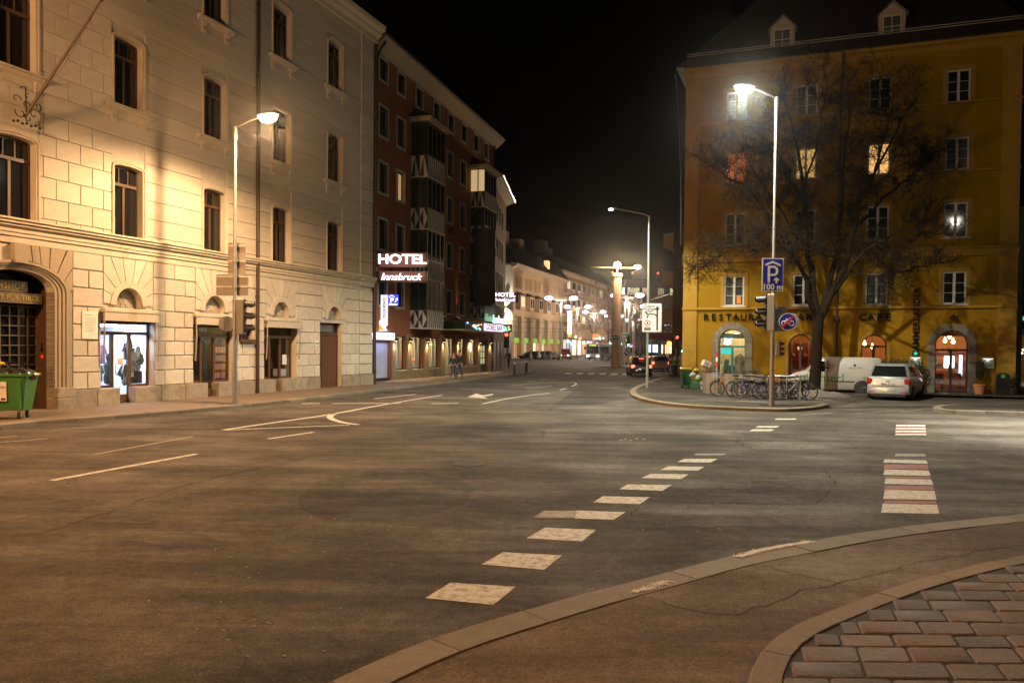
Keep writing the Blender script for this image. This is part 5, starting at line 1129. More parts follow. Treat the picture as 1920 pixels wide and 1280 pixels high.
mr_ = MB().add([(-1.2,-1.1,EH+.6),(cl+.2,-1.1,EH+.6),(cl+.2,2.2,EH+4.6),(1.2,2.2,EH+4.6),(1.2,10,EH+4.6),(-1.2,10,EH+.6),(cl+.2,10,EH+4.6)], [(0,1,2,3),(0,3,4,5),(3,2,6,4)]); part('roof', mr_, M('dark_metal_roof', (.03, .028, .022), .5, .3, 2), CB)
for k in range(9): part('roof_seam', MB().tube([(cl*k/9+.5, -1.0, EH+.75), (cl*k/9+.8, 2.1, EH+4.6)], .08, 4), mt['copper'], CB)
for x, w_, h in ((.2, 2.2, 4.8), (4.8, 4.2, 3.4), (16, 3.2, 3)): part('chimney', MB().bbox(x, x+w_, 4, 6.5, EH+3.5, EH+4.6+h, .1), M('chimney_plaster', (.20, .15, .10), .9) if x < 1 else bpy.data.materials['chimney_plaster'], CB)
part('roof_window', MB().bbox(cl*.62, cl*.62+1.2, -.2, .8, EH+1.8, EH+3.6, .05), E('lit_roof_window', (1, .6, .25), 1.2), CB)
for k in range(NBAY):
    for q in range(2):
        for e in range(2): fwin(CB, bw*k + 1.0 + 2.7*q + 1.05*e, 13.6, .85, 2.4, mt['far_win'], False)
    # boxed bay window with a dark roof, and a plain window under it
    b_ = link('box_bay', None, CB, (bw*k + 1.8, 0, 9.9)); part('bay_box', MB().box(0, 2.8, -.9, 0, -.4, 2.4), mt['far_cream'], b_); part('bay_roof', MB().add([(-.2,-1.2,2.4),(3,-1.2,2.4),(3,0,2.4),(-.2,0,2.4),(.3,0,3.1),(2.5,0,3.1)], [(0,1,5,4),(1,2,5),(3,0,4),(3,2,1,0),(2,3,4,5)]), mt['slate'], b_)
    lit = k == 0; part('bay_pane', MB().box(.25, 2.55, -.95, -.9, .2, 2.0), E('lit_bay', (1, .7, .35), .5) if lit else mt['pane'], b_); part('bay_frame', MB().box(.1, .25, -.98, -.9, .1, 2.1).box(2.55, 2.7, -.98, -.9, .1, 2.1).box(1.3, 1.5, -.98, -.9, .1, 2.1).box(.25, 2.55, -.98, -.9, 2.0, 2.15).box(.25, 2.55, -.98, -.9, .05, .2), mt['far_white'], b_)
    fwin(CB, bw*k + 2.2, 5.9+2.9, 1.7, .6, mt['far_win'], True) if False else None
    # shop: vertical grille, green fascia, lit window
    s_ = link('shop_bay', None, CB, (bw*k + 1.0, 0, 0)); W = bw - 1.9
    part('back_panel', MB().box(0, W, 1.0, 1.1, 3.4, 8.2), M('grille_back', (.10, .09, .10), .6) if k == 0 else bpy.data.materials['grille_back'], s_)
    for q in range(9): part('grille_slat', MB().box(W*q/9+.1, W*q/9+.32, .75, .95, 5.2 if q % 2 else 3.6, 8.1), M('pale_slat', (.62, .60, .58), .5) if 'pale_slat' not in bpy.data.materials else bpy.data.materials['pale_slat'], s_)
    part('fascia', MB().bbox(0, W, .5, .75, 3.0, 4.0, .03), E('green_fascia', (.25, .55, .06), .45) if k == 0 else bpy.data.materials['green_fascia'], s_)
    part('shop_pane', MB().box(0, W, 1.0, 1.1, .2, 3.0), E('far_shop_%d' % k, [(.8, .5, .3), (.7, .6, .5), (1, .85, .55), (.8, .7, .6), (.5, .35, .2), (.4, .3, .2)][k], [.4, .7, 2.6, 1.2, .5, .5][k]), s_)
    for q in range(3): part('shop_mullion', MB().box(W*(q+.5)/3-.06, W*(q+.5)/3+.06, .95, 1.0, .2, 3.0), mt['black'], s_)
for k in range(NBAY): fwin(CB, bw*k + 2.6, 8.45, 1.3, 1.3, mt['pane'] if k % 2 else mt['far_win'], k % 2 == 1) if k > 99 else None
wlm = part('wall_lamp', MB().bbox(-.5, -.05, 1.0, 1.6, 11.4, 12.0, .05), mt['black'], CB); part('lamp_lens', MB().ball((-.45, 1.3, 11.9), .3, n=10, m=6), E('blue_white_lamp', (.7, .75, 1), 6), wlm)
spot(CB, (-1.2, 1.5, 10.2), (1, .95, .8), 2600, 60, .8, .1, aim=(.9, .35, 1)); spot(CB, (-1.6, 1.5, 9.6), (1, .95, .75), 2200, 60, .8, .1, aim=(.9, .35, -1))
# second row: tan building with stepped bays ---------------------------------
D0 = AT(1050, 664, 196); D1 = AT(1150, 660, 258); az2 = math.degrees(math.atan2(D1.x-D0.x, D1.y-D0.y)); DP = Plane(D0, az2); dl = (D1-D0).xy.length
DB = thing('tan_bay_building', 'tan apartment building with white bay windows behind the pale corner building', 'building', (D0.x, D0.y, 0), DP.rz)
part('wall', MB().box(0, dl, 0, 14, -.2, 21), mt['far_cream2'], DB); part('eaves', MB().sprism([(0, 20.6), (-1.2, 21), (-1.2, 21.5), (0, 21.7)], -1.5, dl+1), mt['soffit'], DB); part('roof', MB().sprism([(-1.2, 21.5), (4, 26), (14, 26), (15, 21.5)], -1.5, dl+1), mt['slate'], DB)
for x in (2, 6.5): part('chimney', MB().bbox(x, x+3.2, 5, 8, 24, 30 - x*.3, .1), bpy.data.materials['chimney_plaster'], DB)
lw = E('far_lit_window', (1, .85, .6), .6)
for k in range(8):
    for j in range(3):
        b_ = link('box_bay', None, DB, (2.2 + 5.4*k, 0, 8.5 + 4.2*j)); part('bay_box', MB().box(0, 3.2, -1.0, 0, -.8, 2.6), mt['far_cream2'], b_); part('bay_frame', MB().box(-.05, .2, -1.08, 0, .1, 2.3).box(3.0, 3.25, -1.08, -1.0, .1, 2.3).box(1.5, 1.7, -1.08, -1.0, .1, 2.3).box(.2, 3, -1.08, -1.0, 2.1, 2.3).box(.2, 3, -1.08, -1.0, .1, .3), mt['far_white'], b_)
        part('bay_pane', MB().box(.2, 3.0, -1.05, -1.0, .3, 2.1), lw if (k*3+j) % 7 == 2 else mt['pane'], b_)
for k in range(7): part('shop_pane', MB().box(1+5.4*k, 5+5.4*k, -.08, -.02, .3, 4.2), E('far_shop_front_%d' % k, random.choice(((1, .7, .4), (.9, .9, 1), (.5, .6, .9), (1, .5, .2))), random.choice((.5, 1.0, 2.0))), DB)
part('canopy_band', MB().bbox(0, dl, -1.6, 0, 4.6, 6.2, .05), mt['far_cream2'], DB)
# third and fourth blocks closing the street on the left and the far end
EB = thing('plain_far_block', 'plain dim block behind the lamp column', 'building', (AT(1122, 660, 262).x, 262, 0), DP.rz)
part('wall', MB().box(0, 60, 0, 14, -.2, 20.5), mt['far_cream2'], EB); part('roof', MB().sprism([(-1, 20.5), (5, 24), (14, 24), (15, 20.5)], -.5, 61), mt['slate'], EB)
for k in range(14):
    for j in range(4): fwin(EB, 1.5+4.1*k, 5.6+3.7*j, 1.6, 2.2, mt['pane'] if (k+j) % 5 else lw, True)
HT_ = thing('distant_high_rise', 'dark distant high rise with a few lit windows and red roof lights', 'building', (AT(1140, 650, 420).x, 420, 0), rad(6))
part('wall', MB().box(0, 75, 0, 18, 0, 38), M('dark_concrete', (.05, .045, .045), .9, .1, .3), HT_); part('roof_slab', MB().box(-1, 76, -1, 19, 38, 39.2), mt['black'], HT_)
lit_f = [E('lit_office_%d' % k, c_, s_) for k, (c_, s_) in enumerate((((.75, .8, .45), .9), ((.85, .95, 1.0), 2.5), ((.4, .85, .6), 1.2), ((.7, .6, .4), .45)))]
for x, w_, m_ in ((4, 1.6, 1), (8, 1.6, 1), (11.5, 7, 0), (30, 3.5, 3), (37.5, 4, 0), (57, 5, 1), (64, 4.5, 2), (70, 4.5, 1), (20.5, 3, 3)): part('window', MB().box(x*.9, x*.9+w_*.9, -.15, 0, 31.0, 34.6), lit_f[m_], HT_)
for k in range(22): part('window', MB().box(2+3.4*k, 4.2+3.4*k, -.12, 0, 24.5, 27.5), mt['pane'], HT_)
rl = E('red_obstruction_glass', (1, .08, .03), 6)
for x in (2.5, 13.5, 27.5): lp = part('roof_light_mast', MB().tube([(x, 2, 39.2), (x, 2, 42.5)], .1, 6), mt['black'], HT_); part('red_light', MB().ball((x, 2, 42.8), .55, n=8, m=6), rl, lp)
for B_, n_, L_ in ((DB, 16, dl), (EB, 18, 55)):
    for k in range(n_): part('lit_shop_sign', MB().bbox(L_*k/n_, L_*k/n_ + random.uniform(.6, 1.6), -2.0, -1.7, (zq := random.uniform(2.2, 5.2)), zq + random.uniform(.4, .9), .03), E('sign_light_%d' % k, random.choice(((1, .2, .1), (1, .9, .9), (.4, .6, 1), (.3, 1, .5), (1, .6, .15), (1, .35, .8))), 3.5) if ('sign_light_%d' % k) not in bpy.data.materials else bpy.data.materials['sign_light_%d' % k], B_)
# houses on the right side of the far street
RB = thing('balcony_house', 'house with small cream balconies beyond the yellow building', 'building', (AT(1287, 660, 74).x, 74, 0), rad(70))
part('wall', MB().box(-9, 22, -9.5, 0, -.2, 12.5), M('dim_house_plaster', (.13, .095, .07), .9), RB)
for j in range(3):
    for k in range(2): b_ = link('balcony', None, RB, (-8.0+5*k, 0, 4.4+3.2*j)); part('slab', MB().bbox(0, 3, 0, 1.0, 0, .18, .03), mt['far_cream'], b_); part('parapet', MB().box(0, 3, .9, 1.0, .18, 1.15).box(0, .1, 0, .9, .18, 1.15).box(2.9, 3, 0, .9, .18, 1.15), mt['far_cream'], b_)
part('awning', MB().bbox(-9, 2, .0, 2.2, 3.0, 3.5, .03), M('red_awning', (.22, .03, .02), .7), RB)
FB = thing('far_end_block', 'dark block closing the far end of the street on the right', 'building', (AT(1210, 655, 300).x, 300, 0), rad(12)); part('wall', MB().box(0, 70, 0, 12, -.2, 16), M('dim_plaster', (.16, .11, .08), .9), FB)
for k in range(15):
    for j in range(3): fwin(FB, 1.5+4.4*k, 4.8+3.6*j, 1.7, 2.1, mt['pane'] if (k*2+j) % 4 else lw, True)
for k in range(12): part('shop_pane', MB().box(1+5.6*k, 5+5.6*k, -.1, -.02, .3, 3.6), E('end_shop_%d' % k, random.choice(((1, .6, .3), (.6, .8, 1), (1, .9, .7), (1, .35, .15), (.5, .9, .4))), random.choice((.8, 1.6, 3.0))), FB)
# ------------------------------------------------------------------ lamps of the far square
def lens_head(t, x, z, on, wd=1.15):
    if on: return part('lamp_head', MB().ball((x, 0, z), .62, .45, .30, 14, 8), mt['lamp_violet'], t, 60)
    secs = []
    for u, w_ in ((-1, .02), (-.6, .2), (0, .3), (.6, .2), (1, .02)): secs.append([(x + u*wd*.5, .55*w_*2*math.cos(a), z + .36*w_*math.sin(a)) for a in [2*math.pi*k/8 for k in range(8)]])
    return part('lamp_head', MB().loft(secs), mt['lamp_violet'] if on else mt['sheet'], t, 60)
def twin_lamp(px, ytop, Y, half, label, mast=1):
    top = AT(px, ytop, Y); t = thing('twin_street_lamp', label, 'street lamp', (top.x, Y, 0), rad(-12), 'twin headed street lamps of the far square')
    part('mast', MB().tube([(0,0,0), (0,0,top.z-.3)], [.13, .08], 8) if mast == 1 else MB().tube([(-.35,0,0), (-.35,0,top.z-.6)], .17, 8).tube([(.35,0,0), (.35,0,top.z-.6)], .17, 8).tube([(0,0,top.z-1), (0,0,top.z)], .1, 8), mt['hotel_trim'], t, 40)
    part('cross_arm', MB().tube([(-half,0,top.z+.35), (0,0,top.z), (half,0,top.z+.35)], .05, 6), mt['sheet'], t)
    for s_ in (-1, 1): lens_head(t, s_*half, top.z+.4, True, 1.9*half/1.6*.7+.5)
    point(t, (0, 0, top.z-.6), (1, .76, .55), 5000, .3); return t
twin_lamp(1052, 564, 118, 1.9, 'twin lamp in front of the pale corner building'); twin_lamp(1083, 579, 150, 2.0, 'twin lamp beside the tall white banner'); twin_lamp(1114, 588, 170, 1.9, 'twin lamp left of the stone column behind the bus')
twin_lamp(1176, 559, 112, 1.75, 'twin lamp on a double mast right of the stone column', 2); twin_lamp(1152, 595, 205, 2.1, 'distant twin lamp half hidden by the stone column'); twin_lamp(1190, 578, 165, 1.6, 'twin lamp behind the white direction sign'); twin_lamp(1187, 602, 230, 1.9, 'small distant twin lamp above the cars'); twin_lamp(1251, 595, 190, 1.8, 'twin lamp above the people on the right pavement'); twin_lamp(1262, 612, 240, 1.8, 'farthest twin lamp beside the balcony house')
# stone lamp column
cb = G(1155, 688); H0 = AT(1155, 514, cb.y).z
SCOL = thing('stone_lamp_column', 'tall stone column carrying three lamps on the far traffic island', 'lamp column', (cb.x, cb.y, 0))
for k in range(9): part('column_drum', MB().lathe([(.60-.012*k, H0*k/9+.02), (.59-.012*k, H0*(k+1)/9-.02)], n=20), M('sandstone', (.40, .28, .16), .85, .2, 3, .2, 20, pv=.08) if k == 0 else bpy.data.materials['sandstone'], SCOL, 40)
part('column_shaft', MB().lathe([(.56, 0), (.48, H0)], n=16), mt['granite'], SCOL, 40); part('capital', MB().lathe([(.52, H0-.35), (.64, H0-.25), (.64, H0), (.5, H0+.05)], n=20), bpy.data.materials['sandstone'], SCOL, 40)
part('mast', MB().tube([(0,0,H0), (0,0,H0+1.0)], .1, 8), mt['sheet'], SCOL); part('cross_arm', MB().tube([(-2.3,0,H0+.75), (0,0,H0+.75), (2.3,0,H0+.75)], .05, 6), mt['sheet'], SCOL)
lens_head(SCOL, -2.2, H0+.75, False, 1.9); lens_head(SCOL, 2.0, H0+.75, False, 1.9); hd = part('lamp_head', MB().ball((0, -.1, H0+1.05), .42, .42, .38), E('column_lamp_glass', (1, .86, .6), 14), SCOL, 60); part('lamp_head', MB().ball((2.3, -.1, H0+.85), .42, .3, .25), E('column_lamp_glass_b', (1, .78, .75), 11), SCOL, 60)
point(SCOL, (0, -1.2, H0+.9), (1, .72, .42), 3500, .2); point(SCOL, (2.4, -.9, H0+.5), (1, .74, .45), 2000, .2)
o = struct(flat('column_island', [(cb.x+3.2*math.cos(k*.5236)+(1.5 if math.cos(k*.5236) > 0 else 0), cb.y+2.2*math.sin(k*.5236)) for k in range(12)], .13, mt['kerb']))
# tall white banner light and far shop signs
ws = thing('banner_light', 'tall white glowing advertising pillar at the far pavement', 'sign', (AT(1067.5, 670, 152).x, 152, 0)); part('post', MB().tube([(0,0,0), (0,0,3)], .12, 8), mt['sheet'], ws); zb0, zb1 = AT(1067, 626, 152).z, AT(1067, 583, 152).z
part('light_board', MB().bbox(-.35, .35, -.12, .12, zb0, zb1, .03), E('white_banner_glow', (1, .96, .92), 4), ws); part('orange_foot', MB().bbox(-.3, .3, -.12, .12, zb0-.6, zb0-.05, .03), E('orange_foot_glow', (1, .25, .04), 1.5), ws)
rs = thing('red_shop_sign', 'square red lit sign above the bus', 'sign', (AT(1117, 650, 160).x, 160, 0)); z0_, z1_ = AT(1117, 637, 160).z, AT(1117, 626.5, 160).z; part('board', MB().bbox(-.65, .65, -.15, .15, z0_, z1_, .03), E('red_sign_glow', (1, .16, .06), 1.6), rs); part('post', MB().tube([(0, .1, 0), (0, .1, z0_)], .08, 6), mt['sheet'], rs); part('print', MB().box(-.5, .5, -.16, -.15, z0_+.15, z0_+.35), E('white_print', (1, .9, .9), 1.5), rs)
rg = thing('red_far_sign', 'small round red sign high above the far right pavement', 'sign', (AT(1272, 634, 110).x, 110, 0)); z_ = AT(1272, 634, 110).z; part('disc', MB().lathe([(.35, 0), (.35, .1)], (0, 0, z_), 16, 'y'), E('red_disc_glow', (1, .1, .05), 2), rs if False else rg, 40); part('post', MB().tube([(0, .1, 0), (0, .1, z_)], .05, 6), mt['sheet'], rg)
# overhead wires
wires = struct(link('overhead_wires', None), 'stuff'); wires['label'] = 'thin overhead tram wires spanning the far street'
wm_ = M('wire', (.30, .20, .12), .5, metal=.4)
for a, b_, sag in ((AT(935, 601, 110), AT(1275, 590, 100), .6), (AT(940, 622, 120), AT(1150, 612, 130), .4), (AT(1220, 562, 90), AT(1285, 538, 70), .1), (AT(945, 612, 118), AT(1278, 601, 105), .7), (AT(1050, 606, 140), AT(1212, 600, 120), .3)):
    part('wire', MB().tube([a.lerp(b_, k/8) - Vector((0, 0, sag*math.sin(math.pi*k/8))) for k in range(9)], .03, 4), wm_, wires)
# ================================================================== SIGNS, SIGNALS, POSTS
def onpost(post, px, py): return AT(px, py, post.y)
def back_panel(post, x0, x1, y0, y1, label, cat='sign'):
    a = AT(x0, y1, post.y + .12); b_ = AT(x1, y0, post.y + .12); c = (a + b_)/2; W, H = (b_.x-a.x)/2, (b_.z-a.z)/2
    t = thing('road_sign', label, cat, c); part('sheet', MB().prism([(-W+.03, -H), (W-.03, -H), (W, -H+.03), (W, H-.03), (W-.03, H), (-W+.03, H), (-W, H-.03), (-W, -H+.03)], .02, .035), mt['sheet'], t)
    part('rail', MB().box(-W, W, -.01, .02, -H*.2, -H*.2+.04).box(-W, W, -.01, .02, H*.75, H*.75+.04), mt['steel'], t); part('clamp', MB().tube([(post.x-c.x, -.12, -H*.22), (post.x-c.x, -.12, -H*.22+.07)], .09, 10), mt['steel'], t, 40); return t
back_panel(bl, 427, 460, 455, 514, 'tall blank sign back high on the left lamp post'); back_panel(bl, 405, 465, 515, 554, 'wide blank sign back on the left lamp post above the traffic light')
def disc_sign(post, px, py, r, label, front=None, yaw=0):
    c = AT(px, py, post.y - .1 if front else post.y + .1); t = thing('round_road_sign', label, 'sign', c, yaw); part('disc', MB().lathe([(r, 0), (r, .02)], (0, 0, 0), 28, 'y'), mt['sheet'] if not front else mt['white'], t, 40)
    part('arm', MB().tube([(0, .05, 0), ((post.x - c.x)*.9, .08, 0)], .02, 6), mt['steel'], t); return t
t = disc_sign(bl, 425, 607, .27, 'round sign seen from behind at the left lamp post', None, rad(25)); part('bracket', MB().box(-.03, .03, -.03, 0, -.25, .25), mt['steel'], t)
def signal(c, yaw, h, label, lit=None, face_dir=1, back='sheet', group='traffic lights', cat='traffic light', m3=None):
    """three lamp signal head, lamps look along local -y"""
    t = thing('traffic_light', label, cat, c, yaw, group); u = h/3; w_ = u*.47; cols = [(1, .06, .02), (1, .5, .03), (.08, 1, .75)]
    part('housing', MB().bbox(-w_, w_, -.03, u*.55, -h/2, h/2, .02), mt[back] if m3 is None else m3, t)
    part('face_plate', MB().box(-w_*1.02, w_*1.02, -.06, -.03, -h/2, h/2), mt['black'], t)
    for k in range(3):
        z = h/2 - u*(k+.5); on = lit == k
        part('lens', MB().lathe([(u*.34, 0), (u*.30, -.03), (u*.1, -.04)], (0, -.06, z), 16, 'y'), E('signal_%d' % k, cols[k], 9) if on else M('dark_lens_%d' % k, tuple(v*.06+.01 for v in cols[k]), .3) if ('dark_lens_%d' % k) not in bpy.data.materials else bpy.data.materials['dark_lens_%d' % k], t, 40)
        vz = MB(); pts = [[(u*.38*math.cos(a), y, z + u*.38*math.sin(a)) for a in [math.pi*q/10 - .35 + (.7*q/10) for q in range(11)]] for y in (-.06, -.06 - u*.75)]
        pts[1] = [(x*.9, y + (0 if zz > z else u*.3), zz - .02) for x, y, zz in pts[1]]
        vz.loft(pts, cap=False, close=False); part('visor', vz, mt['black'], t, 60)
    return t
c = AT(457, 594, bl.y - .1); signal(c, rad(100), 1.22, 'traffic light turned away on the left lamp post', None, back='sheet')
# right lamp post: parking sign, signal backs, cycle sign
def rr(W, H, r=.04, n=4): return [(sx*(W-r) + r*math.cos(a0+math.pi/2*k/n), sz*(H-r) + r*math.sin(a0+math.pi/2*k/n)) for sx, sz, a0 in ((1, 1, 0), (-1, 1, math.pi/2), (-1, -1, math.pi), (1, -1, 1.5*math.pi)) for k in range(n+1)]
a = AT(1428, 546, br.y - .14); b_ = AT(1470, 484, br.y - .14); c = (a+b_)/2; W, H = (b_.x-a.x)/2, (b_.z-a.z)/2
t = thing('parking_sign', 'blue parking garage sign reading P 100 m on the right lamp post', 'sign', c, rad(2))
mt['sign_white'] = M('reflective_white', (.85, .85, .85), .4, .02); mt['sign_blue'] = M('reflective_blue', (.03, .035, .42), .35, .05); mt['sign_red'] = M('reflective_red', (.62, .03, .03), .35, .05)
part('rim', MB().prism(rr(W, H), 0, .02), mt['sign_white'], t); part('field', MB().prism(rr(W-.035, H-.035), -.006, 0), mt['sign_blue'], t)
part('roof_mark', MB().prism([(-W*.72, H*.52), (-W*.72, H*.64), (-W*.02, H*.84), (W*.70, H*.62), (W*.70, H*.50), (-W*.02, H*.70)], -.01, -.006), mt['sign_white'], t)
part('letter', MB().box(-W*.48, -W*.26, -.01, -.006, -H*.48, H*.54).prism([(-W*.26, H*.54), (W*.1, H*.54), (W*.34, H*.48), (W*.48, H*.34), (W*.50, H*.18), (W*.42, H*.04), (W*.22, -H*.06), (-W*.26, -H*.08), (-W*.26, H*.04), (W*.14, H*.06), (W*.26, H*.14), (W*.28, H*.26), (W*.2, H*.38), (W*.06, H*.41), (-W*.26, H*.41)], -.01, -.006), mt['sign_white'], t)
part('arrow_mark', MB().prism([(W*.26, -H*.52), (W*.26, -H*.28), (W*.1, -H*.38), (W*.1, -H*.28), (W*.34, -H*.15), (W*.58, -H*.28), (W*.58, -H*.38), (W*.42, -H*.28), (W*.42, -H*.52)], -.01, -.006), mt['sign_white'], t)
part('distance_text', moved(text_mb('100 m', .30, 'CENTER', .002, .008), 0, -.008, -H*.75), mt['sign_white'], t); part('clamp', MB().tube([(br.x-c.x, .1, -.1), (br.x-c.x, .1, 0)], .1, 10), mt['steel'], t, 40)
signal(AT(1437, 586, br.y + .05), rad(-97), 1.36, 'three lamp signal seen from behind, left side of the right lamp post', None, m3=M('pale_signal_box', (.50, .47, .40), .5))
part('clamp', MB().tube([(0, 0, 0), (0, 0, .06)], .09, 10), mt['steel'], bpy.data.objects['parking_sign'], 40, loc=(br.x-c.x, .14, -1.2))
back_panel(br, 1452, 1476, 574, 621, 'pale square sign back behind the crossed bicycle sign')
a = AT(1477, 603, br.y - .2); t = thing('cycle_path_end_sign', 'round blue sign with a bicycle crossed out in red', 'sign', a, rad(-8)); r = .315
part('rim', MB().lathe([(r, 0), (r, .02)], (0, 0, 0), 32, 'y'), mt['sign_white'], t, 40); part('field', MB().lathe([(r-.02, 0), (r-.02, -.006)], (0, 0, 0), 32, 'y'), mt['sign_blue'], t, 40)
bk = MB().torus((-.13, -.012, -.06), .085, .011, 20, 5).torus((.13, -.012, -.06), .085, .011, 20, 5)
for p0, p1 in (((-.13, -.06), (-.05, .07)), ((-.05, .07), (.09, .07)), ((-.05, .07), (0, -.06)), ((0, -.06), (.09, .07)), ((-.13, -.06), (0, -.06)), ((.13, -.06), (.08, .13)), ((.08, .13), (.03, .14)), ((-.08, .10), (-.02, .10))): bk.tube([(p0[0], -.012, p0[1]), (p1[0], -.012, p1[1])], .009, 5)
part('bicycle_mark', bk, mt['sign_white'], t); part('red_bar', moved(MB().box(-.30, .30, -.03, -.024, -.035, .035), 0, 0, 0, rad(47)), mt['sign_red'], t); part('arm', MB().tube([(0, .03, 0), (br.x-a.x, .2, .02)], .02, 6), mt['steel'], t)
dsc = disc_sign(br, 1483, 602, .30, 'round sign seen from behind, just behind the crossed bicycle sign', None, rad(-30))
signal(AT(1460, 654, br.y + .2), rad(80), .56, 'small cyclist signal at the right lamp post', None, m3=bpy.data.materials['pale_signal_box'])
# slim pole with direction sign and cool lamp
pb_ = G(1213, 727, .12); zt = AT(1215, 405, pb_.y).z; ae = AT(1146, 391, pb_.y)
t = thing('slim_street_lamp', 'slim grey green lamp pole with a small white lamp on a long arm', 'street lamp', pb_, 0, 'tall grey street lamps on tapered poles')
part('pole', MB().tube([(0,0,0), (0,0,3), (0,0,zt-.12)], [.075, .065, .045], 10), M('green_grey_steel', (.30, .34, .30), .45, .1, 10, metal=.4), t, 40); part('arm', MB().tube([(0,0,zt-.15), (-.3,0,zt-.02), (ae.x-pb_.x+.2,0,ae.z-.12)], .03, 6), mt['sheet'], t)
part('lamp_head', MB().loft([[(ae.x-pb_.x+u, .1*w_*math.cos(a), ae.z-.12+.07*w_*math.sin(a)) for a in [2*math.pi*k/8 for k in range(8)]] for u, w_ in ((-.22, .3), (-.1, 1), (.15, 1), (.3, .4))]), mt['sheet'], t, 50); part('lens', MB().ball((ae.x-pb_.x-.02, -.02, ae.z-.16), .13, .09, .07), E('cool_lens', (.9, 1, .95), 14), t, 50); spot(t, (ae.x-pb_.x, 0, ae.z-.3), (1, .93, .75), 4200, 78, .4)
a = AT(1204, 622, pb_.y - .15); b_ = AT(1241, 569, pb_.y - .15); c = (a+b_)/2; W, H = (b_.x-a.x)/2, (b_.z-a.z)/2
t = thing('direction_sign', 'white direction sign with a straight arrow and a left turn branch', 'sign', c, rad(3)); part('sheet', MB().prism(rr(W, H, .06), 0, .025), mt['sign_white'], t)
bm2 = M('sign_black', (.012, .02, .016), .5); ar_ = MB().box(W*.46, W*.64, -.006, 0, -H*.88, H*.62).prism([(W*.30, H*.56), (W*.80, H*.56), (W*.56, H*.86)], -.006, 0); part('straight_arrow', ar_, bm2, t)
st_ = MB().tube([(W*.5, -.004, H*.08), (W*.38, -.004, H*.2), (W*.15, -.004, H*.26), (-W*.4, -.004, H*.24), (-W*.55, -.004, H*.30)], .03, 4).prism([(-W*.5, H*.18), (-W*.82, H*.42), (-W*.52, H*.42)], -.006, 0).tube([(-W*.4, -.004, H*.24), (-W*.47, -.004, H*.08)], .026, 4).prism([(-W*.62, H*.12), (-W*.32, H*.12), (-W*.47, -H*.06)], -.006, 0); part('branch_arrow', st_, bm2, t)
part('red_ring', MB().torus((-W*.46, -.006, -H*.38), .145, .022, 24, 5), mt['sign_red'], t); part('lorry_mark', MB().prism([(-W*.6, -H*.46), (-W*.32, -H*.46), (-W*.4, -H*.36), (-W*.42, -H*.28), (-W*.5, -H*.28), (-W*.52, -H*.36)], -.006, 0), bm2, t)
for k, wd in enumerate(('Zufahrt', 'Sterzinger', 'Hof')): part('sign_text', moved(text_mb(wd, .20, 'CENTER', .002, .003), -W*.28, -.004, H*(.80 - .18*k)), bm2, t)
part('small_plate', MB().box(-W*.8, -W*.12, -.006, 0, -H*.90, -H*.66), mt['sheet'], t); part('small_text', moved(text_mb('ausgen.', .12, 'CENTER', .002, .002), -W*.46, -.01, -H*.78), bm2, t)
# far signals and boards
hc = G(944, 692, .12); hc.y = 66.5; q = AT(950, 622, 66.5)
def post_signal(px, py, Y, h, lit, label, yaw=0, base=True):
    c = AT(px, py, Y); t = signal(c, yaw, h, label, lit)
    if base: part('post', MB().tube([(0, .25, -c.z), (0, .25, h*.5)], .07, 8), mt['sheet'], t, 40)
    return t
post_signal(950, 637, 66.2, 1.35, 0, 'red traffic light at the hotel corner', rad(-8)); 
c = AT(953, 615, 66.3); t = thing('square_sign_back', 'plain square sign back above the red traffic light', 'sign', c); part('sheet', MB().prism(rr(.32, .31, .03), 0, .03), mt['sheet'], t); part('arm', MB().tube([(-.75, .05, .05), (0, .05, .05)], .03, 6), mt['iron'], t)
post_signal(1178, 640, 92, 1.25, 2, 'green traffic light on the island right of the stone column'); post_signal(1269, 640, 62, 1.0, 0, 'red traffic light above the three pedestrians'); post_signal(1279, 650, 58, .9, 2, 'green pedestrian signal beside the yellow building', base=True)
c = AT(1255, 644, 100); t = thing('amber_beacon', 'round amber warning light in the far street', 'lamp', c); part('lens', MB().ball((0, 0, 0), .28, n=12, m=8), E('amber_glow', (1, .42, .03), 9), t, 60); part('post', MB().tube([(0, .2, -c.z), (0, .2, .2)], .07, 6), mt['sheet'], t); part('visor', MB().lathe([(.36, .05), (.36, .12)], (0, 0, 0), 16, 'y'), mt['black'], t, 40)
def board(px0, px1, py0, py1, Y, label, m, rows=0, rm=None, post=True):
    a = AT(px0, py1, Y); b_ = AT(px1, py0, Y); c = (a+b_)/2; W, H = (b_.x-a.x)/2, (b_.z-a.z)/2; t = thing('guide_board', label, 'sign', c)
    part('sheet', MB().bbox(-W, W, -.05, .05, -H, H, .02), m, t)
    for k in range(rows): part('text_row', MB().box(-W*.85, W*random.uniform(.2, .8), -.06, -.05, H*(.72-1.5*k/max(1, rows-1))-.06, H*(.72-1.5*k/max(1, rows-1))+.06), rm, t)
    if post: part('post', MB().tube([(-W*.6, .1, -c.z), (-W*.6, .1, H)], .06, 6).tube([(W*.6, .1, -c.z), (W*.6, .1, H)], .06, 6), mt['sheet'], t)
    return t
board(1144, 1163, 628, 642, 84, 'guide board with blue header beside the stone column', mt['sign_white'], 3, mt['sign_blue']); board(1164, 1181, 623.5, 631, 96, 'small green guide board right of the stone column', M('sign_green', (.03, .25, .12), .4), 2, mt['sign_white'])
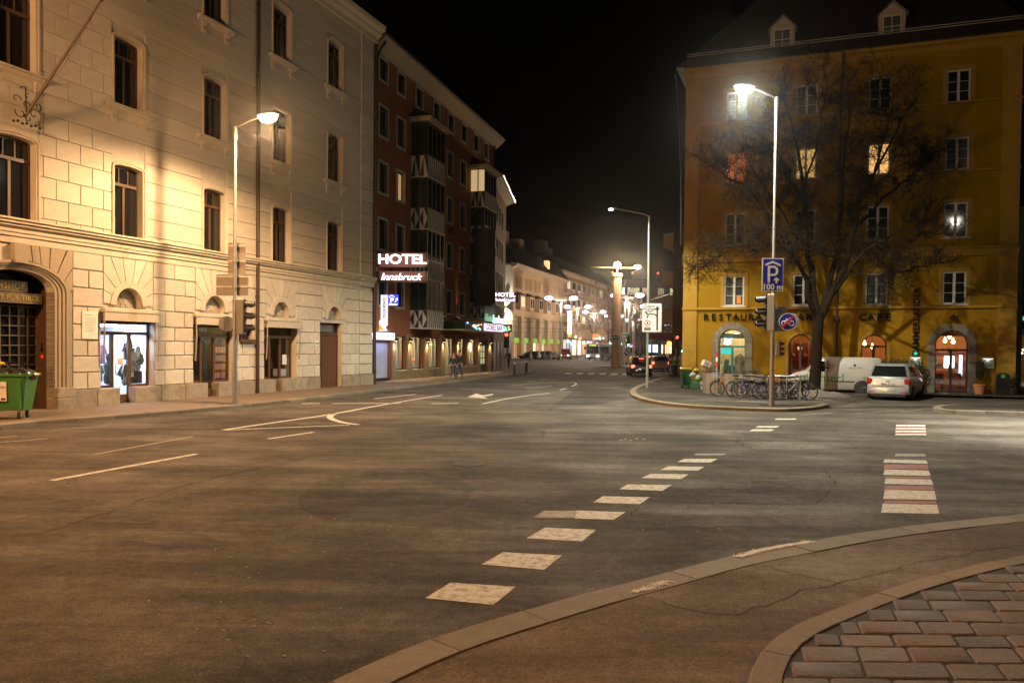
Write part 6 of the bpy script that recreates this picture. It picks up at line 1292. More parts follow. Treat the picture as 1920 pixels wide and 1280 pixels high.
for px, py, lab in ((1176, 662, 'round blue keep sign on the far island'),):
    c = AT(px, py, 93); t = thing('keep_sign', lab, 'sign', c); part('disc', MB().lathe([(.32, 0), (.32, .03)], (0, 0, 0), 20, 'y'), mt['sign_blue'], t, 40); part('arrow', moved(MB().box(-.22, .22, -.03, -.005, -.05, .05), 0, 0, 0, rad(-35)), mt['sign_white'], t); part('post', MB().tube([(0, .08, -c.z), (0, .08, .2)], .04, 6), mt['sheet'], t)
c = G(1183, 687); t = thing('yellow_beacon_post', 'yellow and white reflective island post before the black car', 'bollard', c); part('tube', MB().lathe([(.22, 0), (.2, 1.1), (.12, 1.2)], n=14), M('yellow_plastic', (.7, .42, .03), .5, emit=(1, .6, .05), es=.35), t, 40); part('band', MB().lathe([(.225, .45), (.22, .7)], n=14), mt['sign_white'], t, 40)
# bollards and the red white marker
for px, py, h, lab in ((964.5, 703, .95, 'slim dark bollard nearest the side street kerb'), (986, 700, 1.0, 'dark bollard by the far kerb corner'), (988, 697, .95, 'dark bollard standing close behind the kerb corner bollard')):
    c = G(px, py, .12); t = thing('bollard', lab, 'bollard', c, 0, 'dark bollards at the side street'); part('shaft', MB().lathe([(.07, 0), (.055, h*.85), (.06, h*.86)], n=12), mt['iron'], t, 40); part('cap', MB().lathe([(.06, h*.86), (.065, h*.93), (.03, h)], n=12), mt['sign_white'], t, 40)
c = G(1343, 738, .12); t = thing('marker_pole', 'thin white pole with a red band beside the arched shop front', 'pole', c); part('tube', MB().tube([(0,0,0), (0,0,2.9)], .04, 8), mt['steel'], t, 40); part('red_band', MB().tube([(0,0,1.25), (0,0,1.5)], .046, 8), mt['sign_red'], t, 40); part('red_band', MB().tube([(0,0,1.7), (0,0,1.95)], .046, 8), mt['sign_red'], t, 40); part('white_band', MB().tube([(0,0,1.5), (0,0,1.7)], .045, 8), mt['sign_white'], t, 40)
# ================================================================== VEHICLES
def wheel(parent, x, y, r, w_, name='wheel'):
    o = link(name, None, parent, (x, y, r)); s_ = 1 if y > 0 else -1
    part('tyre', MB().lathe([(r*.62, -w_/2), (r*.92, -w_/2), (r, -w_/2+.03), (r, w_/2-.03), (r*.92, w_/2), (r*.62, w_/2)], (0, 0, 0), 22, 'y'), mt['rubber'], o, 40)
    rm = MB().lathe([(r*.60, -.02), (r*.64, .02), (r*.62, .0)], (0, s_*w_*.42, 0), 22, 'y')
    for k in range(7):
        a = 2*math.pi*k/7; rm.tube([(r*.08*math.cos(a), s_*w_*.5, r*.08*math.sin(a)), (r*.6*math.cos(a), s_*w_*.46, r*.6*math.sin(a))], r*.055, 5)
    rm.lathe([(r*.14, -.01), (r*.14, .03)], (0, s_*w_*.46, 0), 12, 'y'); part('rim', rm, mt['chrome'], o, 40); return o
def paint(name, c, rough=.28, metal=.0, coat=.6): return M(name, c, rough, .03, 3, metal=metal, coat=coat)
mt['car_glass'] = M('car_glass', (.006, .007, .008), .05, 0, spec=.7); mt['plate'] = M('number_plate', (.62, .62, .6), .5, .05)
mt['tail'] = M('tail_lamp_red', (.30, .012, .015), .2, coat=.5); mt['tail_on'] = E('tail_lamp_lit', (1, .10, .05), 6); mt['head_on'] = E('head_lamp_lit', (1, .93, 1), 14); mt['clearlens'] = M('clear_lamp', (.55, .55, .55), .15, metal=.5)
def ringpts(x0, x1, hw, z, c): return [(x1-c, hw, z), (x1, hw-c, z), (x1, -hw+c, z), (x1-c, -hw, z), (x0+c, -hw, z), (x0, -hw+c, z), (x0, hw-c, z), (x0+c, hw, z)]
def car(name, label, cat, loc, rz, L, W, H, pm, belt=.95, rear='hatch', lights='off', plate='', group=None, mono=False, logo=True):
    t = thing(name, label, cat, loc, rz, group); hw = W/2; r = .31 if H < 1.65 else .33
    st = [(-L/2, .78, .42, belt-.28), (-L/2+.05, .93, .30, belt-.06), (-L/2+.22, .985, .24, belt), (-L/2+.9, 1, .2, belt+.02), (0, 1, .18, belt), (L/2-1.25, 1, .2, belt-.02), (L/2-.85, .985, .2, belt-.08), (L/2-.3, .93, .24, belt-.22), (L/2-.06, .82, .32, belt-.36), (L/2, .66, .42, belt-.45)]
    secs = []
    for x, w_, zb, zt_ in st:
        w2 = hw*w_; m_ = (zb+zt_)/2
        secs.append([(x, w2*.86, zb), (x, w2*.97, zb+.1), (x, w2, m_), (x, w2*.985, zt_-.12), (x, w2*.93, zt_-.02), (x, w2*.6, zt_+.015), (x, -w2*.6, zt_+.015), (x, -w2*.93, zt_-.02), (x, -w2*.985, zt_-.12), (x, -w2, m_), (x, -w2*.97, zb+.1), (x, -w2*.86, zb)])
    bo = part('body', MB().loft(secs), pm, t, 50)
    xr0, xf0 = -L/2+.10, (L/2-.95 if not mono else L/2-.65); xr1, xf1 = (-L/2+.42, xf0-1.0 if not mono else xf0-1.15)
    R0 = ringpts(xr0, xf0, hw*.95, belt-.04, .16); R1 = ringpts(xr1, xf1, hw*.76, H-.06, .14); R2 = ringpts(xr1+.12, xf1-.2, hw*.66, H, .12)
    part('cabin', MB().loft([R0, R1, R2]), pm, t, 45)
    def pane(i, j, u0, u1, v0, v1, nm, off=.008, m_=None):
        a, b_ = Vector(R0[i]), Vector(R0[j]); c, d_ = Vector(R1[i]), Vector(R1[j]); P = lambda u, v: a.lerp(b_, u).lerp(c.lerp(d_, u), v)
        q = [P(u0, v0), P(u1, v0), P(u1, v1), P(u0, v1)]; n = (q[1]-q[0]).cross(q[3]-q[0]).normalized(); ctr = (a+b_+c+d_)/4
        if n.dot(ctr - Vector((0, 0, ctr.z))) < 0: n = -n
        part(nm, MB().add([p + n*off for p in q] + [p - n*.004 for p in q], [(0,1,2,3), (0,4,5,1), (1,5,6,2), (2,6,7,3), (3,7,4,0)]), m_ or mt['car_glass'], t)
    pane(5, 6, -.04, 1.04, .16, .93, 'rear_window'); pane(1, 2, .0, 1.0, .06, .95, 'windscreen')
    for i, j in ((7, 0), (4, 3)): pane(i, j, .04, .30, .14, .90, 'side_window'); pane(i, j, .33, .60, .14, .92, 'side_window'); pane(i, j, .63, .92, .14, .90, 'side_window')
    for x in (-L/2+.78, L/2-.82):
        for s_ in (-1, 1):
            part('wheel_arch', MB().lathe([(r*1.16, -.05), (r*1.16, .03)], (x, s_*(hw-.02), r), 20, 'y'), mt['black'], t, 40); wheel(t, x, s_*(hw-.06), r, .2)
    part('rear_bumper', MB().loft([ringpts(-L/2-.05, -L/2+.5, hw*.96, .30, .18), ringpts(-L/2-.06, -L/2+.5, hw*.97, .42, .18), ringpts(-L/2-.03, -L/2+.5, hw*.96, .56, .18)]), pm, t, 50); part('diffuser', MB().bbox(-L/2-.03, -L/2+.4, -hw*.8, hw*.8, .16, .31, .02), mt['black'], t)
    for s_ in (-1, 1):
        y0, y1 = sorted((s_*hw*.70, s_*hw*.97)); part('tail_lamp', MB().bbox(-L/2+.0, -L/2+.3, y0, y1, belt-.30, belt-.03, .05), mt['tail_on'] if lights == 'rear' else mt['tail'], t)
        part('bumper_reflector', MB().bbox(-L/2-.065, -L/2, min(s_*hw*.6, s_*hw*.85), max(s_*hw*.6, s_*hw*.85), .36, .40, .005), mt['tail'], t)
        part('head_lamp', MB().bbox(L/2-.3, L/2-.05, min(s_*hw*.5, s_*hw*.86), max(s_*hw*.5, s_*hw*.86), belt-.42, belt-.24, .04), mt['head_on'] if lights == 'front' else mt['clearlens'], t)
        part('mirror', MB().bbox(xf0-.75, xf0-.58, min(s_*(hw+.02), s_*(hw+.2)), max(s_*(hw+.02), s_*(hw+.2)), belt+.0, belt+.14, .03), mt['black'], t)
    part('tailgate_groove', MB().box(-L/2-.012, -L/2+.02, -hw*.72, hw*.72, belt-.36, belt-.345), mt['black'], t)
    pl_ = part('number_plate', MB().bbox(-L/2-.02, -L/2+.06, -.26, .26, belt-.33, belt-.22, .006), mt['plate'], t); part('blue_band', MB().box(-L/2-.024, -L/2-.02, .2, .258, belt-.328, belt-.222), mt['sign_blue'], pl_)
    if plate:
        tm = text_mb(plate, .11, 'CENTER', .002, .003); tm.v = [(-L/2-.024 + y, -x, z + belt - .275) for x, y, z in tm.v]; part('plate_text', tm, mt['black'], pl_)
    part('front_plate', MB().bbox(L/2-.02, L/2+.03, -.26, .26, .42, .53, .006), mt['plate'], t); part('rear_wiper', MB().box(-L/2+.13, -L/2+.16, -.3, .02, belt+.06, belt+.08), mt['black'], t)
    part('grille', MB().bbox(L/2-.06, L/2+.01, -.45, .45, .56, .68, .01), mt['black'], t)
    return t
silver = paint('silver_paint', (.46, .46, .47), .32, .55)
az = rad(90 - 36)
p0 = G(1664, 750.5); dv = Vector((math.cos(az), math.sin(az), 0)); sc = car('parked_car', 'silver parked car seen from behind in front of the restaurant', 'car', p0 + dv*2.2, az, 4.4, 1.82, 1.62, silver, 1.0, plate='I-MA 313 B', mono=True)
em = MB().torus((0, 0, 0), .06, .012, 16, 5); em.v = [(-2.215, x, z*.7 + .84) for x, y, z in em.v]; part('badge', em, mt['chrome'], sc)
bp_ = G(1203, 705.0); azb = rad(88); dv = Vector((math.cos(azb), math.sin(azb), 0)); bc = car('driving_car', 'small black car with lit tail lamps driving away', 'car', bp_ + dv*1.9, azb, 3.8, 1.66, 1.5, paint('black_paint', (.012, .010, .010), .15), .92, lights='rear', plate='I 482 KT', group='cars driving down the far street')
part('brake_light', MB().bbox(-1.76, -1.7, -.2, .2, 1.36, 1.40, .01), mt['tail_on'], bc)
part('reflection_patch', MB().bbox(-1.745, -1.735, -.25, .05, 1.1, 1.28, .01), M('painted_tail_reflection', (.3, .02, .02), .3), bc)  # red patch painting the tail lamp reflection at the rear window
wp = G(1237, 696); wc_ = car('driving_car', 'white car ahead of the small black car', 'car', wp + Vector((.1, 2, 0)), rad(90), 4.2, 1.76, 1.5, paint('white_car_paint', (.62, .62, .62), .25), .95, lights='rear', plate='IL 53 CA', group='cars driving down the far street')
dp_ = G(1226, 678); car('driving_car', 'dark car farthest ahead with one bright tail lamp', 'car', dp_ + Vector((0, 2, 0)), rad(90), 4.3, 1.78, 1.55, paint('dark_car_paint', (.02, .02, .025), .2), .95, lights='rear', group='cars driving down the far street')
ck = G(988, 669.5); car('parked_dark_car', 'black car parked in front of the green shop fascias', 'car', Vector((ck.x, 146, 0)), rad(195), 4.3, 1.78, 1.5, paint('black_paint_b', (.015, .014, .014), .15), .95, group='vehicles parked before the corner building')
car('parked_dark_car', 'dark car parked behind the row of scooters', 'car', Vector((AT(1031, 668, 150).x, 150, 0)), rad(15), 4.3, 1.78, 1.5, paint('black_paint_c', (.02, .018, .018), .2), .95, group='vehicles parked before the corner building')
# vans and bus -----------------------------------------------------------------
def van(name, label, loc, rz, L, W, H, pm, lights='off', group=None):
    t = thing(name, label, 'van', loc, rz, group); hw = W/2
    st = [(-L/2, .93, .45, H-.12), (-L/2+.05, .97, .33, H-.03), (-L/2+.6, 1, .25, H), (L/2-1.75, 1, .22, H), (L/2-1.45, .99, .22, H-.04), (L/2-.85, .97, .22, 1.18), (L/2-.25, .92, .25, .98), (L/2-.05, .84, .32, .82), (L/2, .7, .4, .7)]; secs = []
    for x, w_, zb, zt_ in st:
        w2 = hw*w_; tm_ = .90 if zt_ > 1.3 else .95; m_ = min(1.0, (zb+zt_)/2+.1)
        secs.append([(x, w2*.9, zb), (x, w2, zb+.12), (x, w2, m_), (x, w2*tm_, zt_-.1), (x, w2*(tm_-.08), zt_), (x, -w2*(tm_-.08), zt_), (x, -w2*tm_, zt_-.1), (x, -w2, m_), (x, -w2, zb+.12), (x, -w2*.9, zb)])
    part('body', MB().loft(secs), pm, t, 40)
    for s_ in (-1, 1):
        part('side_window', MB().add([(L/2-1.75, s_*hw*.985, 1.12), (L/2-.98, s_*hw*.97, 1.12), (L/2-1.30, s_*hw*.925, H-.22), (L/2-1.75, s_*hw*.935, H-.2)], [(0,1,2,3)]), mt['car_glass'], t)
        for x in (-L/2+.85, L/2-.8): part('wheel_arch', MB().lathe([(.38, -.04), (.38, .02)], (x, s_*(hw-.005), .34), 20, 'y'), mt['black'], t, 40); wheel(t, x, s_*(hw-.07), .32, .2)
        part('tail_lamp', MB().bbox(-L/2-.01, -L/2+.08, min(s_*hw*.82, s_*hw*.98), max(s_*hw*.82, s_*hw*.98), .7, 1.2, .02), mt['tail'], t); part('head_lamp', MB().bbox(L/2-.28, L/2-.04, min(s_*hw*.5, s_*hw*.85), max(s_*hw*.5, s_*hw*.85), .68, .88, .04), mt['head_on'] if lights == 'front' else mt['clearlens'], t)
        part('mirror', MB().bbox(L/2-1.25, L/2-1.1, min(s_*hw, s_*(hw+.2)), max(s_*hw, s_*(hw+.2)), 1.1, 1.32, .03), mt['black'], t); part('side_rail', MB().box(-L/2+1.2, L/2-2.0, s_*hw-.01, s_*hw+.012, .62, .67), mt['black'], t)
        part('door_groove', MB().box(L/2-1.86, L/2-1.845, s_*hw*.93-.03, s_*hw+.006, .4, H-.16), mt['black'], t)
    part('windscreen', MB().add([(L/2-.9, hw*.82, 1.2), (L/2-.9, -hw*.82, 1.2), (L/2-1.43, -hw*.74, H-.07), (L/2-1.43, hw*.74, H-.07)], [(0,1,2,3)]), mt['car_glass'], t)
    return t
vz = RP.w(RP.sz(1562, 700, 1.75)[0], 1.75, .02); vw = van('delivery_van', 'white delivery van with green lettering parked behind the bare tree', vz, RP.rz + math.pi, 4.3, 1.72, 1.84, paint('dirty_white_paint', (.38, .36, .335), .35))
gt = M('green_lettering', (.05, .22, .04), .5)
for wd, x, sz_ in (('nimmerl', .55, .62), ('na', -1.6, .62)):
    tm = text_mb(wd, sz_, 'CENTER', .003, 0); tm.v = [(-p[0] + x, .868 - p[1], p[2] + .80) for p in tm.v]; part('lettering', tm, gt, vw)
for wd, x, z, sz_, m_ in (('topfidor', .35, 1.46, .13, M('red_lettering', (.28, .05, .03), .5)), ('SERVICE FROST', -1.0, 1.33, .085, mt['sheet'])):
    tm = text_mb(wd, sz_, 'CENTER', .003, 0); tm.v = [(-p[0] + x, .845 - p[1], p[2] + z) for p in tm.v]; part('lettering', tm, m_, vw)
lg = MB().prism([(-.1, 0), (.05, 0), (.1, .06), (.02, .1), (-.06, .06), (-.12, .1)], 0, .004); lg.v = [(p[0] + .3, .85, p[2] + 1.27) for p in lg.v]; part('logo', lg, mt['black'], vw)
lg = MB().lathe([(.05, 0), (.05, .005)], (-.95, .842, 1.46), 12, 'y'); part('logo', lg, mt['black'], vw)
rv = van('red_van', 'red van with headlights on waiting before the far shops', Vector((AT(1060, 668, 143).x, 143, 0)), rad(262), 4.6, 1.85, 2.0, paint('red_van_paint', (.42, .09, .05), .3), 'front', 'vehicles parked before the corner building')
def bus():
    Y = 139; c = AT(1111, 671, Y); t = thing('city_bus', 'white city bus with green destination display coming towards the viewer', 'bus', (c.x + 1.9, Y + 5.5, 0), rad(-90 - 19)); L, W, H = 11.5, 2.55, 3.0; hw = W/2; pm = paint('bus_white', (.66, .62, .56), .3)
    secs = [[(x, w_*hw*.97, .35), (x, w_*hw, .5), (x, w_*hw, H-.35), (x, w_*hw*.93, H-.05), (x, w_*hw*.8, H), (x, -w_*hw*.8, H), (x, -w_*hw*.93, H-.05), (x, -w_*hw, H-.35), (x, -w_*hw, .5), (x, -w_*hw*.97, .35)] for x, w_ in ((-L/2, .96), (-L/2+.2, 1), (L/2-.35, 1), (L/2-.08, .96), (L/2, .88))]
    part('body', MB().loft(secs), pm, t, 40); part('windscreen', MB().box(L/2-.02, L/2+.03, -hw*.84, hw*.84, 1.15, 2.45), mt['car_glass'], t)
    d_ = part('destination_display', MB().bbox(L/2-.02, L/2+.035, -hw*.78, hw*.78, 2.5, 2.78, .01), mt['black'], t); tm = text_mb('O 2 PRADL', .26, 'CENTER', .01, .004); tm.v = [(L/2+.045 - y, x, z + 2.64) for x, y, z in tm.v]; part('display_text', tm, E('led_green', (.6, 1, .1), 3), d_)
    for s_ in (-1, 1):
        for k in range(6): part('side_window', MB().box(-L/2+.4+1.75*k, -L/2+2.05+1.75*k, s_*hw-.02, s_*hw+.012, 1.2, 2.45), mt['car_glass'], t)
        part('head_lamp', MB().bbox(L/2-.1, L/2+.04, min(s_*hw*.55, s_*hw*.88), max(s_*hw*.55, s_*hw*.88), .62, .84, .03), mt['head_on'], t); part('mirror', MB().bbox(L/2+.0, L/2+.25, min(s_*hw*.96, s_*(hw+.25)), max(s_*hw*.96, s_*(hw+.25)), 1.9, 2.4, .04), mt['black'], t)
        for x in (-L/2+2.6, L/2-2.4): wheel(t, x, s_*(hw-.13), .48, .28)
    part('bumper', MB().bbox(L/2-.02, L/2+.06, -hw*.9, hw*.9, .33, .56, .03), mt['black'], t); part('wiper', MB().box(L/2+.03, L/2+.05, -.7, .5, 1.2, 1.24), mt['black'], t); part('red_stripe', MB().box(-L/2+.3, -L/2+4.5, -hw-.014, -hw, .8, 1.1), mt['sign_red'], t)
    spot(t, (L/2+.3, 0, .75), (1, .9, .8), 500, 40, .8, .1, aim=(1, 0, -.10)); return t
bus()
def scooter(px, Y, label):
    t = thing('scooter', label, 'scooter', (AT(px, 668, Y).x, Y, 0), rad(250 + random.uniform(-15, 15)), 'scooters parked in a row at the far corner'); m_ = paint('scooter_%d' % int(px), random.choice(((.55, .5, .45), (.3, .28, .28), (.6, .58, .55), (.08, .07, .07))), .2)
    for x in (-.62, .62): part('wheel', MB().torus((x, 0, .26), .2, .06, 16, 6), mt['rubber'], t, 60)
    part('body', MB().loft([[(x, w_*math.cos(a), z + h*math.sin(a)) for a in [2*math.pi*k/8 for k in range(8)]] for x, w_, z, h in ((-.85, .06, .72, .06), (-.6, .17, .62, .2), (-.2, .16, .58, .18), (.0, .14, .32, .08), (.35, .15, .32, .08))]), m_, t, 50); part('seat', MB().bbox(-.75, .0, -.13, .13, .78, .88, .03), mt['black'], t)
    part('front_shield', MB().loft([[(x, w_, z), (x+.06, 0, z), (x, -w_, z), (x-.06, 0, z)] for x, w_, z in ((.62, .1, .35), (.45, .2, .6), (.38, .2, .9), (.34, .12, 1.02))]), m_, t, 50); part('handlebar', MB().tube([(.32, -.34, 1.06), (.36, 0, 1.0), (.32, .34, 1.06)], .02, 6), mt['chrome'], t); part('windscreen', MB().add([(.42, -.2, 1.02), (.42, .2, 1.02), (.28, .16, 1.45), (.28, -.16, 1.45)], [(0,1,2,3)]), mt['clearlens'], t); part('head_lamp', MB().ball((.5, 0, .96), .09, n=10, m=6), mt['clearlens'], t, 50); part('fork', MB().tube([(.42, 0, .9), (.62, 0, .26)], .035, 6), mt['chrome'], t)
    return t
for k, px in enumerate((996, 1011, 1023, 1034, 1043)): scooter(px, 139 + k*.6, ['scooter nearest the parked black car', 'second scooter along from the parked black car', 'third and middle scooter of the parked row', 'fourth scooter of the row, near the red van', 'last scooter of the row, closest to the red van'][k])
# ================================================================== BICYCLES, BINS, RUBBISH
def tint(name, c, **k): return bpy.data.materials[name] if name in bpy.data.materials else M(name, c, **k)
mt['spoke'] = M('spoke_steel', (.4, .4, .4), .35, metal=.8)
def bicycle(px, py, yaw, col, label, lean=.06, basket=False, orange=False):
    c = G(px, py, .12); t = thing('bicycle', label, 'bicycle', c, 0, 'bicycles parked at the rack'); t.rotation_euler = (lean, 0, rad(yaw)); fm = tint('bike_%.2f_%.2f_%.2f' % col, col, rough=.3); R = .335
    for x, nm in ((-.52, 'rear_wheel'), (.53, 'front_wheel')):
        w_ = link(nm, None, t, (x, 0, R)); part('tyre', MB().torus((0,0,0), R-.015, .02, 28, 6), mt['rubber'], w_, 60); part('rim', MB().torus((0,0,0), R-.045, .012, 28, 5), mt['chrome'], w_, 60)
        sp_ = MB()
        for k in range(16): a = 2*math.pi*k/16; sp_.tube([(.02*math.cos(a+.8), .02*(-1)**k, .02*math.sin(a+.8)), ((R-.05)*math.cos(a), 0, (R-.05)*math.sin(a))], .0028, 3, False)
        part('spokes', sp_.tube([(0,-.045,0), (0,.045,0)], .02, 8), mt['spoke'], w_)
        if orange: part('reflector', MB().box(.12, .2, -.012, .012, -.14, -.1), tint('amber_reflector', (.6, .22, .02), rough=.3), w_)
        part('mudguard', MB().tube([((R+.03)*math.cos(a), 0, (R+.03)*math.sin(a)) for a in [rad(20+12*k) for k in range(13)]], .018, 4), mt['black'], w_)
    bbx = (-.08, 0, .29); hd = (.36, 0, .80); hd2 = (.40, 0, .66); st = (-.24, 0, .78)
    part('frame', MB().tube([bbx, st], .016, 6).tube([st, hd], .016, 6).tube([bbx, hd2], .019, 6).tube([hd, hd2], .022, 6).tube([(-.52, .05, R), bbx], .01, 5).tube([(-.52, .05, R), st], .009, 5).tube([(-.52, -.05, R), bbx], .01, 5).tube([(-.52, -.05, R), st], .009, 5), fm, t, 50)
    part('fork', MB().tube([hd2, (.43, .05, .55), (.53, .05, R)], .013, 5).tube([hd2, (.43, -.05, .55), (.53, -.05, R)], .013, 5), fm, t, 50); part('handlebar', MB().tube([hd, (.33, 0, .98)], .014, 6).tube([(.26, -.28, 1.02), (.36, -.16, 1.0), (.34, 0, .99), (.36, .16, 1.0), (.26, .28, 1.02)], .012, 6), mt['black'], t, 50)
    part('saddle', MB().loft([[(x, w_*math.cos(a), .92 + .03*math.sin(a)) for a in [2*math.pi*k/8 for k in range(8)]] for x, w_ in ((-.42, .05), (-.36, .09), (-.25, .07), (-.12, .025))]), mt['black'], t, 50); part('seat_post', MB().tube([st, (-.27, 0, .91)], .013, 6), mt['chrome'], t)
    part('crank', MB().lathe([(.09, -.004), (.09, .004)], (-.08, -.05, .29), 16, 'y').tube([(-.08, -.07, .29), (.03, -.07, .17)], .01, 5).tube([(-.08, .07, .29), (-.19, .07, .41)], .01, 5).box(.0, .1, -.13, -.07, .15, .18), mt['chrome'], t)
    part('carrier', MB().box(-.75, -.3, -.07, .07, .735, .75).tube([(-.7, .06, .74), (-.52, .06, R)], .007, 4).tube([(-.7, -.06, .74), (-.52, -.06, R)], .007, 4), mt['black'], t)
    if basket:
        b_ = MB()
        for k in range(5): b_.box(.42, .78, -.16+.08*k-.004, -.16+.08*k+.004, .82, .828)
        for z in (.83, .92, 1.02): b_.tube([(.42, -.17, z), (.78, -.17, z), (.78, .17, z), (.42, .17, z), (.42, -.17, z)], .006, 4)
        for k in range(7): b_.box(.42+.06*k-.003, .42+.06*k+.003, -.173, -.167, .82, 1.02)
        part('basket', b_, mt['spoke'], t)
    return t
bicycle(1368, 743, 176, (.30, .06, .02), 'orange red bicycle leaning at the left end of the rack', .10, True, True)
bicycle(1392, 744, 200, (.04, .04, .05), 'dark bicycle half hidden behind the purple one', .08, False, True)
bicycle(1410, 747, 172, (.06, .035, .22), 'bicycle with a purple fork before the concrete planters', .12)
bicycle(1446, 748.5, 8, (.05, .05, .05), 'black bicycle behind the foot of the right lamp post', -.05)
bicycle(1462, 747, 170, (.25, .03, .04), 'dark red bicycle just right of the right lamp post', .06)
bicycle(1478, 749.5, 14, (.18, .18, .18), 'grey bicycle in the metal rack', -.06, True)
bicycle(1494, 749, -6, (.02, .02, .02), 'black bicycle at the right end of the rack with amber reflectors', -.08, False, True)
bicycle(1454, 745.5, 184, (.03, .03, .04), 'dark bicycle behind the rack, nearest the right lamp post', .05)
bicycle(1485, 746, 192, (.04, .05, .04), 'dark green bicycle in the back row of the rack', .06, False, True)
bicycle(1424, 744.5, 6, (.05, .02, .02), 'dark brown bicycle between the planters and the right lamp post', -.07)
rk0, rk1 = G(1438, 748, .12), G(1500, 749.5, .12); t = thing('bicycle_rack', 'low metal tube rack holding the dark bicycles', 'bike rack', rk0, math.atan2(rk1.y-rk0.y, rk1.x-rk0.x)); ln = (rk1-rk0).length
part('rail', MB().tube([(0,0,0), (0,0,.92), (.06,0,.98), (ln-.06,0,.98), (ln,0,.92), (ln,0,0)], .028, 8), mt['steel'], t, 50)
for k in range(4): part('hoop', MB().tube([(ln*(k+.6)/4.4, 0, 0), (ln*(k+.6)/4.4, 0, .97)], .018, 6), mt['steel'], t)
# concrete planters with dry twigs
mt['concrete'] = M('rough_concrete', (.24, .20, .15), .9, .3, 10, .6, 40, stain=.6, stcol=(.11, .09, .07), stscale=4)
def planter(px, py, w_, label):
    c = G(px, py, .12); t = thing('concrete_planter', label, 'planter', c, rad(3), 'concrete planters behind the bicycles'); part('tub', MB().loft([ringpts(-w_/2*.9, w_/2*.9, .32, 0, .08), ringpts(-w_/2, w_/2, .36, .85, .08), ringpts(-w_/2, w_/2, .36, .95, .08), ringpts(-w_/2*.85, w_/2*.85, .3, .95, .06), ringpts(-w_/2*.85, w_/2*.85, .3, .88, .06)]), mt['concrete'], t, 30)
    tw_ = MB()
    for k in range(34):
        p = Vector((random.uniform(-w_*.38, w_*.38), random.uniform(-.22, .22), .88)); d_ = Vector((random.gauss(0, .35), random.gauss(0, .3), 1)).normalized(); l = random.uniform(.15, .5); tw_.tube([p, p + d_*l*.6, p + d_*l + Vector((random.gauss(0, .06), random.gauss(0, .06), 0))], [.008, .006, .003], 4, False)
    part('dry_twigs', foliage(tw_, (0, 0, 1.02), w_*.42, .25, .2, 90, .04, .05), tint('dry_leaf', (.045, .035, .018), rough=.8), t)
for px, py, w_, lab in ((1331, 738, .62, 'concrete planter beside the rubbish pile'), (1366, 740, .6, 'concrete planter behind the orange red bicycle'), (1391, 741, .5, 'concrete planter behind the purple fork bicycle'), (1417, 742.5, .5, 'concrete planter left of the lamp post foot')): planter(px, py - 1.5, w_, lab)
# wheelie bin with yellow lid
c = G(1286, 727, .12); t = thing('wheelie_bin', 'dark green wheeled bin with a yellow lid at the corner of the yellow building', 'bin', c, rad(-6)); gp = M('bin_green', (.02, .10, .04), .35, .1, 6)
part('tub', MB().loft([ringpts(-.22, .22, .22, .12, .04), ringpts(-.28, .28, .3, .98, .04)]), gp, t, 40)
for k in range(3): part('rib', MB().bbox(-.15+.13*k-.015, -.15+.13*k+.015, -.31, -.24, .3, .95, .008), gp, t)
part('lid', MB().loft([ringpts(-.30, .30, .33, .98, .05), ringpts(-.31, .31, .34, 1.02, .05), ringpts(-.25, .25, .26, 1.09, .05)]), M('bin_yellow', (.42, .32, .02), .4, .1), t, 40)
for s_ in (-1, 1): part('wheel', MB().lathe([(.1, -.03), (.1, .03)], (s_*.2, .2, .1), 14, 'x'), mt['rubber'], t, 40); part('foot', MB().bbox(s_*.2-.04, s_*.2+.04, -.22, -.14, 0, .13, .01), mt['black'], t)
# rubbish: boxes, crates and bags, each its own thing
def gbox(px, py, z, w_, d_, h, yaw, m_, label, name='cardboard_box', tilt=0, Y=None, lid=None):
    c = G(px, py, .12) if Y is None else Vector((AT(px, py, Y).x, Y, 0)); t = thing(name, label, 'box' if 'box' in name else 'crate', (c.x, c.y, .12 + z), rad(yaw)); t.rotation_euler = (0, rad(tilt), rad(yaw))
    if 'crate' in name:
        f = MB().box(-w_/2, w_/2, -d_/2, d_/2, 0, .02)
        for k in range(3): z0 = h*(.02+.34*k); f.box(-w_/2, w_/2, -d_/2, -d_/2+.015, z0, z0+h*.25).box(-w_/2, w_/2, d_/2-.015, d_/2, z0, z0+h*.25).box(-w_/2, -w_/2+.015, -d_/2, d_/2, z0, z0+h*.25).box(w_/2-.015, w_/2, -d_/2, d_/2, z0, z0+h*.25)
        for x in (-w_/2, w_/2-.03):
            for y in (-d_/2, d_/2-.03): f.box(x, x+.03, y, y+.03, 0, h)
        part('crate_body', f, m_, t)
    else:
        part('carton', MB().bbox(-w_/2, w_/2, -d_/2, d_/2, 0, h, .008), m_, t); part('tape', MB().box(-.025, .025, -d_/2-.002, d_/2+.002, h*.02, h+.002), lid or mt['cloth'], t)
        part('print', MB().box(-w_*.3, w_*.2, -d_/2-.003, -d_/2, h*.5, h*.62), mt['black'], t)
    return t
kraft = tint('kraft_card', (.30, .20, .10), rough=.85); wcard = tint('white_card', (.55, .52, .47), rough=.8); gcr = tint('green_crate', (.05, .16, .08), rough=.5)
gbox(1303, 730.0, 0, .42, .34, .27, 4, gcr, 'green plastic crate on the ground beside the wheeled bin', 'plastic_crate'); gbox(1303, 730.0, .28, .40, .32, .26, -6, gcr, 'green plastic crate stacked on another by the wheeled bin', 'plastic_crate')
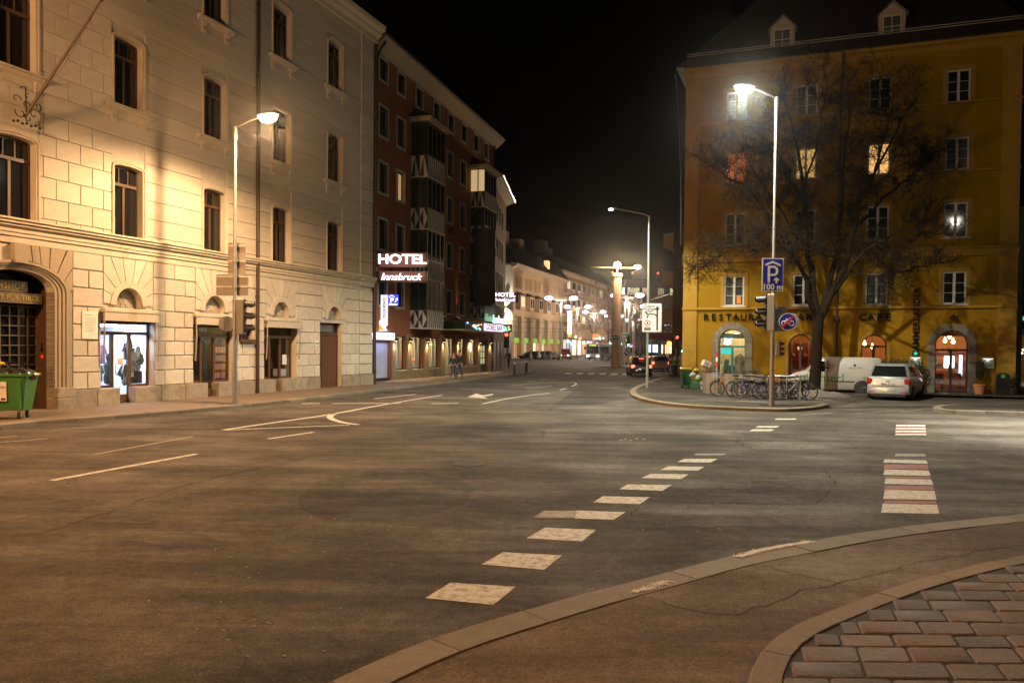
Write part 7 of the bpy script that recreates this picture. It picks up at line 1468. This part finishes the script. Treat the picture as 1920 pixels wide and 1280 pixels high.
gbox(1316, 730.0, 0, .36, .34, .40, 2, wcard, 'white carton with teal tape at the front of the rubbish pile', 'carton_box', lid=tint('teal_tape', (.08, .35, .30), rough=.5)); gbox(1324, 728.0, .55, .5, .36, .42, -14, kraft, 'brown cardboard box leaning behind the white carton', 'cardboard_box'); gbox(1321, 727.0, 1.12, .42, .34, .34, 10, wcard, 'tilted pale carton on top of the rubbish pile', 'carton_box', tilt=24); gbox(1316, 727.0, .72, .34, .3, .38, -8, kraft, 'small brown box under the tilted pale carton', 'cardboard_box')
def bag(px, py, z, r, m_, label, sq=.8, name='rubbish_bag', base=None):
    c = base or G(px, py, .12); t = thing(name, label, 'bag', (c.x, c.y, c.z + z)); mb = MB(); n, m2 = 16, 10; ph = [random.uniform(0, 6) for _ in range(4)]
    rows = []
    for i in range(m2+1):
        a = math.pi*i/m2; rr_ = r*math.sin(a)**.8 if 0 < i < m2 else .01; rows.append([(rr_*(1+.10*math.sin(3*b_+ph[0]+i)+.07*math.sin(7*b_+ph[1]-i*.7)+.04*math.sin(11*b_+ph[2]))*math.cos(b_), rr_*(1+.10*math.sin(4*b_+ph[3]))*math.sin(b_), r*sq*(1 - math.cos(a))) for b_ in [2*math.pi*k/n for k in range(n)]])
    part('bag_body', mb.loft(rows), m_, t, 70); kn = MB().lathe([(.05*r/.3, 0), (.025*r/.3, .05*r/.3), (.07*r/.3, .14*r/.3)], (0, 0, r*sq*1.96), 8); part('knot', kn, m_, t, 60); return t
wbag = tint('white_plastic_bag', (.50, .48, .46), rough=.35); bag(1299, 729.0, .58, .17, wbag, 'white plastic bag on top of the green crates'); bag(1310, 728.5, .43, .18, wbag, 'pale plastic bag between the crates and boxes'); bag(1305, 727.0, .80, .15, tint('yellow_bag', (.45, .36, .04), rough=.4), 'yellow bag near the top of the rubbish pile'); bag(1308, 730.0, .44, .12, tint('lime_bag', (.18, .38, .03), rough=.4), 'small lime green bag in front of the rubbish pile')
# large container at the left edge, heaped with bags -----------------------------
c = G(14, 784, .12); t = thing('waste_container', 'green four wheeled waste container heaped with bags at the left edge', 'container', c, LP.rz - rad(58)); cg = M('container_green', (.045, .17, .035), .4, .12, 4, .1, 30, stain=.4, stcol=(.03, .08, .02), stscale=2)
part('tub', MB().loft([ringpts(-.50, .50, .36, .24, .06), ringpts(-.60, .60, .46, 1.0, .06), ringpts(-.62, .62, .48, 1.16, .06), ringpts(-.68, .68, .53, 1.17, .05), ringpts(-.68, .68, .53, 1.235, .05), ringpts(-.58, .58, .43, 1.235, .05), ringpts(-.55, .55, .40, .9, .05)]), cg, t, 35)
for x in (-.36, .46): part('rib', MB().prism([(x-.03, .28), (x+.03, .28), (x+.05, 1.1), (x-.05, 1.1)], -.49, -.38), cg, t)
for x in (-.4, .4):
    for y in (-.27, .27): w_ = link('castor', None, t, (x, y, 0)); part('wheel', MB().lathe([(.1, -.025), (.1, .025)], (0, 0, .1), 16, 'x'), mt['rubber'], w_, 40); part('fork', MB().box(-.045, -.03, -.04, .04, .08, .25).box(.03, .045, -.04, .04, .08, .25), mt['steel'], w_)
part('lift_pin', MB().tube([(.66, 0, 1.2), (.78, 0, 1.2)], .035, 8), mt['steel'], t); part('lift_pin', MB().tube([(-.78, 0, 1.2), (-.66, 0, 1.2)], .035, 8), mt['steel'], t)
no_ = part('notice', MB().add([(-.26, -.452, .50), (.16, -.452, .50), (.16, -.482, 1.02), (-.26, -.482, 1.02)], [(0,1,2,3)]), tint('notice_paper', (.66, .62, .55), rough=.7), t)
ink = tint('notice_ink', (.34, .30, .28), rough=.7)
for k, (wd, z, sz_) in enumerate((('STOP', .94, .085), ('MITNEHMEN', .87, .07), ('Bitte', .76, .07), ('sauber', .69, .07))):
    tm = text_mb(wd, sz_, 'LEFT', .001, .002); tm.v = [(x - .23 + .05*(k > 1), -.457 - (z0 + z - .5)*.0577 + y, z0 + z) for x, y, z0 in tm.v]; part('notice_text', tm, ink, no_)
for x0, x1, z0, z1, m_ in ((-.24, -.06, .53, .62, tint('notice_orange', (.55, .30, .10), rough=.7)), (.02, .13, .53, .58, mt['black']), (-.15, -.1, .78, .83, bpy.data.materials['notice_orange'])): part('notice_mark', MB().add([(x0, -.458-(z0-.5)*.0577, z0), (x1, -.458-(z0-.5)*.0577, z0), (x1, -.458-(z1-.5)*.0577, z1), (x0, -.458-(z1-.5)*.0577, z1)], [(0,1,2,3)]), m_, no_)
kbag = tint('black_bin_liner', (.012, .012, .013), rough=.22); W_ = t.matrix_basis
for (x, y, z, r, m_, lab) in ((.38, -.02, 1.0, .33, kbag, 'shiny black bin bag on the right of the green container'), (.02, .05, 1.02, .34, kbag, 'large black bin bag in the middle of the green container'), (-.38, -.12, 1.02, .26, wbag, 'white bag at the left in the green container'), (-.12, -.25, 1.12, .12, tint('teal_bag', (.06, .22, .22), rough=.4), 'small teal bag at the front rim of the green container'), (-.22, .12, 1.42, .11, tint('gold_bag', (.5, .35, .05), rough=.4), 'small golden bag on top of the heaped container')):
    p = W_ @ Vector((x, y, z)); bag(0, 0, 0, r, m_, lab, .55, base=p)
rl_ = thing('red_door_light', 'small red intercom light on the stone portal jamb', 'lamp', LP.w(PC + 1.22, -.5, 1.75), LP.rz); part('lens', MB().lathe([(.06, 0), (.05, -.02)], (-.02, 0, 0), 14, 'x'), E('red_intercom', (.9, .03, .03), .35), rl_); part('plate', MB().bbox(-.03, 0, -.06, .06, .15, .42, .008), mt['chrome'], rl_)
# ================================================================== PEOPLE
def skin_obj(name, verts, edges, radii, m_, parent, root=0, sub=2):
    me = bpy.data.meshes.new(name); me.from_pydata(verts, edges, []); me.materials.append(m_); o = link(name, me, parent)
    md = o.modifiers.new('Skin', 'SKIN'); md.use_smooth_shade = True
    for i, r in enumerate(radii):
        d_ = me.skin_vertices[0].data[i]; d_.radius = r if isinstance(r, tuple) else (r, r); d_.use_root = (i == root)
    s_ = o.modifiers.new('Sub', 'SUBSURF'); s_.levels = s_.render_levels = sub; return o
def person(loc, rz, H, label, top, legs, hair, step=.0, arms=(.08, .08), skirt=False, hairlen=0, hold=None, group=None):
    t = thing('person', label, 'person', loc, rz, group); k = H/1.75; S = lambda p: tuple(v*k for v in p); skin = tint('skin_tone', (.42, .25, .17), rough=.6)
    # facing +y; joints
    hip = (0, 0, .95); V = []; Ed = []; Rr = []
    def add(p, r, par=None):
        V.append(S(p)); Rr.append(r*k if not isinstance(r, tuple) else (r[0]*k, r[1]*k)); 
        if par is not None: Ed.append((par, len(V)-1))
        return len(V)-1
    p = add(hip, .12); wa = add((0, .0, 1.12), .115, p); ch_ = add((0, .0, 1.33), (.15, .11), wa); ne = add((0, .0, 1.47), .055, ch_); hd0 = add((0, .015, 1.56), .075, ne); hd1 = add((0, .02, 1.66), .088, hd0); add((0, .01, 1.745), .05, hd1); nose = add((0, .115, 1.605), .018, hd0)
    joints = {}
    for s_ in (-1, 1):
        sh_ = add((s_*.18, 0, 1.40), .06, ch_); a = arms[0 if s_ < 0 else 1]; el = add((s_*.24, -.02 + a*.3, 1.13), .045, sh_); wr = add((s_*.25, .06 + a, .90), .032, el); pm_ = add((s_*.25, .08 + a, .84), .036, wr)
        for q, (dx, dz, l) in enumerate(((.028, -.005, .07), (.01, 0, .085), (-.01, 0, .08), (-.028, .005, .065))): f1 = add((s_*.25 + dx, .09 + a, .80 + dz), .010, pm_); add((s_*.25 + dx*1.1, .11 + a, .80 - l*.8 + dz), .008, f1)
        add((s_*.25 - s_*.04, .12 + a, .82), .010, pm_)
        hp = add((s_*.095, 0, .88), .095, p); st_ = s_*step; kn = add((s_*.10, .03 + st_*.5, .50), .062, hp); an = add((s_*.10, st_ - .01, .09), .042, kn); add((s_*.105, st_ + .13, .035), .035, an); joints[s_] = st_
    skin_obj('body', V, Ed, Rr, skin, t)
    Vb, Rb, Eb = [], [], []
    V, Rr, Ed = Vb, Rb, Eb
    def add2(p_, r, par=None):
        Vb.append(S(p_)); Rb.append((r[0]*k, r[1]*k) if isinstance(r, tuple) else r*k)
        if par is not None: Eb.append((par, len(Vb)-1))
        return len(Vb)-1
    a0 = add2((0, 0, .84), (.175, .125)); a1 = add2((0, 0, 1.08), (.165, .125), a0); a2 = add2((0, 0, 1.33), (.185, .13), a1); add2((0, 0, 1.455), .075, a2)
    for i, s_ in enumerate((-1, 1)): s0 = add2((s_*.185, 0, 1.39), .078, a2); e0 = add2((s_*.245, -.02 + arms[i]*.3, 1.13), .064, s0); add2((s_*.252, .055 + arms[i], .915), .05, e0)
    skin_obj('jacket', Vb, Eb, Rb, top, t)
    V2, R2, E2 = [], [], []
    def add3(p_, r, par=None):
        V2.append(S(p_)); R2.append(r*k)
        if par is not None: E2.append((par, len(V2)-1))
        return len(V2)-1
    b0 = add3((0, 0, .96), .135)
    for s_ in (-1, 1): b1 = add3((s_*.095, 0, .86), .108, b0); b2_ = add3((s_*.10, .03 + s_*step*.5, .50), .08, b1); add3((s_*.10, s_*step - .01, .10), .062, b2_)
    skin_obj('trousers', V2, E2, R2, legs, t)
    for s_ in (-1, 1): part('shoe', MB().loft([[(k*(s_*.105 + w_*math.cos(a)), k*(s_*step + y), k*(max(.0, h*(.5+.5*math.sin(a))))) for a in [2*math.pi*q/10 for q in range(10)]] for y, w_, h in ((-.08, .035, .10), (-.03, .05, .13), (.07, .052, .09), (.16, .045, .06), (.20, .02, .04))]), mt['black'], t, 60)
    hm = MB().ball((0, -.012*k, 1.675*k), .098*k, .108*k, .10*k, 14, 10)
    if hairlen: hm.loft([[(k*w_*math.cos(a), k*(-.05 + .05*math.sin(a)), k*z) for a in [2*math.pi*q/10 for q in range(10)]] for z, w_ in ((1.68, .10), (1.58, .11), (1.48, .11), (1.40, .07))])
    hm.v = [(x, y if y < .075*k or z > 1.70*k else y - .05*k, z) for x, y, z in hm.v]; part('hair', hm, hair, t, 60)
    for s_ in (-1, 1): part('eye', MB().ball((s_*.032*k, .098*k, 1.645*k), .009*k, n=6, m=4), mt['black'], t)
    part('mouth', MB().box(-.025*k, .025*k, .085*k, .098*k, 1.553*k, 1.562*k), tint('lip', (.30, .10, .08), rough=.5), t)
    if hold: part(*hold, t)
    return t
dk = tint('black_jacket', (.018, .017, .018), rough=.7); jean = tint('blue_jeans', (.05, .065, .11), rough=.85); brn = tint('brown_hair', (.10, .045, .02), rough=.6); blk = tint('dark_hair', (.02, .015, .012), rough=.6); gjn = tint('grey_jeans', (.09, .09, .10), rough=.85)
p = G(850, 709, .12); person(p, rad(178), 1.68, 'woman sized person with long reddish hair in a dark jacket before the hotel', dk, jean, brn, .10, (.06, .10), hairlen=1)
p = G(861.5, 708.5, .12); person(p, rad(160), 1.82, 'taller person in black jacket and blue jeans beside the long haired one', dk, jean, blk, .16, (.10, .02))
p = G(952, 690.5, .12); person(p, rad(170), 1.80, 'person in a dark coat standing alone at the red traffic light', tint('navy_coat', (.012, .014, .03), rough=.8), tint('navy_trousers', (.012, .013, .022), rough=.85), blk, .04)
p = G(1264, 705, .12); person(p, rad(2), 1.72, 'person in a green jacket walking away by the yellow building', tint('green_jacket', (.02, .16, .04), rough=.7), tint('black_trousers', (.015, .015, .016), rough=.85), blk, .12)
p = G(1257, 704.5, .12); person(p, rad(-4), 1.66, 'person in a brown coat left of the green jacket', tint('brown_coat', (.07, .045, .03), rough=.8), gjn, brn, -.10, hairlen=1)
p = G(1275, 705, .12); person(p, rad(5), 1.72, 'person in a grey mauve coat right of the green jacket', tint('mauve_coat', (.13, .09, .10), rough=.8), gjn, blk, .10)
p = G(1266, 697, .12); person(p, rad(180), 1.72, 'person in dark clothes coming towards the green jacket', dk, gjn, blk, .10)
p = G(1199, 676); person(Vector((p.x, p.y, 0)), rad(90), 1.75, 'distant person crossing beyond the stone column', dk, jean, blk, .18)
# ================================================================== TREES
def tree(name, label, base, limbs, mat_, trunk, seed, levels=3, twig=.012, dens=1.0, tw_len=.75, tk=1.0):
    rnd = random.Random(seed); t = thing(name, label, 'tree', base); part('trunk', trunk[0], mat_, t, 50); mb = MB()
    def grow(p, d, l, r, lev):
        n = 4; pts = [p]; q = p.copy(); dd = d.copy()
        for i in range(n):
            dd = (dd + Vector((rnd.gauss(0, .22), rnd.gauss(0, .22), rnd.gauss(.04, .16)))).normalized(); q = q + dd*(l/n); pts.append(q.copy())
        mb.tube(pts, [r*(1-.16*i) for i in range(n+1)], 5 if lev > 1 else 3, False)
        if lev <= 0: return
        for i in range(1, n+1):
            for _ in range(1 if rnd.random() < .55*dens else 2):
                ax = Vector((rnd.gauss(0, 1), rnd.gauss(0, 1), rnd.gauss(.15, .8))).normalized(); nd = (dd*.75 + ax*.8).normalized(); grow(pts[i], nd, l*rnd.uniform(.42, .68), max(twig*.55, r*.5), lev-1)
    for pts, r0_, r1_ in limbs:
        pts = [Vector(p_) for p_ in pts]; fine = []
        for a, b_ in zip(pts, pts[1:]):
            for k in range(4): fine.append(a.lerp(b_, k/4) + (Vector((rnd.gauss(0, .05), rnd.gauss(0, .06), rnd.gauss(0, .05))) if fine else Vector((0, 0, 0))))
        fine.append(pts[-1]); r0_ *= .8; r1_ *= .85; n = len(fine); mb.tube(fine, [r0_ + (r1_-r0_)*i/(n-1) for i in range(n)], 8, False)
        for i in range(max(3, n//4), n):
            u = i/(n-1); dd = (fine[i] - fine[i-1]).normalized()
            for _ in range(2 if rnd.random() < .75 else 1):
                ax = Vector((rnd.gauss(0, 1), rnd.gauss(0, 1), rnd.gauss(.1, .7))).normalized(); nd = (dd*.45 + ax).normalized(); grow(fine[i], nd, tk*rnd.uniform(.7, 1.6)*(1.15-.35*u), max(.02, r1_*.9), levels-1)
        grow(fine[-1], (fine[-1]-fine[-2]).normalized(), 1.3*tk, r1_, levels-1)
    part('crown', mb, mat_, t, 60); return t
mt['bark'] = M('dark_bark', (.016, .011, .007), .95, .35, 10, .8, 25, spec=.03)
tb = G(1527, 740, .1); Yt = tb.y
def TP(px, py, dy=0): v = AT(px, py, Yt + dy); return v - Vector((tb.x, tb.y, tb.z))
trunk = MB().tube([(0,0,-.1), (-.02,0,.35), TP(1530, 690), TP(1532, 640), TP(1535, 585)], [.42, .29, .25, .235, .25], 12)
lm_ = [([TP(1530, 600), TP(1505, 505, -.3), TP(1455, 415, -.7), TP(1392, 345, -1.0), TP(1345, 318, -1.2)], .17, .035), ([TP(1533, 595), TP(1516, 480, .4), TP(1508, 340, .8), TP(1490, 240, 1.0), TP(1470, 190, 1.2)], .21, .03),
       ([TP(1540, 595), TP(1590, 480, -.2), TP(1612, 380, -.3), TP(1648, 310, -.4), TP(1690, 225, -.6)], .22, .03), ([TP(1538, 590), TP(1572, 470, .9), TP(1580, 330, 1.6), TP(1592, 200, 2.0)], .19, .03),
       ([TP(1520, 540), TP(1478, 462, -1.0), TP(1420, 452, -1.8), TP(1360, 470, -2.2), TP(1318, 500, -2.3)], .10, .022), ([TP(1555, 560), TP(1620, 470, -1.0), TP(1690, 430, -1.8), TP(1745, 437, -2.2)], .11, .025),
       ([TP(1515, 480), TP(1480, 420, 1.2), TP(1420, 330, 2.0), TP(1380, 260, 2.4)], .09, .02), ([TP(1600, 430), TP(1660, 370, .8), TP(1720, 320, 1.4), TP(1750, 290, 1.6)], .10, .022), ([TP(1510, 350), TP(1535, 260, -.8), TP(1550, 170, -1.2)], .08, .02), ([TP(1508, 380), TP(1460, 290, .2), TP(1445, 240, .3)], .08, .02), ([TP(1575, 500), TP(1650, 520, -1.4), TP(1720, 500, -2.0)], .07, .02), ([TP(1640, 320), TP(1665, 230, .6), TP(1650, 165, .9)], .07, .02)]
tree('bare_tree', 'large bare tree standing in front of the yellow building', tb, lm_, mt['bark'], (trunk,), 5, 4, .014, 1.0)
mt['bark_far'] = M('far_bark', (.13, .085, .05), .9, .3, 5)
def far_tree(px, Y, H, seed, label):
    b0 = AT(px, 660, Y); b0.z = 0; rnd = random.Random(seed); L_ = []
    for k in range(7):
        a = 2*math.pi*k/7 + rnd.uniform(-.3, .3); r = H*.32*rnd.uniform(.6, 1.1); L_.append(([(0, 0, H*.32), (r*.35*math.cos(a), r*.35*math.sin(a), H*.55), (r*.8*math.cos(a), r*.8*math.sin(a), H*.8), (r*math.cos(a), r*math.sin(a), H*.95)], .14, .05))
    tree('street_tree', label, b0, L_, mt['bark_far'], (MB().tube([(0,0,0), (0,0,H*.33)], [.25, .18], 8),), seed, 2, .04, 1.0, tk=1.6)
for px, Y, H, sd, lab in ((1128, 176, 17, 11, 'bare street tree left of the stone column'), (1140, 150, 14, 12, 'bare street tree just behind the stone column'), (1200, 140, 12, 13, 'bare street tree behind the direction sign pole'), (1222, 165, 13, 14, 'bare street tree above the white car'), (1245, 150, 11, 15, 'bare street tree left of the amber light'), (1262, 128, 10.5, 16, 'bare street tree above the pedestrians'), (1112, 215, 16, 17, 'bare street tree behind the bus')): far_tree(px, Y, H, sd, lab)
# ================================================================== SNOW
def pile(pts, label, hgt, n, spread, name='snow_pile'):
    mb = MB()
    for i in range(n):
        px, py, hh = random.choice(pts); p = G(random.gauss(px, spread), py + random.gauss(0, 1.6), .1); r = random.uniform(.05, .16); zz = hh*random.random()**1.5
        rows = [[(p.x + r*1.3*math.sin(a)*math.cos(b_)*(1+.25*math.sin(3*b_+i)), p.y + r*math.sin(a)*math.sin(b_), .1 + zz*.7 + r*.6*math.cos(a)*(1+.2*math.sin(5*b_+i))) for b_ in [2*math.pi*q/8 for q in range(8)]] for a in [.1, .6, 1.1, 1.6, 2.2]]
        mb.loft(rows, cap=True)
    o = part(name, mb, mt['snow'], None, 70); struct(o, 'stuff'); o['label'] = label
mb = MB(); rnd = random.Random(3); NX, NY = 44, 22; c0 = G(1541, 743, .1)
ph_ = [(rnd.uniform(2, 9), rnd.uniform(2, 9), rnd.uniform(0, 6)) for _ in range(14)]
for j in range(NY+1):
    for i in range(NX+1):
        u, v = i/NX*2-1, j/NY*2-1; e = max(0, 1 - u*u - v*v); n_ = sum(math.sin(a_*u*1.6 + b2*v*1.3 + c_) for a_, b2, c_ in ph_)/14
        mb.v.append((c0.x + u*1.35, c0.y + v*.75, .08 + .40*e**.7*(.55 + .9*n_) + (rnd.uniform(-.03, .03) if e else 0)))
for j in range(NY):
    for i in range(NX): k = j*(NX+1)+i; mb.f.append((k, k+1, k+NX+2, k+NX+1))
o = part('snow_heap', mb, mt['snow'], None, 50); struct(o, 'stuff'); o['label'] = 'heap of dirty snow round the foot of the bare tree'
slush('slush_line', [G(1385, 758).xy, G(1410, 758.5).xy, G(1440, 760).xy], .122, 260, .05, 'line of grey slush on the right pavement near the lamp post', .03)
slush('slush_line', [G(1480, 752).xy, G(1520, 752).xy, G(1560, 756).xy], .122, 200, .05, 'grey slush beside the bicycle rack', .03)
slush('slush_line', [G(1130, 694).xy, G(1150, 693).xy, G(1175, 694).xy], .12, 260, .12, 'pale snow on the far island below the stone column', .12)
# ================================================================== HAZE ADDED FOR LAMP HALOS
hz = MB().box(-260, 260, -40, 460, -1.2, 60)  # unseen volume, put in so the lamps get a soft glow around them
hm = bpy.data.materials.new('lamp_halo_haze'); hm.use_nodes = True; hm.node_tree.nodes.clear()
ho = hm.node_tree.nodes.new('ShaderNodeOutputMaterial'); hv = hm.node_tree.nodes.new('ShaderNodeVolumePrincipled')
hv.inputs['Color'].default_value = (.9, .9, .9, 1); hv.inputs['Density'].default_value = HAZE = .00032; hv.inputs['Anisotropy'].default_value = .96
hm.node_tree.links.new(hv.outputs[0], ho.inputs['Volume'])
o = part('haze', hz, hm); struct(o, 'stuff'); o['label'] = 'thin added haze over the whole street'
